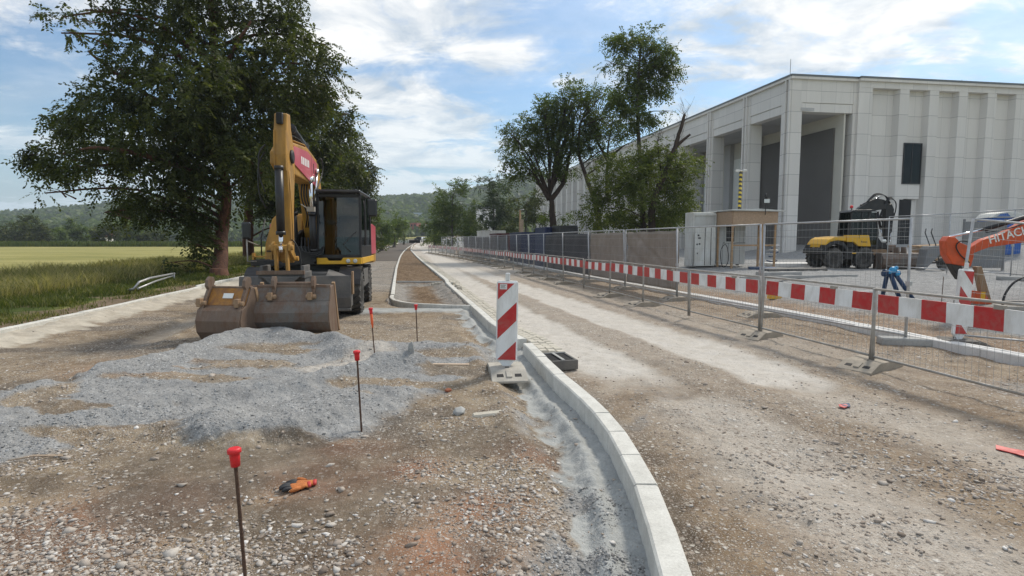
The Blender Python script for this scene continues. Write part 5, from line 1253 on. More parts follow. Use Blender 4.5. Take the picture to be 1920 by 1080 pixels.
    poly2 = [(x*1.0+(-.03 if i in (0, 5) else 0), y-(.03 if i < 4 else 0)) for i, (x, y) in enumerate(poly)]
    mb = MB(); mb.prism(poly2, TOP-.098, TOP+.05, 'z'); part('roof_edge', mb, 'roofedge', Matrix())
    for k, (x, y, h) in enumerate(((.9, 1.5, 1.7), (4.0, 6, 1.3), (18.5, 3, 1.2))):
        p = d2*x+d1*y; mb = MB(); mb.tube([(p.x, p.y, TOP), (p.x, p.y, TOP+h)], .022, 6); part('lightning_rod', mb, 'roofedge', Matrix())
    return root
build_hall()
# ------------------------------------------------------------------ site hut: container with a chipboard canopy
def yard(px, py): p = gp(px, py); return p
def build_hut():
    o = gp(1366, 503); rz = R(11); root = empty('site_hut', o, rz, 'white site container hut with chipboard canopy behind the mesh fence', 'hut')
    mb = MB(); mb.box(-.02, 1.45, 1.0, 3.0, .12, 2.5); mb.build('container_wall', M['cgrey'], root, bevel=.02)
    s = MB()
    for k in range(1, 5): s.box(k*.29-.006, k*.29+.006, .996, 1.0, .15, 1.1)
    for k in (1, 2): s.box(.95+k*.2-.006, .95+k*.2+.006, .996, 1.0, 1.15, 2.4)
    s.box(.3, 1.45, .994, 1.0, 1.10, 1.13); s.build('panel_seams', M['blackm'], root)
    wn = MB(); wn.box(.42, .86, .985, 1.01, 1.18, 2.10); wo = wn.build('window', M['cdark'], root)
    br = MB()
    for k in range(4): br.tube([(.48+k*.11, .97, 1.2), (.48+k*.11, .97, 2.08)], .009, 6)
    for k in range(4): br.tube([(.43, .965, 1.36+k*.2), (.85, .965, 1.36+k*.2)], .008, 6)
    br.build('window_bars', M['greybox'], wo)
    si = MB(); si.box(.36, .92, .92, .995, 1.12, 1.175); si.box(.86, .92, .96, .995, 1.18, 2.1); si.box(.36, .42, .96, .995, 1.18, 2.1); si.build('window_frame', M['cwhite'], wo)
    lc = MB(); lc.box(-1.25, -.06, 1.02, 1.7, .05, 2.50); lc.build('container_end', M['cwhite'], root, bevel=.03)
    le = MB(); le.box(-1.14, -.18, 1.0, 1.018, .2, 2.30); lo = le.build('end_panel', M['cgrey'], root)
    fr_ = MB(); fr_.box(-1.23, -1.17, .96, 1.0, .1, 2.45); fr_.box(-.14, -.08, .96, 1.0, .1, 2.45); fr_.box(-1.17, -.14, .96, 1.0, 2.36, 2.45); fr_.build('end_frame', M['cwhite'], root)
    ld = MB(); ld.box(-1.42, -.45, .42, .47, .10, 1.82); ldo = ld.build('door_leaf', M['cwhite'], root, bevel=.006)
    sl3 = MB(); sl3.box(-.95, -.92, .414, .419, .12, 1.80); sl3.box(-.66, -.63, .414, .419, .12, 1.80)
    for z, x, w in ((1.42, -1.3, .08), (1.30, -1.27, .12), (1.02, -1.35, .07), (1.04, -1.24, .08), (.62, -1.32, .05)): sl3.box(x, x+w, .413, .419, z, z+.07)
    sl3.build('door_fittings', M['blackm'], ldo)
    cn = MB(); cn.box(0, 2.18, -.24, -.20, 1.93, 2.50); cn.build('canopy_front', M['osb'], root)
    cn = MB(); cn.box(-.04, .0, -.199, 1.2, 1.93, 2.50); cn.build('canopy_side', M['osb'], root); cn = MB(); cn.box(2.18, 2.22, -.199, 1.2, 1.93, 2.50); cn.build('canopy_side', M['osb'], root)
    cr = MB(); cr.prism([(-.12, 2.53), (2.48, 2.51), (2.48, 2.55), (1.2, 2.62), (-.12, 2.58)], -.36, 2.6, 'y'); cr.build('canopy_roof', M['cwhite'], root)
    for x, y, w in ((-.03, .9, .05), (.0, -.18, .05), (1.45, -.18, .05), (1.56, -.18, .03), (2.1, -.18, .05), (2.1, 1.0, .05)):
        pb = MB(); pb.box(x, x+w*1.6, y, y+.07, .0, 1.93); pb.build('canopy_post', M['timber'], root, bevel=.004)
    bb = MB(); bb.box(.1, 2.1, -.16, -.12, .98, 1.05); bb.build('rail', M['timber'], root); bb = MB(); bb.prism([(.05, 1.75), (.3, 1.93), (.05, 1.93)], -.17, -.12, 'y'); bb.build('brace', M['timber'], root)
    hk = MB(); pts = [(-.28+.19*math.cos(t), -.1+.02*math.sin(3*t), .55+.50*math.sin(t)) for t in [2*math.pi*k/28 for k in range(29)]]
    ho = hk.tube(pts, .018, 6).build('cable_loop', M['hose']); ho.location = o; ho.rotation_euler = (0, 0, rz); tag(ho, 'black cable loop hanging from a post of the site hut', 'cable')
build_hut()
def mast():
    p = at(1383, 470, 27.5); p.z = gz(p.x, p.y); root = empty('camera_mast', p, 0, 'black and yellow striped mast with cameras rising behind the site hut', 'mast')
    top = at(1385, 322, 27.5).z-p.z; mb = MB(); mb.tube([(0, 0, -.2), (.03, 0, top)], .075, 14); mb.build('striped_pole', M['caution'], root)
    cb = MB(); cb.box(-.26, -.05, -.10, .02, top-.02, top+.09, bev=.02); cb.box(.10, .30, -.10, .02, top-.0, top+.11, bev=.02); cb.tube([(-.2, 0, top+.02), (.26, 0, top+.04)], .035, 8); cb.build('camera_head', M['cwhite'], root)
mast()
def floodlight():
    p = at(1437, 376, 24.6); root = empty('floodlight', p, 0, 'small square floodlight on a bracket above the hut canopy', 'floodlight')
    mb = MB(); mb.box(-.14, .16, -.03, .05, -.13, .09, bev=.01); mb.build('housing', M['black'], root)
    g = MB(); g.box(-.11, .13, -.036, -.031, -.10, .06); g.build('lens', M['lamp'], root)
    s = MB(); zb_ = p.z; s.tube([(.0, .03, .08), (-.02, .05, .30)], .05, 8); s.tube([(.0, .06, -.14), (.0, .06, -.62)], .018, 6); s.build('bracket', M['blackm'], root)
floodlight()
# ------------------------------------------------------------------ compact black and yellow excavator in the yard
def build_compact():
    p = gp(1596, 503); E = empty('compact_excavator', p, R(2), 'compact wheeled excavator with yellow rear hood, black cab and folded black boom', 'excavator'); E.scale = (.72, .80, .82)
    # local: x to the right (front of machine), -y towards the viewer
    for x, r in ((-1.62, .55), (.22, .57)):
        for y in (-.62, .95):
            w = wheel(E, (x, y, r), r, .42, -1 if y < 0 else 1, 'dusty', 18); w.rotation_euler = (0, 0, R(90) if y < 0 else R(90))
    ch = MB(); ch.box(-2.0, .9, -.45, .8, .5, .92); ch.box(.6, 1.6, -.45, .8, .55, .85); ch.box(-1.0, -.45, -.75, 1.0, .5, 1.05); ch.build('chassis', M['blackm'], E, bevel=.02)
    fe = MB(); pts = [(-2.32, .98), (-2.22, 1.26), (-1.92, 1.44), (-1.5, 1.48), (-1.12, 1.38), (-.9, 1.12), (-.86, .98), (-1.0, .98), (-1.16, 1.2), (-1.62, 1.32), (-2.02, 1.18), (-2.2, .98)]
    fe.prism([(x, z) for x, z in pts], -.86, -.30, 'y'); fe.prism(pts, .65, 1.15, 'y'); fe.prism([(-2.42, .80), (-2.38, 1.02), (-2.2, 1.1), (-1.95, 1.0), (-2.1, .72)], -.8, 1.1, 'y'); fe.build('fender', M['black'], E, bevel=.02)
    ho = MB(); ho.prism([(-2.24, 1.12), (-2.2, 1.32), (-2.0, 1.56), (-1.7, 1.68), (-.95, 1.72), (-.95, 1.46), (-1.5, 1.50), (-1.95, 1.42), (-2.15, 1.2)], -.80, 1.02, 'y'); ho.build('rear_hood', M['yellow2'], E, bevel=.05)
    si = MB(); si.prism([(-.93, 1.78), (.42, 1.78), (.56, 1.18), (-.20, 1.20), (-.5, 1.42), (-.93, 1.42)], -.80, -.45, 'y'); sio = si.build('side_cover', M['yellow2'], E, bevel=.03)
    ss_ = MB(); ss_.box(.02, .32, -.806, -.801, 1.40, 1.44); ss_.box(-.05, .0, -.806, -.801, 1.40, 1.48); ss_.box(-.2, -.18, -.81, -.80, 1.60, 1.80); ss_.build('marking', M['blackm'], sio)
    ra = MB(); ra.box(-.55, .4, -.78, -.74, .80, .86); ra.build('step_bar', M['yellow2'], E)
    tu = MB(); tu.box(-.95, 1.25, -.55, .95, .98, 1.22); tu.box(.6, 1.9, -.1, .6, 1.0, 1.35); tu.build('turntable', M['blackm'], E, bevel=.03)
    c = empty('cab'); c.parent = E
    cf = MB(); y0, y1 = -.66, .42; z0, z1 = 1.15, 3.08
    for yy in (y0, y1-.07):
        cf.prism([(-.72, z0+.6), (-.62, z1), (-.54, z1), (-.63, z0+.6)], yy, yy+.07, 'y'); cf.prism([(.98, z0), (1.02, 1.9), (.82, z1-.06), (.90, z1-.06), (1.12, 1.9), (1.08, z0)], yy, yy+.07, 'y')
        cf.box(-.0, .09, yy, yy+.07, z0, z1); cf.box(.42, .54, yy, yy+.07, z0, z1); cf.box(-.72, 1.08, yy, yy+.07, z0, z0+.12); cf.box(.09, 1.06, yy, yy+.07, 1.86, 1.92)
    cf.prism([(-.68, z1-.1), (-.55, z1+.02), (.6, z1+.04), (.92, z1-.04), (.92, z1-.10)], y0-.02, y1+.02, 'y'); cf.box(-.72, -.05, y0+.01, y0+.06, z0, 1.75); cf.box(-.72, -.66, y0+.07, y1-.07, z0, 1.8); cf.box(-.66, 1.0, y0+.07, y1-.07, z0, z0+.06)
    cf.build('cab_frame', M['black'], c, bevel=.02)
    g = MB(); yy = y0+.03
    g.quad((-.65, yy, 1.75), (.0, yy, 1.75), (.0, yy, z1-.1), (-.58, yy, z1-.1)); g.quad((.09, yy, z0+.12), (.42, yy, z0+.12), (.42, yy, z1-.1), (.09, yy, z1-.1)); g.quad((.54, yy, z0+.12), (1.02, yy, z0+.12), (1.02, yy, 1.86), (.54, yy, 1.86)); g.quad((.54, yy, 1.92), (1.02, yy, 1.92), (.84, yy, z1-.1), (.54, yy, z1-.1))
    yy = y1-.03
    g.quad((-.65, yy, 1.75), (.0, yy, 1.75), (.0, yy, z1-.1), (-.58, yy, z1-.1)); g.quad((.54, yy, 1.92), (1.02, yy, 1.92), (.84, yy, z1-.1), (.54, yy, z1-.1))
    g.quad((1.06, y0+.07, z0+.15), (1.06, y1-.07, z0+.15), (1.07, y1-.07, 1.9), (1.07, y0+.07, 1.9)); g.quad((1.07, y0+.07, 1.9), (1.07, y1-.07, 1.9), (.86, y1-.07, z1-.1), (.86, y0+.07, z1-.1))
    g.build('cab_glass', M['glassd'], c, fixn=False)
    st_ = MB(); st_.box(-.2, .3, -.35, .15, 1.55, 1.7, bev=.04); st_.box(-.3, -.15, -.35, .15, 1.6, 2.4, bev=.04); st_.build('operator_seat', M['seat'], c)
    sh = MB(); sh.box(.58, .88, y0-.05, y1+.02, z1-.11, z1-.075); sh.build('sun_visor', M['lamp'], c)
    bl = MB(); bl.tube([(-.32, -.2, z1), (-.32, -.2, z1+.13)], .02, 8); blo = bl.build('beacon_post', M['black'], E); bg = MB(); bg.lathe([(.07, 0), (.085, .04), (.08, .13), (.03, .16)], 14, M=T(-.32, -.2, z1+.13)); bg.build('beacon_lamp', M['redcap'], blo)
    # boom: up beside the cab, arched forward, stick hanging down
    bo = MB(); bo.prism([(.0, 2.0), (.35, 2.95), (.75, 3.32), (1.3, 3.62), (1.75, 3.80), (2.25, 3.72), (2.62, 3.52), (2.75, 3.28), (2.55, 3.12), (2.2, 3.20), (1.7, 3.12), (1.1, 3.02), (.8, 2.9), (.55, 2.4), (.4, 1.9)], .50, .78, 'y'); bo.build('boom', M['black'], E, bevel=.03)
    sk = MB(); sk.prism([(2.40, 3.45), (2.72, 3.5), (2.90, 3.2), (2.86, 2.6), (2.75, 1.6), (2.62, 1.25), (2.42, 1.3), (2.40, 2.0), (2.36, 3.0)], .48, .80, 'y'); sk.build('stick', M['black'], E, bevel=.03)
    cyl(E, (1.95, .64, 3.05), (2.38, .64, 1.6), .075, .6, 'hydraulic_cylinder', 'black'); cyl(E, (2.93, .64, 3.0), (2.85, .64, 1.45), .07, .65, 'hydraulic_cylinder', 'black'); cyl(E, (.9, .64, 3.40), (2.0, .64, 3.86), .07, .6, 'hydraulic_cylinder', 'black')
    hs = MB()
    for k in range(4): hose(hs, [(1.2, .45+.05*k, 3.6), (1.7, .45+.05*k, 3.95+.03*k), (2.3, .45+.05*k, 3.9+.02*k), (2.62, .46+.05*k, 3.5)], .02)
    for k in range(4): hose(hs, [(2.3, .42+.05*k, 3.5), (2.55, .38+.03*k, 3.75+.04*k), (2.92+.03*k, .4+.05*k, 3.55), (2.92+.03*k, .42+.05*k, 3.0), (2.72, .44+.05*k, 2.5)], .022)
    for k in range(3): hose(hs, [(2.2, .44+.06*k, 3.2), (2.05, .42+.06*k, 2.85), (2.2, .42+.06*k, 2.5), (2.38, .45+.06*k, 2.2)], .02)
    hs.build('hydraulic_hoses', M['hose'], E, fixn=False)
    lh = MB(); lh.box(1.42, 1.78, -.5, -.2, 1.38, 1.56, bev=.06); lh.build('headlight', M['windowlit'], E)
    nb = MB(); nb.prism([(1.1, 1.15), (1.15, 1.75), (1.45, 1.4), (1.9, 1.3), (1.9, 1.0)], -.5, .3, 'y'); nb.build('front_bonnet', M['black'], E, bevel=.03)
    bk = MB(); bk.prism([(2.25, 1.25), (2.95, 1.25), (3.0, .95), (2.7, .62), (2.35, .55), (2.2, .85)], .25, 1.0, 'y'); bk.prism([(2.6, .95), (3.5, .85), (3.25, .55), (2.7, .5)], .1, 1.1, 'y'); bk.build('attachment', M['browns'], E, bevel=.02)
    bd = MB(); bd.box(.72, 1.7, -.7, -.3, .72, .95); bd.box(.7, 1.6, -.72, -.3, .95, 1.02, 0); bd.build('front_step', M['tan'], E, bevel=.02)
build_compact()
p = gp(1692, 505); gb = empty('ditching_bucket', p, R(2), 'long grey grading bucket lying in front of the compact excavator', 'bucket')
mb = MB(); prof = [(.35, .70), (.02, .68), (-.12, .45), (-.10, .2), (.05, .02), (.5, .0), (.5, .03), (.08, .05), (-.07, .22), (-.09, .44), (.04, .64), (.35, .66)]
mb.prism(prof, -.95, .85, 'x'); mb.build('shell', M['steelb'], gb, bevel=.008)
for x in (-.95, .83): mb = MB(); mb.prism([(.35, .71), (0, .70), (-.14, .45), (-.12, .18), (.04, .0), (.52, -.01), (.5, .4)], x, x+.022, 'x'); mb.build('side_plate', M['steelb'], gb)
mb = MB(); mb.prism([(.0, .66), (.05, .95), (.3, .95), (.3, .66)], -.2, -.15, 'x'); mb.prism([(.0, .66), (.05, .95), (.3, .95), (.3, .66)], .1, .15, 'x'); mb.build('hook_ear', M['browns'], gb)
# wheelbarrow standing on its nose
p = gp(1748, 507); wb = empty('wheelbarrow', p, R(-6), 'grey wheelbarrow tipped upright on the gravel beside the grading bucket', 'wheelbarrow')
mb = MB(); mb.prism([(-.52, .02), (-.40, .86), (-.30, 1.0), (.10, 1.02), (.16, .72), (-.10, .42), (-.44, .02)], -.28, .28, 'y'); mb.build('tray', M['greybox'], wb, bevel=.03)
wheel(wb, (.42, 0, .27), .27, .12, 1, 'galvd', 0).rotation_euler = (0, 0, R(90))
mb = MB()
for y in (-.2, .2): mb.tube([(.42, y*.4, .27), (.10, y, .45), (-.05, y, 1.05), (-.25, y, 1.55), (-.22, y, 1.72)], .02, 8)
mb.tube([(-.36, -.2, .5), (.42, -.08, .27)], .018, 6); mb.build('handle_frame', M['blackm'], wb)
# timber stack, planks
p = gp(1765, 492); tb = empty('timber_stack', p, R(-4), 'stack of pale planks and boards on the gravel behind the wheelbarrow', 'timber stack')
rnd = random.Random(3)
for k in range(7):
    mb = MB(); z = .15+.12*k; mb.box(-1.3+rnd.uniform(-.3, .2), 1.5+rnd.uniform(-.3, .3), -.5+.0*k, .5, z, z+.10); o = mb.build('plank', M['plank'] if k % 2 else M['timber'], tb, bevel=.005); o.rotation_euler = (0, R(-4+rnd.uniform(-2, 2)), R(rnd.uniform(-4, 4)))
# ------------------------------------------------------------------ orange digger arm reaching in from the right
def build_orange():
    Y = 11.5; o = at(1835, 520, Y); z0 = gz(o.x, Y)
    root = empty('orange_digger', (o.x, Y, z0), R(-10), 'orange mini digger whose lettered arm reaches into a pit at the right edge', 'excavator')
    # local x to the right; positions measured from pixels at this distance
    def q(px, py):
        v = at(px, py, Y)-Vector((o.x, Y, z0)); return (v.x, v.z)
    arm = [q(1806, 472), q(1815, 465), q(1838, 449), q(1870, 438), q(1921, 408), q(1990, 385), q(2010, 415), q(1990, 440), q(1921, 452), q(1850, 463), q(1832, 470), q(1812, 480)]
    mb = MB(); mb.prism(arm, -.10, .10, 'y'); ao = mb.build('arm', M['orange'], root, bevel=.015)
    sh = [q(1774, 452), q(1780, 443), q(1790, 444), q(1800, 455), q(1815, 462), q(1822, 478), q(1816, 500), q(1800, 498), q(1785, 495), q(1776, 478)]
    mb = MB(); mb.prism(sh, -.13, .13, 'y'); mb.build('arm_end', M['orange'], root, bevel=.02)
    dk = [q(1784, 495), q(1802, 497), q(1806, 520), q(1800, 525), q(1792, 512)]
    mb = MB(); mb.prism(dk, -.10, .10, 'y'); mb.build('link', M['blackm'], root, bevel=.01)
    a, b = q(1786, 444), q(1846, 430); c = q(1915, 407); 
    mb = MB(); mb.tube([(b[0], 0, b[1]), (c[0], 0, c[1]), ], .045, 12); co = mb.build('hydraulic_cylinder', M['black'], root)
    mb = MB(); mb.tube([(a[0], 0, a[1]), (b[0], 0, b[1])], .024, 10); mb.build('rod', M['chrome'], co)
    stick = [q(1832, 500), q(1842, 500), q(1858, 566), q(1866, 590), q(1848, 592)]
    mb = MB(); mb.prism(stick, .02, .16, 'y'); mb.build('dipper', M['tan'], root, bevel=.01)
    lo = [q(1828, 545), q(1842, 548), q(1860, 582), q(1840, 590), q(1826, 570)]
    mb = MB(); mb.prism(lo, -.06, .10, 'y'); mb.build('bucket_link', M['orange'], root, bevel=.01)
    wa = MB(); w0 = q(1808, 486); wa.prism([(w0[0]-.04, w0[1]-.07), (w0[0]+.07, w0[1]-.07), (w0[0]+.015, w0[1]+.10)], -.137, -.131, 'y'); wa.build('warning_sticker', M['yellow2'], root)
    ww = MB(); w0 = q(1836, 552); ww.box(w0[0]-.01, w0[0]+.07, -.068, -.062, w0[1]-.1, w0[1]+.06); ww.build('warning_sticker', M['yellow2'], root)
    p0, p1 = q(1848, 457), q(1917, 436); ang = math.atan2(p1[1]-p0[1], p1[0]-p0[0]); L = math.hypot(p1[0]-p0[0], p1[1]-p0[1])
    tm = text_mesh('HITACHI', 1.0, Matrix(), 'lettering', M['windowlit'], ao, .002, .012)
    xs = [v.co.x for v in tm.data.vertices]; ys = [v.co.y for v in tm.data.vertices]; s = L/(max(xs)-min(xs)); sy = .17/(max(ys)-min(ys))
    tm.data.transform(T(p0[0], -.104, p0[1]) @ RY(-ang) @ RX(R(90)) @ Matrix.Diagonal((s, sy, 1, 1)))
    hz = MB(); A_ = [(*q(1800, 470),), (*q(1792, 455),), (*q(1800, 448),), (*q(1830, 452),)]
    hose(hz, [(x, -.16, z) for x, z in [q(1812, 492), q(1797, 478), q(1790, 462), q(1798, 452), q(1815, 455)]], .012); hose(hz, [(x, -.14, z) for x, z in [q(1840, 436), q(1880, 428), q(1915, 414)]], .012); hz.build('hydraulic_hoses', M['hose'], root, fixn=False)
    # body of the digger just outside the picture
    x1 = q(2010, 415)[0]
    mb = MB(); mb.prism([(x1-.25, -.2+1.0), (x1-.35, 2.3), (x1+.2, 2.5), (x1+1.2, 1.3), (x1+1.1, .9), (x1+.1, 1.6)], -.11, .11, 'y'); mb.build('boom', M['orange'], root, bevel=.02)
    mb = MB(); mb.box(x1+.9, x1+2.4, -.75, .75, .65, 1.3, bev=.1); mb.build('body', M['orange'], root, bevel=.03)
    mb = MB(); mb.box(x1+1.0, x1+1.9, -.5, .5, 1.3, 2.4, bev=.06); mb.build('cab', M['black'], root, bevel=.02)
    mb = MB(); mb.box(x1+.6, x1+2.6, -.95, -.6, .0, .5, bev=.15); mb.box(x1+.6, x1+2.6, .6, .95, .0, .5, bev=.15); mb.build('track', M['rubber'], root, bevel=.03)
build_orange()
# steel trench box beside the arm
p = gp(1850, 597); tbx = empty('trench_box', p, R(-8), 'grey steel trench sheet standing at the pit under the orange arm', 'trench box')
mb = MB(); mb.box(0, 2.2, 0, .06, -.1, .22); mb.box(0, 2.2, .06, 1.0, .20, .23); mb.build('sheet', M['dusty'], tbx); mb = MB(); mb.box(-.02, 2.2, -.02, .0, .17, .24); mb.box(0, 2.2, 1.0, 1.06, .19, .26); mb.build('edge_rail', M['galvd'], tbx)
hb = MB(); hose(hb, [(.25, -.05, .15), (.3, -.02, .45), (.5, 0, .72), (.9, .05, .86), (1.4, .1, .9)], .022); ho = hb.build('black_hose', M['hose']); ho.location = p; tag(ho, 'thick black hose arching over the trench sheet at the right edge', 'hose')
# blue valve legs wrapped in plastic
p = gp(1690, 562); vs = empty('blue_standpipe', p, R(0), 'two dark blue steel pipes leaning together with bright blue plastic wrapped on top', 'standpipe')
Yv = p.y
def qv(px, py): v = at(px, py, Yv)-p; return (v.x, 0, v.z)
mb = MB(); a_ = qv(1669, 512); mb.tube([a_, qv(1686, 558)], .05, 12); mb.tube([(a_[0]+.10, -.0, a_[2]+.01), (qv(1711, 562)[0], -.05, -.02)], .05, 12); mb.tube([(a_[0], .1, a_[2]), (qv(1680, 556)[0], .5, 0)], .05, 12); mb.build('pipe', M['bluedk'], vs)
mb = MB(); mb.tube([(a_[0]-.18, 0, a_[2]-.02), (a_[0]+.22, 0, a_[2]+.0)], .065, 12); mb.lathe([(.09, -.03), (.09, .03)], 14, M=T(a_[0]-.12, 0, a_[2]) @ RY(R(90))); mb.build('valve_body', M['bluedk'], vs)
V_, F_ = icos()
for k, (dx, dz, s) in enumerate(((.05, .08, .11), (.16, .0, .10), (.12, .12, .07), (-.04, .02, .08))):
    mb = MB(); r_ = random.Random(k); mb.add([tuple(v*s*r_.uniform(.7, 1.2)) for v in V_], [tuple(f) for f in F_]); w_ = mb.build('plastic_wrap', M['bluelite'], vs); w_.location = (a_[0]+dx, -.03, a_[2]+dz); w_.modifiers.new('s', 'SUBSURF').levels = 1; w_.modifiers['s'].render_levels = 1
p = gp(1765, 570); mb = MB(); mb.tube([(0, 0, -.1), (.01, 0, .62)], .008, 6); o = mb.build('iron_pin', M['rebar']); o.location = p; tag(o, 'thin bare iron pin standing in the gravel near the blue pipes', 'stake')
# portable toilet in blue with white roof
p = Vector((26.4, 30.0, gz(26.4, 30.0)-.1)); tl = empty('portable_toilet', p, R(-6), 'blue portable toilet with white roof behind the orange digger arm', 'toilet')
mb = MB(); mb.box(-.75, .75, 0, 1.2, .08, 2.1, bev=.04); mb.build('cabin', M['bluep'], tl)
mb = MB(); mb.prism([(-.82, 2.10), (.82, 2.10), (.62, 2.32), (.1, 2.42), (-.1, 2.42), (-.62, 2.32)], -.06, 1.26, 'y'); mb.build('roof', M['cwhite'], tl, bevel=.03)
mb = MB(); mb.prism([(-.6, 2.16), (.05, 2.16), (-.1, 2.33), (-.45, 2.28)], -.085, -.065, 'y'); mb.build('roof_panel', M['bluep'], tl); mb = MB(); mb.box(-.5, .5, -.03, -.001, .15, 2.0); mb.build('door', M['bluep'], tl, bevel=.01)
p = gp(1845, 507); mb = MB(); mb.box(-.9, .75, 0, .05, .1, 2.0); mb.box(-.95, -.9, -.02, .07, 0, 2.1); mb.box(.75, .8, -.02, .07, 0, 2.1); o = mb.build('steel_sheet', M['greybox']); o.location = p; tag(o, 'tall grey steel sheet standing in front of the blue toilet', 'metal sheet')
# pile of bundled pipes, white boards, dark plates by the hut
def pipes_pile():
    p = gp(1450, 497); root = empty('pipe_bundle', p, R(-12), 'tangled bundle of blue and silver hoses leaning beside the site hut', 'hose bundle'); r = random.Random(6)
    for k in range(9):
        mb = MB(); pts = [(r.uniform(-.35, .25), r.uniform(-.2, .2), .08+.11*k+r.uniform(-.04, .05)) for _ in range(5)]; pts.sort(); hose(mb, pts, .035); mb.build('hose', M['bluedk'] if k % 2 else M['galv'], root, fixn=False)
pipes_pile()
def board(px, py, L, W, H, rz, material, name, label, cat, tilt=0):
    p = gp(px, py); mb = MB(); mb.box(-L/2, L/2, -W/2, W/2, 0, H); o = mb.build(name, M[material], bevel=.008); o.location = p; o.rotation_euler = (tilt, 0, rz); tag(o, label, cat); return o
board(1497, 499, 3.2, 1.6, .16, R(3), 'kerbnew', 'white_slab', 'wide white slab lying on the gravel between hut and compact excavator', 'slab')
board(1490, 508, 2.6, .5, .10, R(10), 'dusty', 'dark_sheet', 'dark flat sheet lying in front of the white slab by the hut', 'sheet')
board(1500, 522, 4.6, .12, .10, R(14), 'conc', 'long_timber', 'long grey beam lying across the gravel in front of the compact excavator', 'beam')
board(1430, 505, 1.1, .5, .08, R(-10), 'bluedk', 'blue_sheet', 'small dark blue sheet on the ground in front of the hut', 'sheet', .1)
board(1640, 549, 1.5, .10, .05, R(4), 'kerbnew', 'white_batten', 'white batten lying on the gravel near the blue pipes', 'batten')
board(1452, 560, .35, .2, .14, R(20), 'yellow2', 'yellow_box', 'small yellow box behind the low barrier near the tall fence foot', 'box')
board(1460, 516, 1.6, .35, .12, R(9), 'conc', 'grey_block', 'low grey block on the ground left of the long beam', 'block')
# ------------------------------------------------------------------ containers and stores behind the tarps
def container(px, Y, W, H, D, rz, material, label, ribs=12, dz=0, name='storage_container', roof=None):
    x = (px-960)/FPX*Y; root = empty(name, (x, Y, gz(x, Y)+dz), rz, label, 'container')
    mb = MB(); n = ribs*2; pr = []
    for k in range(n+1): pr.append((-W/2+W*k/n, 0 if k % 2 else .035))
    mb.prism(pr+[(W/2, D), (-W/2, D)], .1, H-.1, 'z'); mb.build('wall', M[material], root)
    fr = MB(); fr.box(-W/2-.03, W/2+.03, -.03, D+.03, H-.10, H); fr.box(-W/2-.03, W/2+.03, -.03, D+.03, 0, .10)
    for sx in (-1, 1): fr.box(sx*W/2-.05, sx*W/2+.05, -.032, .06, .1, H-.1)
    fr.build('frame', M[roof or material], root, bevel=.01); return root
container(1012, 40, 2.6, 2.25, 5, R(10), 'bluebox', 'dark blue storage container behind the mesh fence under the left tree')
container(1046, 35, 1.6, 2.5, 3, R(10), 'bluebox', 'dark blue container top showing above the black tarps', 8)
container(1066, 33, 1.0, 2.55, 2, R(10), 'black', 'black tool box container beside the trunk above the black tarps', 5)
container(958, 52, 2.6, 2.3, 5, R(10), 'maroon', 'maroon storage container behind the far fence', 10)
container(990, 43, 1.3, 2.3, 3, R(10), 'greybox', 'narrow grey container between the maroon and the blue ones', 6)
container(925, 60, 2.6, 2.7, 4, R(10), 'cwhite', 'white box body standing behind the far fence, left of the maroon container', 3, name='white_box_body')
def heap(px, py, n, s, material, seed, name, label, cat, kind=None):
    p = gp(px, py); r = random.Random(seed); root = empty(name, p, 0, label, cat)
    for k in range(n):
        mb = MB(); mb.add([tuple(Vector(v)*s*r.uniform(.75, 1.15)) for v in V_], [tuple(f) for f in F_]); o = mb.build('sack' if material == 'whitebag' else 'bundle', M[material], root)
        o.location = (r.uniform(-1, 1)*s*1.6*(n/4), r.uniform(-.5, .5)*s, s*.7+(k//4)*s*.9); o.scale = (1.3, 1, .8); md_ = o.modifiers.new('s', 'SUBSURF'); md_.levels = md_.render_levels = 1
heap(937, 474, 7, .42, 'whitebag', 3, 'sack_heap', 'heap of white sacks behind the barriers by the far tall fence', 'sacks')
heap(985, 474, 6, .5, 'conc', 4, 'grey_bundle_heap', 'grey wrapped bundle in front of the blue container', 'bundle')
r_ = random.Random(12)
for k, (px, py, w) in enumerate(((846, 474, .8), (872, 477, 1.0), (886, 479, .7), (898, 481, 1.1), (829, 471, .7), (920, 484, .8))):
    board(px, py, w*1.3, .8, .75+.2*r_.random(), R(12), 'kerbnew', 'white_block', 'white concrete block behind the barriers, %s of the row counted from the road bend' % ORD[[1, 2, 3, 4, 0, 5][k]], 'block')
mb = MB(); p = at(978, 447, 48); p.z = gz(p.x, p.y); mb.box(-.16, .16, -.05, .05, 0, 3.4); o = mb.build('pale_post', M['plank'], bevel=.01); o.location = p; tag(o, 'pale board post standing upright behind the maroon container', 'post')
p = at(975, 440, 50); p.z = gz(p.x, p.y); lm = empty('street_lamp', p, 0, 'slim wooden street lamp pole behind the containers', 'street lamp')
mb = MB(); mb.tube([(0, 0, 0), (0, 0, 4.3)], [.11, .08], 8); mb.build('pole', M['timber'], lm); mb = MB(); mb.tube([(0, 0, 4.3), (.35, -.1, 4.32)], .05, 6); mb.build('lamp_head', M['galv'], lm)
# pile of boards on container tops
heap2 = gp(1000, 470)
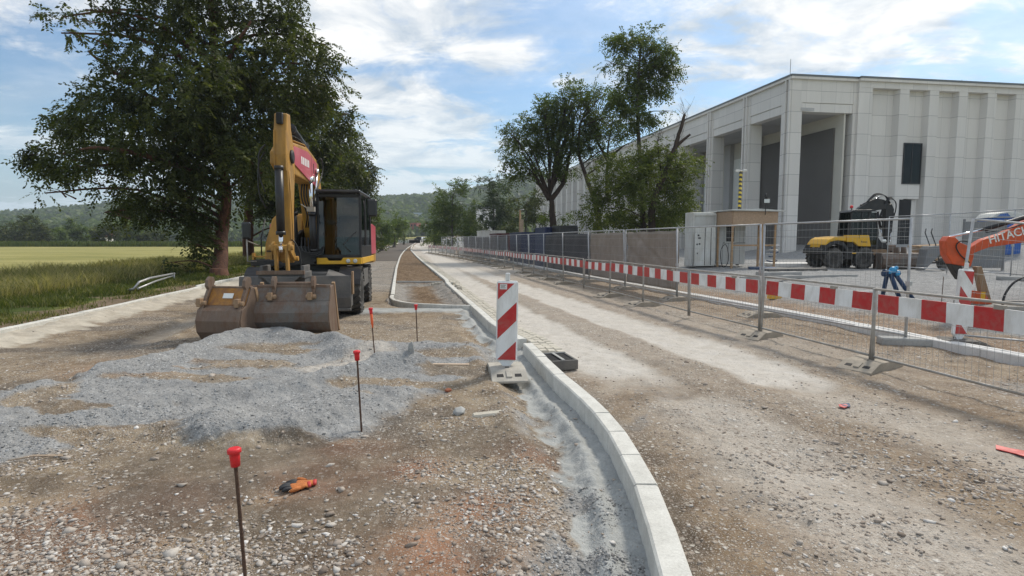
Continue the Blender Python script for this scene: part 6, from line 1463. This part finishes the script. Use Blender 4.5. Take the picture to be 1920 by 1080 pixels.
# ------------------------------------------------------------------ metal barrier lying on the verge
p = gp(252, 551); br_ = empty('guard_rail_piece', (p.x, p.y, gz(p.x, p.y)+.10), 0, 'bent grey metal guard rail piece lying on the grass verge', 'guard rail')
e_ = gp(328, 531); d_ = Vector((e_.x-p.x, e_.y-p.y, 0))
mb = MB(); mb.tube([(-.25, .1, .0), (0, 0, .05), (.12, .05, .24), tuple(d_*.35+Vector((0, 0, .27))), tuple(d_+Vector((0, 0, .26)))], .035, 8); mb.build('top_rail', M['galv'], br_)
mb = MB(); mb.tube([(.12, .0, .06), tuple(d_*.5+Vector((0, -.1, .12))), tuple(d_+Vector((.0, -.1, .18)))], .03, 8); mb.tube([tuple(d_*.98+Vector((0, 0, .26))), tuple(d_+Vector((0, 0, -.1)))], .03, 8); mb.build('lower_rail', M['galv'], br_)
# ------------------------------------------------------------------ trees
def leaves_mesh(name, blobs, L, dens, mat_, parent, origin, seed, droop=.35, tw=.55, per=12, maxn=200000):
    """blobs: (centre, (rx,ry,rz), weight). Sprays of leaf faces spread through each clump's volume."""
    r = np.random.default_rng(seed); PS, DS, SZ = [], [], []
    for c, rad, wgt in blobs:
        n = max(3, int(dens*wgt*(rad[0]*rad[2]+rad[0]*rad[1]+rad[1]*rad[2])))
        d = r.normal(size=(n, 3)); d /= np.linalg.norm(d, axis=1)[:, None]
        u = r.random(n)**.45
        # clumpy: pull sprays towards a few sub-centres, leaving holes
        k = max(3, n//16); sub = r.normal(size=(k, 3)); sub /= np.linalg.norm(sub, axis=1)[:, None]; sub *= (r.random(k)**.5)[:, None]
        p = d*u[:, None]; j = r.integers(0, k, n); p = sub[j] + (p*.42) if n > 12 else p
        PS.append(np.array(c)+p*np.array(rad)); o = p*1.0; o[:, 2] *= .6; DS.append(o+r.normal(size=(n, 3))*.45+np.array([0, 0, -droop])); 
    P = np.concatenate(PS); D = np.concatenate(DS); D /= np.linalg.norm(D, axis=1)[:, None]+1e-9
    n = len(P)
    up = np.tile([0, 0, 1.0], (n, 1)) + r.normal(size=(n, 3))*.35
    S = np.cross(D, up); S /= np.linalg.norm(S, axis=1)[:, None]+1e-9; U = np.cross(S, D)
    t = np.tile(np.linspace(.05, 1, per), (n, 1))+r.random((n, per))*.05; sg = np.where(np.arange(per) % 2 == 0, 1.0, -1.0)[None]
    ln = tw*(.6+.8*r.random(n))
    base = P[:, None]+D[:, None]*(t*ln[:, None])[..., None]
    base[..., 2] -= (t**2*ln[:, None])*droop*.5
    ax = D[:, None]*.55+S[:, None]*(sg*.85)[..., None]+U[:, None]*(r.normal(size=(n, per))*.35)[..., None]+np.array([0, 0, -.25*droop])
    ax /= np.linalg.norm(ax, axis=2)[..., None]
    nr = U[:, None]+r.normal(size=(n, per, 3))*.45; w = np.cross(ax, nr); w /= np.linalg.norm(w, axis=2)[..., None]+1e-9
    l = L*(.7+.6*r.random((n, per)))[..., None]
    a = base; b = base+ax*l*.5+w*l*.27; c = base+ax*l; d = base+ax*l*.5-w*l*.27; c[..., 2] -= l[..., 0]*.15
    V = np.stack([a, b, c, d], 2).reshape(-1, 3)-np.array(origin)
    F = np.arange(len(V)).reshape(-1, 4)
    rn = np.clip(np.repeat(r.random(n), per)*.55+r.random(n*per)*.45, 0, 1)
    return np_mesh(name, V, F, M[mat_], parent, attrs={'rnd': ('FACE', rn)})
def limb(mb, pts, r0, r1, n=8, wob=.0, rnd=None):
    P = [Vector(p) for p in pts]; out = []
    for i in range(len(P)-1):
        p0, p1, p2, p3 = P[max(i-1, 0)], P[i], P[i+1], P[min(i+2, len(P)-1)]
        for k in range(4):
            t = k/4; q = .5*((2*p1)+(p2-p0)*t+(2*p0-5*p1+4*p2-p3)*t*t+(3*p1-p0-3*p2+p3)*t**3)
            if rnd and (i or k): q = q+Vector((rnd.uniform(-wob, wob), rnd.uniform(-wob, wob), 0))
            out.append(q)
    out.append(P[-1]); m = len(out)-1
    mb.tube(out, [r0+(r1-r0)*(k/m)**.8 for k in range(m+1)], n); return out
def tree(name, label, base, trunk_px, Y, blobs_px, L, dens, leaf, bark, r0, seed, droop=.35, tw=.55, per=12, group=None, cat='tree', limbs_px=(), depth=1.0, sub=2, maxdepth=3.2, nlimb=None, spread=None):
    """trunk, limbs and clumps given along lines of sight at the tree's own distance; clumps get depth in front and behind"""
    rnd = random.Random(seed); o = Vector(base)-Vector((0, 0, .15)); root = empty(name, o, 0, label, cat, group); mb = MB()
    pxm = FPX/Y
    tr = [Vector((0, 0, 0))]+[at(px, py, Y)-o for px, py in trunk_px]
    tline = limb(mb, tr, r0, r0*.28, 12, r0*.10, rnd)
    b0 = MB().v
    mb.tube([(0, 0, -.2), (0, 0, .12), (0, 0, .5)], [r0*1.55, r0*1.25, r0*1.0], 12)
    for pts in limbs_px: limb(mb, [at(px, py, Y+dy)-o for px, py, dy in pts], r0*.55, r0*.12, 8, .03, rnd)
    blobs = []
    sp = spread if spread is not None else 2.6
    for i, bl in enumerate(blobs_px):
        px, py, rx, ry = bl[:4]; wgt = bl[4] if len(bl) > 4 else 1.0
        dy = rnd.uniform(-sp, sp)*depth if i % 3 else rnd.uniform(-.5, .5)*sp
        c = at(px, py, Y+dy); R_ = (rx/pxm, min(maxdepth, max(.5, (rx+ry)/2/pxm))*depth, ry/pxm)
        blobs.append((tuple(c), R_, wgt))
        if nlimb is None or i < nlimb:
            cl = c-o
            # attach at the trunk point below the clump
            cand = [q for q in tline if q.z < cl.z-.15*abs(cl.x)] or tline[:max(1, len(tline)//2)]
            q = min(cand[len(cand)//4:] or cand, key=lambda v: (v-cl).length+abs(v.z-cl.z*.8)*.2)
            mid = q.lerp(cl, .5)+Vector((rnd.uniform(-.2, .2), rnd.uniform(-.3, .3), .12*(cl-q).length))
            rr = max(.02, min(r0*.32, .018*(cl-q).length+.015)); limb(mb, [q, mid, cl], rr, rr*.3, 6, .04, rnd)
            for _ in range(sub):
                e = cl+Vector((rnd.uniform(-.8, .8)*R_[0], rnd.uniform(-.8, .8)*R_[1], rnd.uniform(-.6, .8)*R_[2])); s_ = q.lerp(cl, rnd.uniform(.55, .9)); limb(mb, [s_, s_.lerp(e, .5)+Vector((0, 0, .1)), e], rr*.4, .008, 5)
    mb.build('trunk', M[bark], root, fixn=False)
    leaves_mesh('crown', blobs, L, dens, leaf, root, o, seed, droop, tw, per)
    return root
# big dark lindens on the left verge
T1 = [(400, -60, 170, 80), (330, 25, 100, 55), (470, 30, 110, 65), (560, 50, 55, 55), (118, 32, 42, 16, .8), (160, 18, 50, 20, .8), (115, 62, 32, 10, .7), (190, 60, 35, 14, .6), (610, 85, 26, 16, .5), (275, 105, 75, 30), (380, 120, 110, 65), (500, 130, 105, 65), (585, 120, 48, 50), (215, 130, 55, 22), (170, 185, 45, 22), (240, 185, 95, 40), (350, 210, 110, 60), (470, 220, 105, 70), (575, 205, 72, 65), (622, 165, 26, 32, .6), (130, 235, 65, 42), (90, 290, 40, 34), (200, 285, 90, 45), (68, 322, 14, 24, .6), (84, 362, 12, 14, .5), (150, 312, 60, 20), (300, 305, 105, 60), (420, 325, 95, 65), (240, 365, 50, 30), (300, 395, 70, 38), (362, 415, 42, 40), (350, 452, 40, 30), (366, 488, 28, 18), (196, 398, 14, 18, .6), (320, 492, 28, 12, .5), (500, 320, 70, 60), (430, 240, 120, 80, .8), (330, 260, 100, 60, .8)]
tree('big_linden_tree', 'huge dark leafy tree with reddish trunk standing on the verge left of the parked excavator', gp(411, 518), [(416, 440), (424, 380), (415, 280), (405, 170), (398, 60), (395, -80)], 27.0, T1, .17, 24, 'leafD', 'barkred', .34, 11, droop=.5, tw=.62, per=14, depth=1.25, maxdepth=3.4,
     limbs_px=[[(420, 320, 0), (330, 220, -1), (215, 135, -1.5), (165, 95, -2)], [(415, 250, 0), (500, 140, 1), (560, 60, 1)], [(420, 350, 0), (300, 300, -2), (200, 278, -3), (150, 280, -3)], [(410, 200, 0), (430, 110, -1.5), (470, 40, -2)]])
T2 = [(520, 290, 85, 60), (575, 310, 70, 60), (600, 240, 55, 55), (520, 370, 60, 45), (480, 355, 45, 40), (590, 385, 48, 45), (555, 430, 45, 25), (640, 210, 28, 26, .7), (560, 180, 60, 50), (640, 290, 30, 40), (660, 215, 16, 8, .5)]
tree('linden_tree', 'second dark verge tree directly behind the huge one, its bare trunk left of the excavator', gp(466, 493), [(466, 430), (470, 370), (500, 300), (520, 220)], 38.0, T2, .22, 24, 'leafD', 'barkred', .42, 12, droop=.5, tw=.85, per=13, depth=1.1)
T3 = [(650, 330, 45, 50), (672, 335, 26, 42, .8), (655, 270, 34, 36), (690, 318, 14, 18, .5), (640, 395, 45, 45), (678, 390, 24, 36, .8), (660, 440, 36, 22), (620, 300, 40, 50), (610, 420, 40, 30), (670, 245, 14, 10, .5), (688, 350, 14, 20, .6), (600, 360, 40, 40)]
tree('linden_tree', 'third dark leafy tree on the verge, rising behind the excavator cab', (-17.6, 54, .1), [(622, 430), (630, 360), (640, 290)], 54.0, T3, .25, 24, 'leafD', 'barkg', .36, 13, droop=.45, tw=.95, per=12, depth=1.1)
# trees behind the fence on the right
TA = [(985, 258, 40, 38), (1012, 290, 45, 26, .8), (965, 300, 26, 26, .9), (1040, 232, 46, 42), (1062, 192, 42, 30), (1082, 245, 30, 34, .8), (958, 250, 16, 22, .7), (1050, 292, 36, 30, .8), (1020, 215, 30, 24), (995, 325, 32, 14, .7), (975, 330, 24, 14, .6), (1088, 190, 24, 16, .7), (1015, 398, 14, 10, .5), (1053, 402, 14, 12, .5), (1040, 415, 18, 8, .5), (1062, 320, 24, 14, .5), (1085, 275, 26, 26, .7), (1100, 180, 22, 18, .7), (1075, 165, 22, 14, .6), (1040, 265, 40, 26, .7)]
tree('spreading_tree', 'spreading tree with forked dark trunk above the black tarps, leftmost behind the fence', Vector((3.3, 46, gz(3.3, 46))), [(1037, 425), (1034, 378), (1030, 368)], 46.0, TA, .18, 38, 'leafM', 'bark', .42, 21, droop=.35, tw=.7, per=10, depth=1.0, spread=1.6,
     limbs_px=[[(1031, 374, 0), (1012, 345, 0), (998, 315, 0), (978, 285, .5)], [(1033, 374, 0), (1055, 345, 0), (1064, 310, 0), (1074, 250, 0), (1070, 200, .5)], [(1056, 340, 0), (1046, 310, .5), (1036, 270, 1), (1035, 230, 1)]])
TB = [(1110, 200, 30, 26, .7), (1132, 178, 28, 20, .7), (1148, 228, 32, 30, .6), (1108, 255, 30, 26, .6), (1160, 272, 28, 20, .5), (1095, 225, 24, 24, .7), (1176, 222, 20, 18, .6), (1130, 295, 32, 20, .5), (1120, 165, 18, 14, .6), (1170, 300, 22, 12, .4), (1128, 225, 28, 30, .7), (1110, 230, 24, 30, .6), (1150, 255, 24, 24, .6)]
tree('leaning_tree', 'thin leaning tree with sparse crown between the spreading tree and the tallest tree', Vector((7.3, 45, gz(7.3, 45))), [(1122, 415), (1114, 375), (1098, 330), (1085, 285), (1088, 230)], 45.0, TB, .17, 34, 'leafM', 'bark', .30, 22, droop=.35, tw=.7, per=9, spread=1.6,
     limbs_px=[[(1140, 380, 1), (1138, 330, 1), (1141, 270, 1), (1152, 210, 1)], [(1139, 310, 1), (1155, 285, 1), (1175, 270, 1)], [(1140, 300, 1), (1122, 270, 1), (1112, 240, 1)]])
TC = [(1200, 72, 48, 18), (1165, 98, 30, 24, .9), (1240, 95, 34, 26, .9), (1203, 125, 55, 30), (1180, 165, 42, 32), (1232, 148, 32, 22, .8), (1165, 205, 30, 30, .9), (1200, 210, 30, 26, .9), (1258, 128, 16, 14, .6), (1182, 245, 20, 14, .6), (1140, 120, 10, 12, .5), (1265, 100, 12, 10, .5), (1150, 180, 18, 22, .7), (1218, 185, 20, 18, .7), (1236, 225, 12, 6, .3), (1255, 210, 10, 5, .3)]
tree('tall_slender_tree', 'tallest slender tree with bare straight trunk and high dark crown behind the fence', Vector((8.9, 38, gz(8.9, 38))), [(1206, 420), (1203, 330), (1196, 240), (1196, 160), (1202, 80)], 38.0, TC, .16, 50, 'leafM', 'barkg', .24, 23, droop=.4, tw=.6, per=11, spread=1.2)
# dead trunk
def dead_tree():
    b = Vector((8.9, 35.5, gz(8.9, 35.5))); Y = 35.5; root = empty('dead_tree', b, 0, 'broken dead tree with bare leaning trunk and thin twigs right of the tallest tree', 'tree')
    rnd = random.Random(5); mb = MB(); q = lambda px, py, dy=0: at(px, py, Y+dy)-b
    limb(mb, [(0, 0, -.2), q(1222, 400), q(1228, 370), q(1248, 322), q(1266, 275), q(1275, 245), q(1284, 215)], .27, .09, 10, .03, rnd)
    limb(mb, [q(1262, 282), q(1275, 268), q(1294, 252)], .14, .07, 8); limb(mb, [q(1242, 335), q(1236, 300), q(1233, 262)], .06, .02, 6); limb(mb, [q(1246, 318), q(1265, 315), q(1280, 312)], .04, .015, 6); limb(mb, [q(1236, 350), q(1228, 338), q(1224, 325)], .05, .02, 6)
    for (px, py) in ((1283, 216), (1276, 240), (1234, 265), (1268, 270), (1250, 300)):
        for _ in range(9):
            s = q(px, py); d = Vector((rnd.uniform(-.45, .55), rnd.uniform(-.3, .3), rnd.uniform(.4, 1.3))); m_ = s+d*.5+Vector((rnd.uniform(-.1, .1), 0, 0)); limb(mb, [s, m_, s+d], .012, .004, 4)
            limb(mb, [m_, m_+Vector((rnd.uniform(-.4, .4), 0, rnd.uniform(.2, .5)))], .007, .003, 4)
    mb.build('trunk', M['bark'], root, fixn=False)
dead_tree()
TD = [(1190, 350, 60, 48), (1132, 392, 36, 32), (1250, 330, 46, 44), (1282, 300, 22, 26, .8), (1268, 370, 32, 38), (1205, 405, 70, 28), (1150, 352, 40, 36), (1222, 292, 40, 22, .8), (1286, 340, 14, 26, .7), (1242, 272, 20, 12, .6), (1165, 300, 26, 20, .7), (1250, 405, 36, 24), (1150, 420, 34, 16), (1295, 290, 8, 10, .5)]
tree('maple_bush', 'broad light green bushy tree around the dead trunk behind the tan tarps', Vector((8.6, 37, gz(8.6, 37))), [(1208, 410), (1205, 370), (1205, 330)], 37.0, TD, .17, 44, 'leafL', 'bark', .16, 24, droop=.3, tw=.65, per=11, spread=1.8)
# trees along the far road
FT = [('poplar_tree', 'tall green tree standing by the far fence in the middle of the view', 848, 88, [(850, 356, 30, 18, .9), (832, 380, 24, 22), (872, 378, 24, 22), (848, 405, 40, 28, 1.3), (818, 418, 20, 24), (880, 425, 24, 24), (845, 440, 34, 16), (866, 352, 8, 8, .5), (830, 362, 10, 8, .5)], 'leafF', 31, (848, 370)),
      ('poplar_tree', 'tall bluish spiky topped tree between the far fence and the spreading tree', 925, 92, [(922, 332, 10, 16, .6), (934, 330, 8, 12, .5), (905, 352, 18, 14, .7), (945, 348, 14, 14, .7), (925, 372, 30, 20), (918, 405, 36, 24), (950, 395, 24, 26), (930, 435, 34, 16), (897, 348, 8, 8, .5)], 'leafB', 32, (926, 345)),
      ('dark_tree', 'dark dense tree behind the lamp pole left of the spreading tree', 985, 82, [(985, 395, 26, 24), (1000, 372, 20, 16), (975, 425, 26, 16), (1005, 410, 20, 24), (972, 375, 14, 14, .7)], 'leafD', 33, (987, 380)),
      ('young_tree', 'light green bush by the road bend at the foot of the tall green tree', 815, 100, [(812, 440, 14, 12), (824, 446, 14, 10), (806, 450, 9, 6)], 'leafL', 34, (814, 444)),
      ('young_tree', 'light green bush between the tall green tree and the bluish tree', 885, 96, [(880, 415, 16, 16), (895, 430, 18, 16), (872, 440, 14, 12)], 'leafL', 35, (884, 428)),
      ('young_tree', 'light green young tree between the bluish tree and the dark tree', 960, 98, [(962, 412, 16, 18), (955, 435, 18, 12), (972, 430, 12, 12)], 'leafL', 36, (961, 425)),
      ('street_tree', 'dark green tree behind the excavator mirror on the left of the lane', 716, 84, [(714, 408, 20, 24), (708, 440, 18, 20), (724, 442, 16, 18), (706, 398, 16, 16)], 'leafF', 37, (714, 430)),
      ('street_tree', 'rounded green tree left of the lane, next towards the red house', 740, 105, [(737, 414, 18, 22), (746, 438, 15, 18), (730, 440, 15, 18)], 'leafF', 38, (739, 432)),
      ('street_tree', 'small green tree left of the lane right before the red house', 758, 130, [(752, 424, 10, 13), (756, 438, 8, 8), (746, 440, 10, 8)], 'leafF', 39, (757, 436)),
      ('hedge_tree', 'dark tree low behind the excavator cab at the lane edge', 690, 72, [(692, 440, 16, 18), (700, 458, 14, 9), (682, 455, 14, 12)], 'leafD', 40, (691, 450)),
      ('bend_tree', 'dark tree on the far right side of the road bend', 813, 180, [(814, 424, 8, 12), (810, 436, 7, 7), (818, 435, 8, 8)], 'leafF', 41, (813, 434))]
for nm, lab, px, Y, bl, lf, sd_, tp_ in FT:
    x = (px-960)/FPX*Y; tree(nm, lab, Vector((x, Y, gz(x, Y))), [(px, 445), tp_], Y, bl, (.32 if Y < 120 else .42), 11, lf, 'barkg', .25, sd_, droop=.2, tw=1.0, per=10, sub=1, spread=1.5, group='trees along the far road')
LT = [(28, 436, 22, 24), (60, 431, 28, 28), (86, 441, 18, 20), (114, 442, 14, 17), (142, 433, 21, 24), (171, 441, 13, 19), (203, 433, 24, 24), (236, 431, 24, 26), (266, 440, 20, 20), (292, 444, 18, 17), (8, 446, 12, 14)]
LTL = ['dark round tree at the far field edge, second from the left border', 'tallest dark round tree of the left group at the far field edge', 'dark tree at the far field edge, touching the tallest one on its right', 'narrow paler tree at the far field edge between the two dark groups', 'round green tree at the far field edge left of the small white house', 'small tree directly left of the small white house', 'tree at the far field edge directly right of the small white house', 'broad tree at the far field edge, next right after the white house tree', 'tree at the far field edge under the hanging linden branch', 'rightmost far field edge tree, half behind the big linden', 'low bush like tree at the left border of the far field edge']
for k, ((px, py, rx, ry), lab) in enumerate(zip(LT, LTL)):
    Y = 150+6*(k % 3); x = (px-960)/FPX*Y
    tree('field_tree', lab, Vector((x, Y, .1)), [(px, 452), (px, py)], Y, [(px, py, rx*.8, ry*.75), (px-rx*.45, py+ry*.35, rx*.5, ry*.45), (px+rx*.45, py+ry*.3, rx*.5, ry*.45), (px+rx*.1, py-ry*.55, rx*.45, ry*.35, .8)], .55, 5.5, 'leafF' if k in (3, 4, 7) else 'leafD', 'barkg', .3, 60+k, droop=.15, tw=1.2, per=10, sub=0, spread=1.0, group='trees at the far field edge')
# ------------------------------------------------------------------ wooded hills
RX_ = [-3000, 0, 60, 120, 180, 240, 320, 450, 600, 700, 760, 850, 900, 1000, 1100, 1300, 1920, 5000]
RY_ = [405, 401, 396, 391, 388, 384, 378, 375, 373, 371, 369, 362, 354, 342, 345, 360, 380, 400]
def hill_z(X, Y):
    px = 960+FPX*X/Y; y = np.interp(px, RX_, RY_); zr = CAM_H+(450-y)/FPX*900
    t = ss(330, 900, Y); bump = 1+.10*np.sin(X*.011+1.3)+.07*np.sin(X*.023+Y*.008)
    return (zr-13)*t*np.where(Y < 820, bump, 1.0)*np.where(Y > 900, 1-.3*ss(900, 1500, Y), 1) - 1
def build_hills():
    u = np.linspace(-1.3, 1.2, 160); ys = np.linspace(300, 1500, 40); Y, U = np.meshgrid(ys, u, indexing='ij'); X = U*Y
    P = np.stack([X, Y, hill_z(X, Y)], -1).reshape(-1, 3); nr, nc = Y.shape; idx = np.arange(nr*nc).reshape(nr, nc)
    F = np.stack([idx[:-1, :-1], idx[:-1, 1:], idx[1:, 1:], idx[1:, :-1]], -1).reshape(-1, 4)
    hm, t = new_mat('hill_undergrowth'); finish(t, t.new('ShaderNodeBsdfPrincipled', {'Base Color': (.03, .045, .018, 1), 'Roughness': .95}).outputs[0])
    tag(np_mesh('hills', P, F, hm, smooth=True), kind='structure')
    r = np.random.default_rng(77); n = 5200
    Y = 345+600*r.random(n)**.8; U = -1.0+1.32*r.random(n); X = U*Y; z = hill_z(X, Y); rad = 4.2+3.8*r.random(n)
    k = 46; d = r.normal(size=(n, k, 3)); d[..., 2] = np.abs(d[..., 2])*1.1-.35; d /= np.linalg.norm(d, axis=2)[..., None]
    C = np.stack([X, Y, z+rad*.8], -1)[:, None]+d*rad[:, None, None]*(.75+.35*r.random((n, k, 1)))*np.array([1, 1, 1.05])
    nrm = d+r.normal(size=d.shape)*.45; nrm /= np.linalg.norm(nrm, axis=2)[..., None]
    a = np.cross(nrm, r.normal(size=d.shape)); a /= np.linalg.norm(a, axis=2)[..., None]; b = np.cross(nrm, a)
    s = (rad*.30)[:, None, None]*(.6+.8*r.random((n, k, 1)))
    V = np.stack([C-a*s, C-b*s*.8, C+a*s, C+b*s*.8], 2).reshape(-1, 3); F = np.arange(len(V)).reshape(-1, 4)
    rn = np.clip(np.repeat(r.random(n), k)*.6+r.random(n*k)*.4, 0, 1)
    tag(np_mesh('forest', V, F, M['leafF'], attrs={'rnd': ('FACE', rn)}), kind='stuff')
build_hills()
# ------------------------------------------------------------------ grass of the verge
def build_grass():
    r = np.random.default_rng(9)
    def blades(n, y0, y1, d0, d1, h0, h1, wd, seedbias, name, clump=0.0):
        t = r.random(n); Y = y0*(y1/y0)**t; dv = d0+(d1-d0)*r.random(n); X = XL(Y)-dv
        cl = fbm(X*.9, Y*.9, 4, 5); keep = r.random(n) < np.clip((cl-.34)*4.5, .06, 1)
        X, Y, dv, cl = X[keep], Y[keep], dv[keep], cl[keep]; n = len(X)
        z, A, zo = ground_fields(X, Y); h = (h0+(h1-h0)*r.random(n))*(.55+.9*cl)
        a = r.random(n)*2*np.pi; w = wd*(.7+.6*r.random(n))*np.clip(Y/14, .8, 3)
        wx, wy = np.cos(a)*w, np.sin(a)*w; la = r.random(n)*2*np.pi; le = h*(.15+.75*r.random(n)); lx, ly = np.cos(la)*le, np.sin(la)*le
        p0 = np.stack([X-wx, Y-wy, z], -1); p1 = np.stack([X+wx, Y+wy, z], -1)
        q0 = np.stack([X-wx*.8+lx*.35, Y-wy*.8+ly*.35, z+h*.6], -1); q1 = np.stack([X+wx*.8+lx*.35, Y+wy*.8+ly*.35, z+h*.6], -1)
        t0 = np.stack([X-wx*.15+lx, Y-wy*.15+ly, z+h], -1); t1 = np.stack([X+wx*.15+lx, Y+wy*.15+ly, z+h], -1)
        V = np.stack([p0, p1, q1, q0, t1, t0], 1).reshape(-1, 3); b = np.arange(n)[:, None]*6
        F = np.concatenate([b+np.array([[0, 1, 2, 3]]), b+np.array([[3, 2, 4, 5]])], 0)
        rn = np.clip(r.normal(seedbias, .22, n)+(cl-.5)*.9, 0, 1); rn = np.concatenate([rn, rn])
        tag(np_mesh(name, V, F, M['grass'], attrs={'rnd': ('FACE', rn)}), kind='stuff')
    blades(85000, 8.5, 80, 3.2, 9.5, .18, .58, .008, .78, 'tall_grass')
    blades(60000, 8.5, 50, 1.3, 4.6, .07, .22, .009, .3, 'short_grass')
    blades(9000, 8.5, 40, .35, 1.6, .04, .12, .008, .4, 'sparse_grass')
build_grass()
def far_bank():
    r = np.random.default_rng(19); n = 9000; X = -150+105*r.random(n); Y = 131+9*r.random(n); z = np.full(n, .1); h = .5+.9*r.random(n); w = .18
    a = r.random(n)*6.28; wx, wy = np.cos(a)*w, np.sin(a)*w
    V = np.stack([np.stack([X-wx, Y-wy, z], -1), np.stack([X+wx, Y+wy, z], -1), np.stack([X+wx*.4, Y+wy*.4, z+h], -1), np.stack([X-wx*.4, Y-wy*.4, z+h], -1)], 1).reshape(-1, 3)
    tag(np_mesh('bank_grass', V, np.arange(len(V)).reshape(-1, 4), M['grass'], attrs={'rnd': ('FACE', .35*r.random(n))}), kind='stuff')
far_bank()
# ------------------------------------------------------------------ far buildings, cars
def house(px, Y, W, D, H, wall, roof, label, rz=0, floors=3, cols=3, dz=0.0, gable=1.6, name='far_house', cat='house'):
    x = (px-960)/FPX*Y; root = empty(name, (x, Y, gz(x, Y)+dz), rz, label, cat)
    mb = MB(); mb.box(-W/2, W/2, 0, D, -1, H); mb.build('wall', M[wall], root)
    if gable > 0: mb = MB(); mb.prism([(-W/2-.3, H), (W/2+.3, H), (0, H+gable)], -.3, D+.3, 'y'); mb.build('roof', M[roof], root)
    else: mb = MB(); mb.box(-W/2-.2, W/2+.2, -.2, D+.2, H, H+.4); mb.build('roof', M[roof], root)
    for f in range(floors):
        for c in range(cols):
            wx = -W/2+W*(c+.5)/cols; z = H*(f+.35)/floors; mb = MB(); mb.box(wx-.5, wx+.5, -.05, .02, z, z+1.3); wo = mb.build('window', M['window'], root)
    return root
house(776, 375, 4.6, 9, 9.0, 'brickred', 'roofred', 'narrow red apartment house at the far end of the road', R(-8), 3, 2, gable=0)
house(786, 392, 4.2, 12, 8.6, 'renderY', 'roofred', 'pale yellow house touching the red house at the far end of the road', R(-8), 3, 2, gable=0)
house(792, 400, 1.4, 8, 8.0, 'renderW', 'roofred', 'narrow white house front right of the pale yellow house', R(-8), 3, 1, gable=0)
house(790, 520, 13, 10, 16.5, 'rooflight', 'rooflight', 'pale blue industrial hall above the far houses', R(4), 2, 4, gable=0, dz=4, name='industrial_hall', cat='building')
house(193, 196, 3.4, 5, 2.6, 'renderW', 'roofred', 'small white house with red roof among the trees at the far field edge', R(5), 1, 2)
house(160, 205, 9, 4, 1.3, 'renderW', 'greybox', 'long low white shed left of the small white house at the field edge', R(2), 1, 4, gable=.3, name='low_shed', cat='shed')
house(912, 150, 5, 6, 8.5, 'renderW', 'greybox', 'pale house almost hidden between the bluish tree and its neighbour', R(5), 2, 2, gable=1.2)
def car(px, Y, rz, paint, label, dz=0):
    x = (px-960)/FPX*Y; z = gz(x, Y)+dz; root = empty('parked_car', (x, Y, z), rz, label, 'car')
    mb = MB(); side = [(-2.1, .35), (-2.15, .75), (-1.5, .95), (-.8, 1.42), (.7, 1.45), (1.6, 1.0), (2.1, .92), (2.12, .4)]
    mb.prism(side, -.86, .86, 'x'); b = mb.build('body', M[paint], root, bevel=.08)
    g = MB(); g.prism([(-1.42, .97), (-.80, 1.38), (-.74, 1.38), (-1.3, .97)], -.72, .72, 'x'); go = g.build('windscreen', M['cdark'], root); 
    g = MB(); g.prism([(-1.25, .98), (-.75, 1.36), (.65, 1.38), (1.4, 1.0)], -.87, .87, 'x'); g.build('side_window', M['cdark'], root)
    for sx in (-1, 1):
        h_ = MB(); h_.box(sx*.66-.14, sx*.66+.14, -2.17, -2.1, .62, .76); h_.build('headlight', M['lamp'], root)
        for y in (-1.3, 1.3):
            w = MB(); w.lathe([(.32, -.1), (.33, 0), (.32, .1)], 16, M=T(sx*.78, y, .32) @ RY(R(90))); w.build('wheel', M['rubber'], root)
    pl_ = MB(); pl_.box(-.26, .26, -2.18, -2.12, .45, .56); pl_.build('plate', M['cwhite'], root)
car(800, 158, R(12), 'carblack', 'dark car driving towards the viewer on the far road')
car(796, 172, R(10), 'carwhite', 'white car behind the dark car on the far road')
car(789, 190, R(60), 'carblack', 'dark car turning at the far junction left of the white one')
# low walls closing the end of the asphalt lane
for px, py, L, lab in ((768, 452.5, 6, 'low pale wall segment closing the far end of the asphalt lane'), (778, 450.5, 3, 'short pale wall segment beside the first one at the far lane end')):
    Y = 150; x = (px-960)/FPX*Y; mb = MB(); mb.box(-L/2, L/2, 0, .3, 0, .8); o = mb.build('low_wall', M['kerb'], bevel=.02); o.location = (x, Y, gz(x, Y)); tag(o, lab, 'wall')
# far earth heaps beside the road bend
p = Vector((-14.0, 100, gz(-14, 100)))
mb = MB(); V_h, F_h = icos(); 
# ------------------------------------------------------------------ haze in the air
if HAZE > 0:
    mb = MB(); mb.box(-1600, 1600, -60, 1560, -3, 130); hz = mb.build('haze', None)
    hm = bpy.data.materials.new('haze_air'); hm.use_nodes = True; t = NT(hm.node_tree); t.n.clear()
    v = t.new('ShaderNodeVolumePrincipled', {'Color': (.80, .89, 1.0, 1), 'Density': HAZE, 'Anisotropy': .3})
    o_ = t.new('ShaderNodeOutputMaterial'); t.l.new(v.outputs[0], o_.inputs['Volume'])
    hz.data.materials.append(hm); tag(hz, kind='stuff')
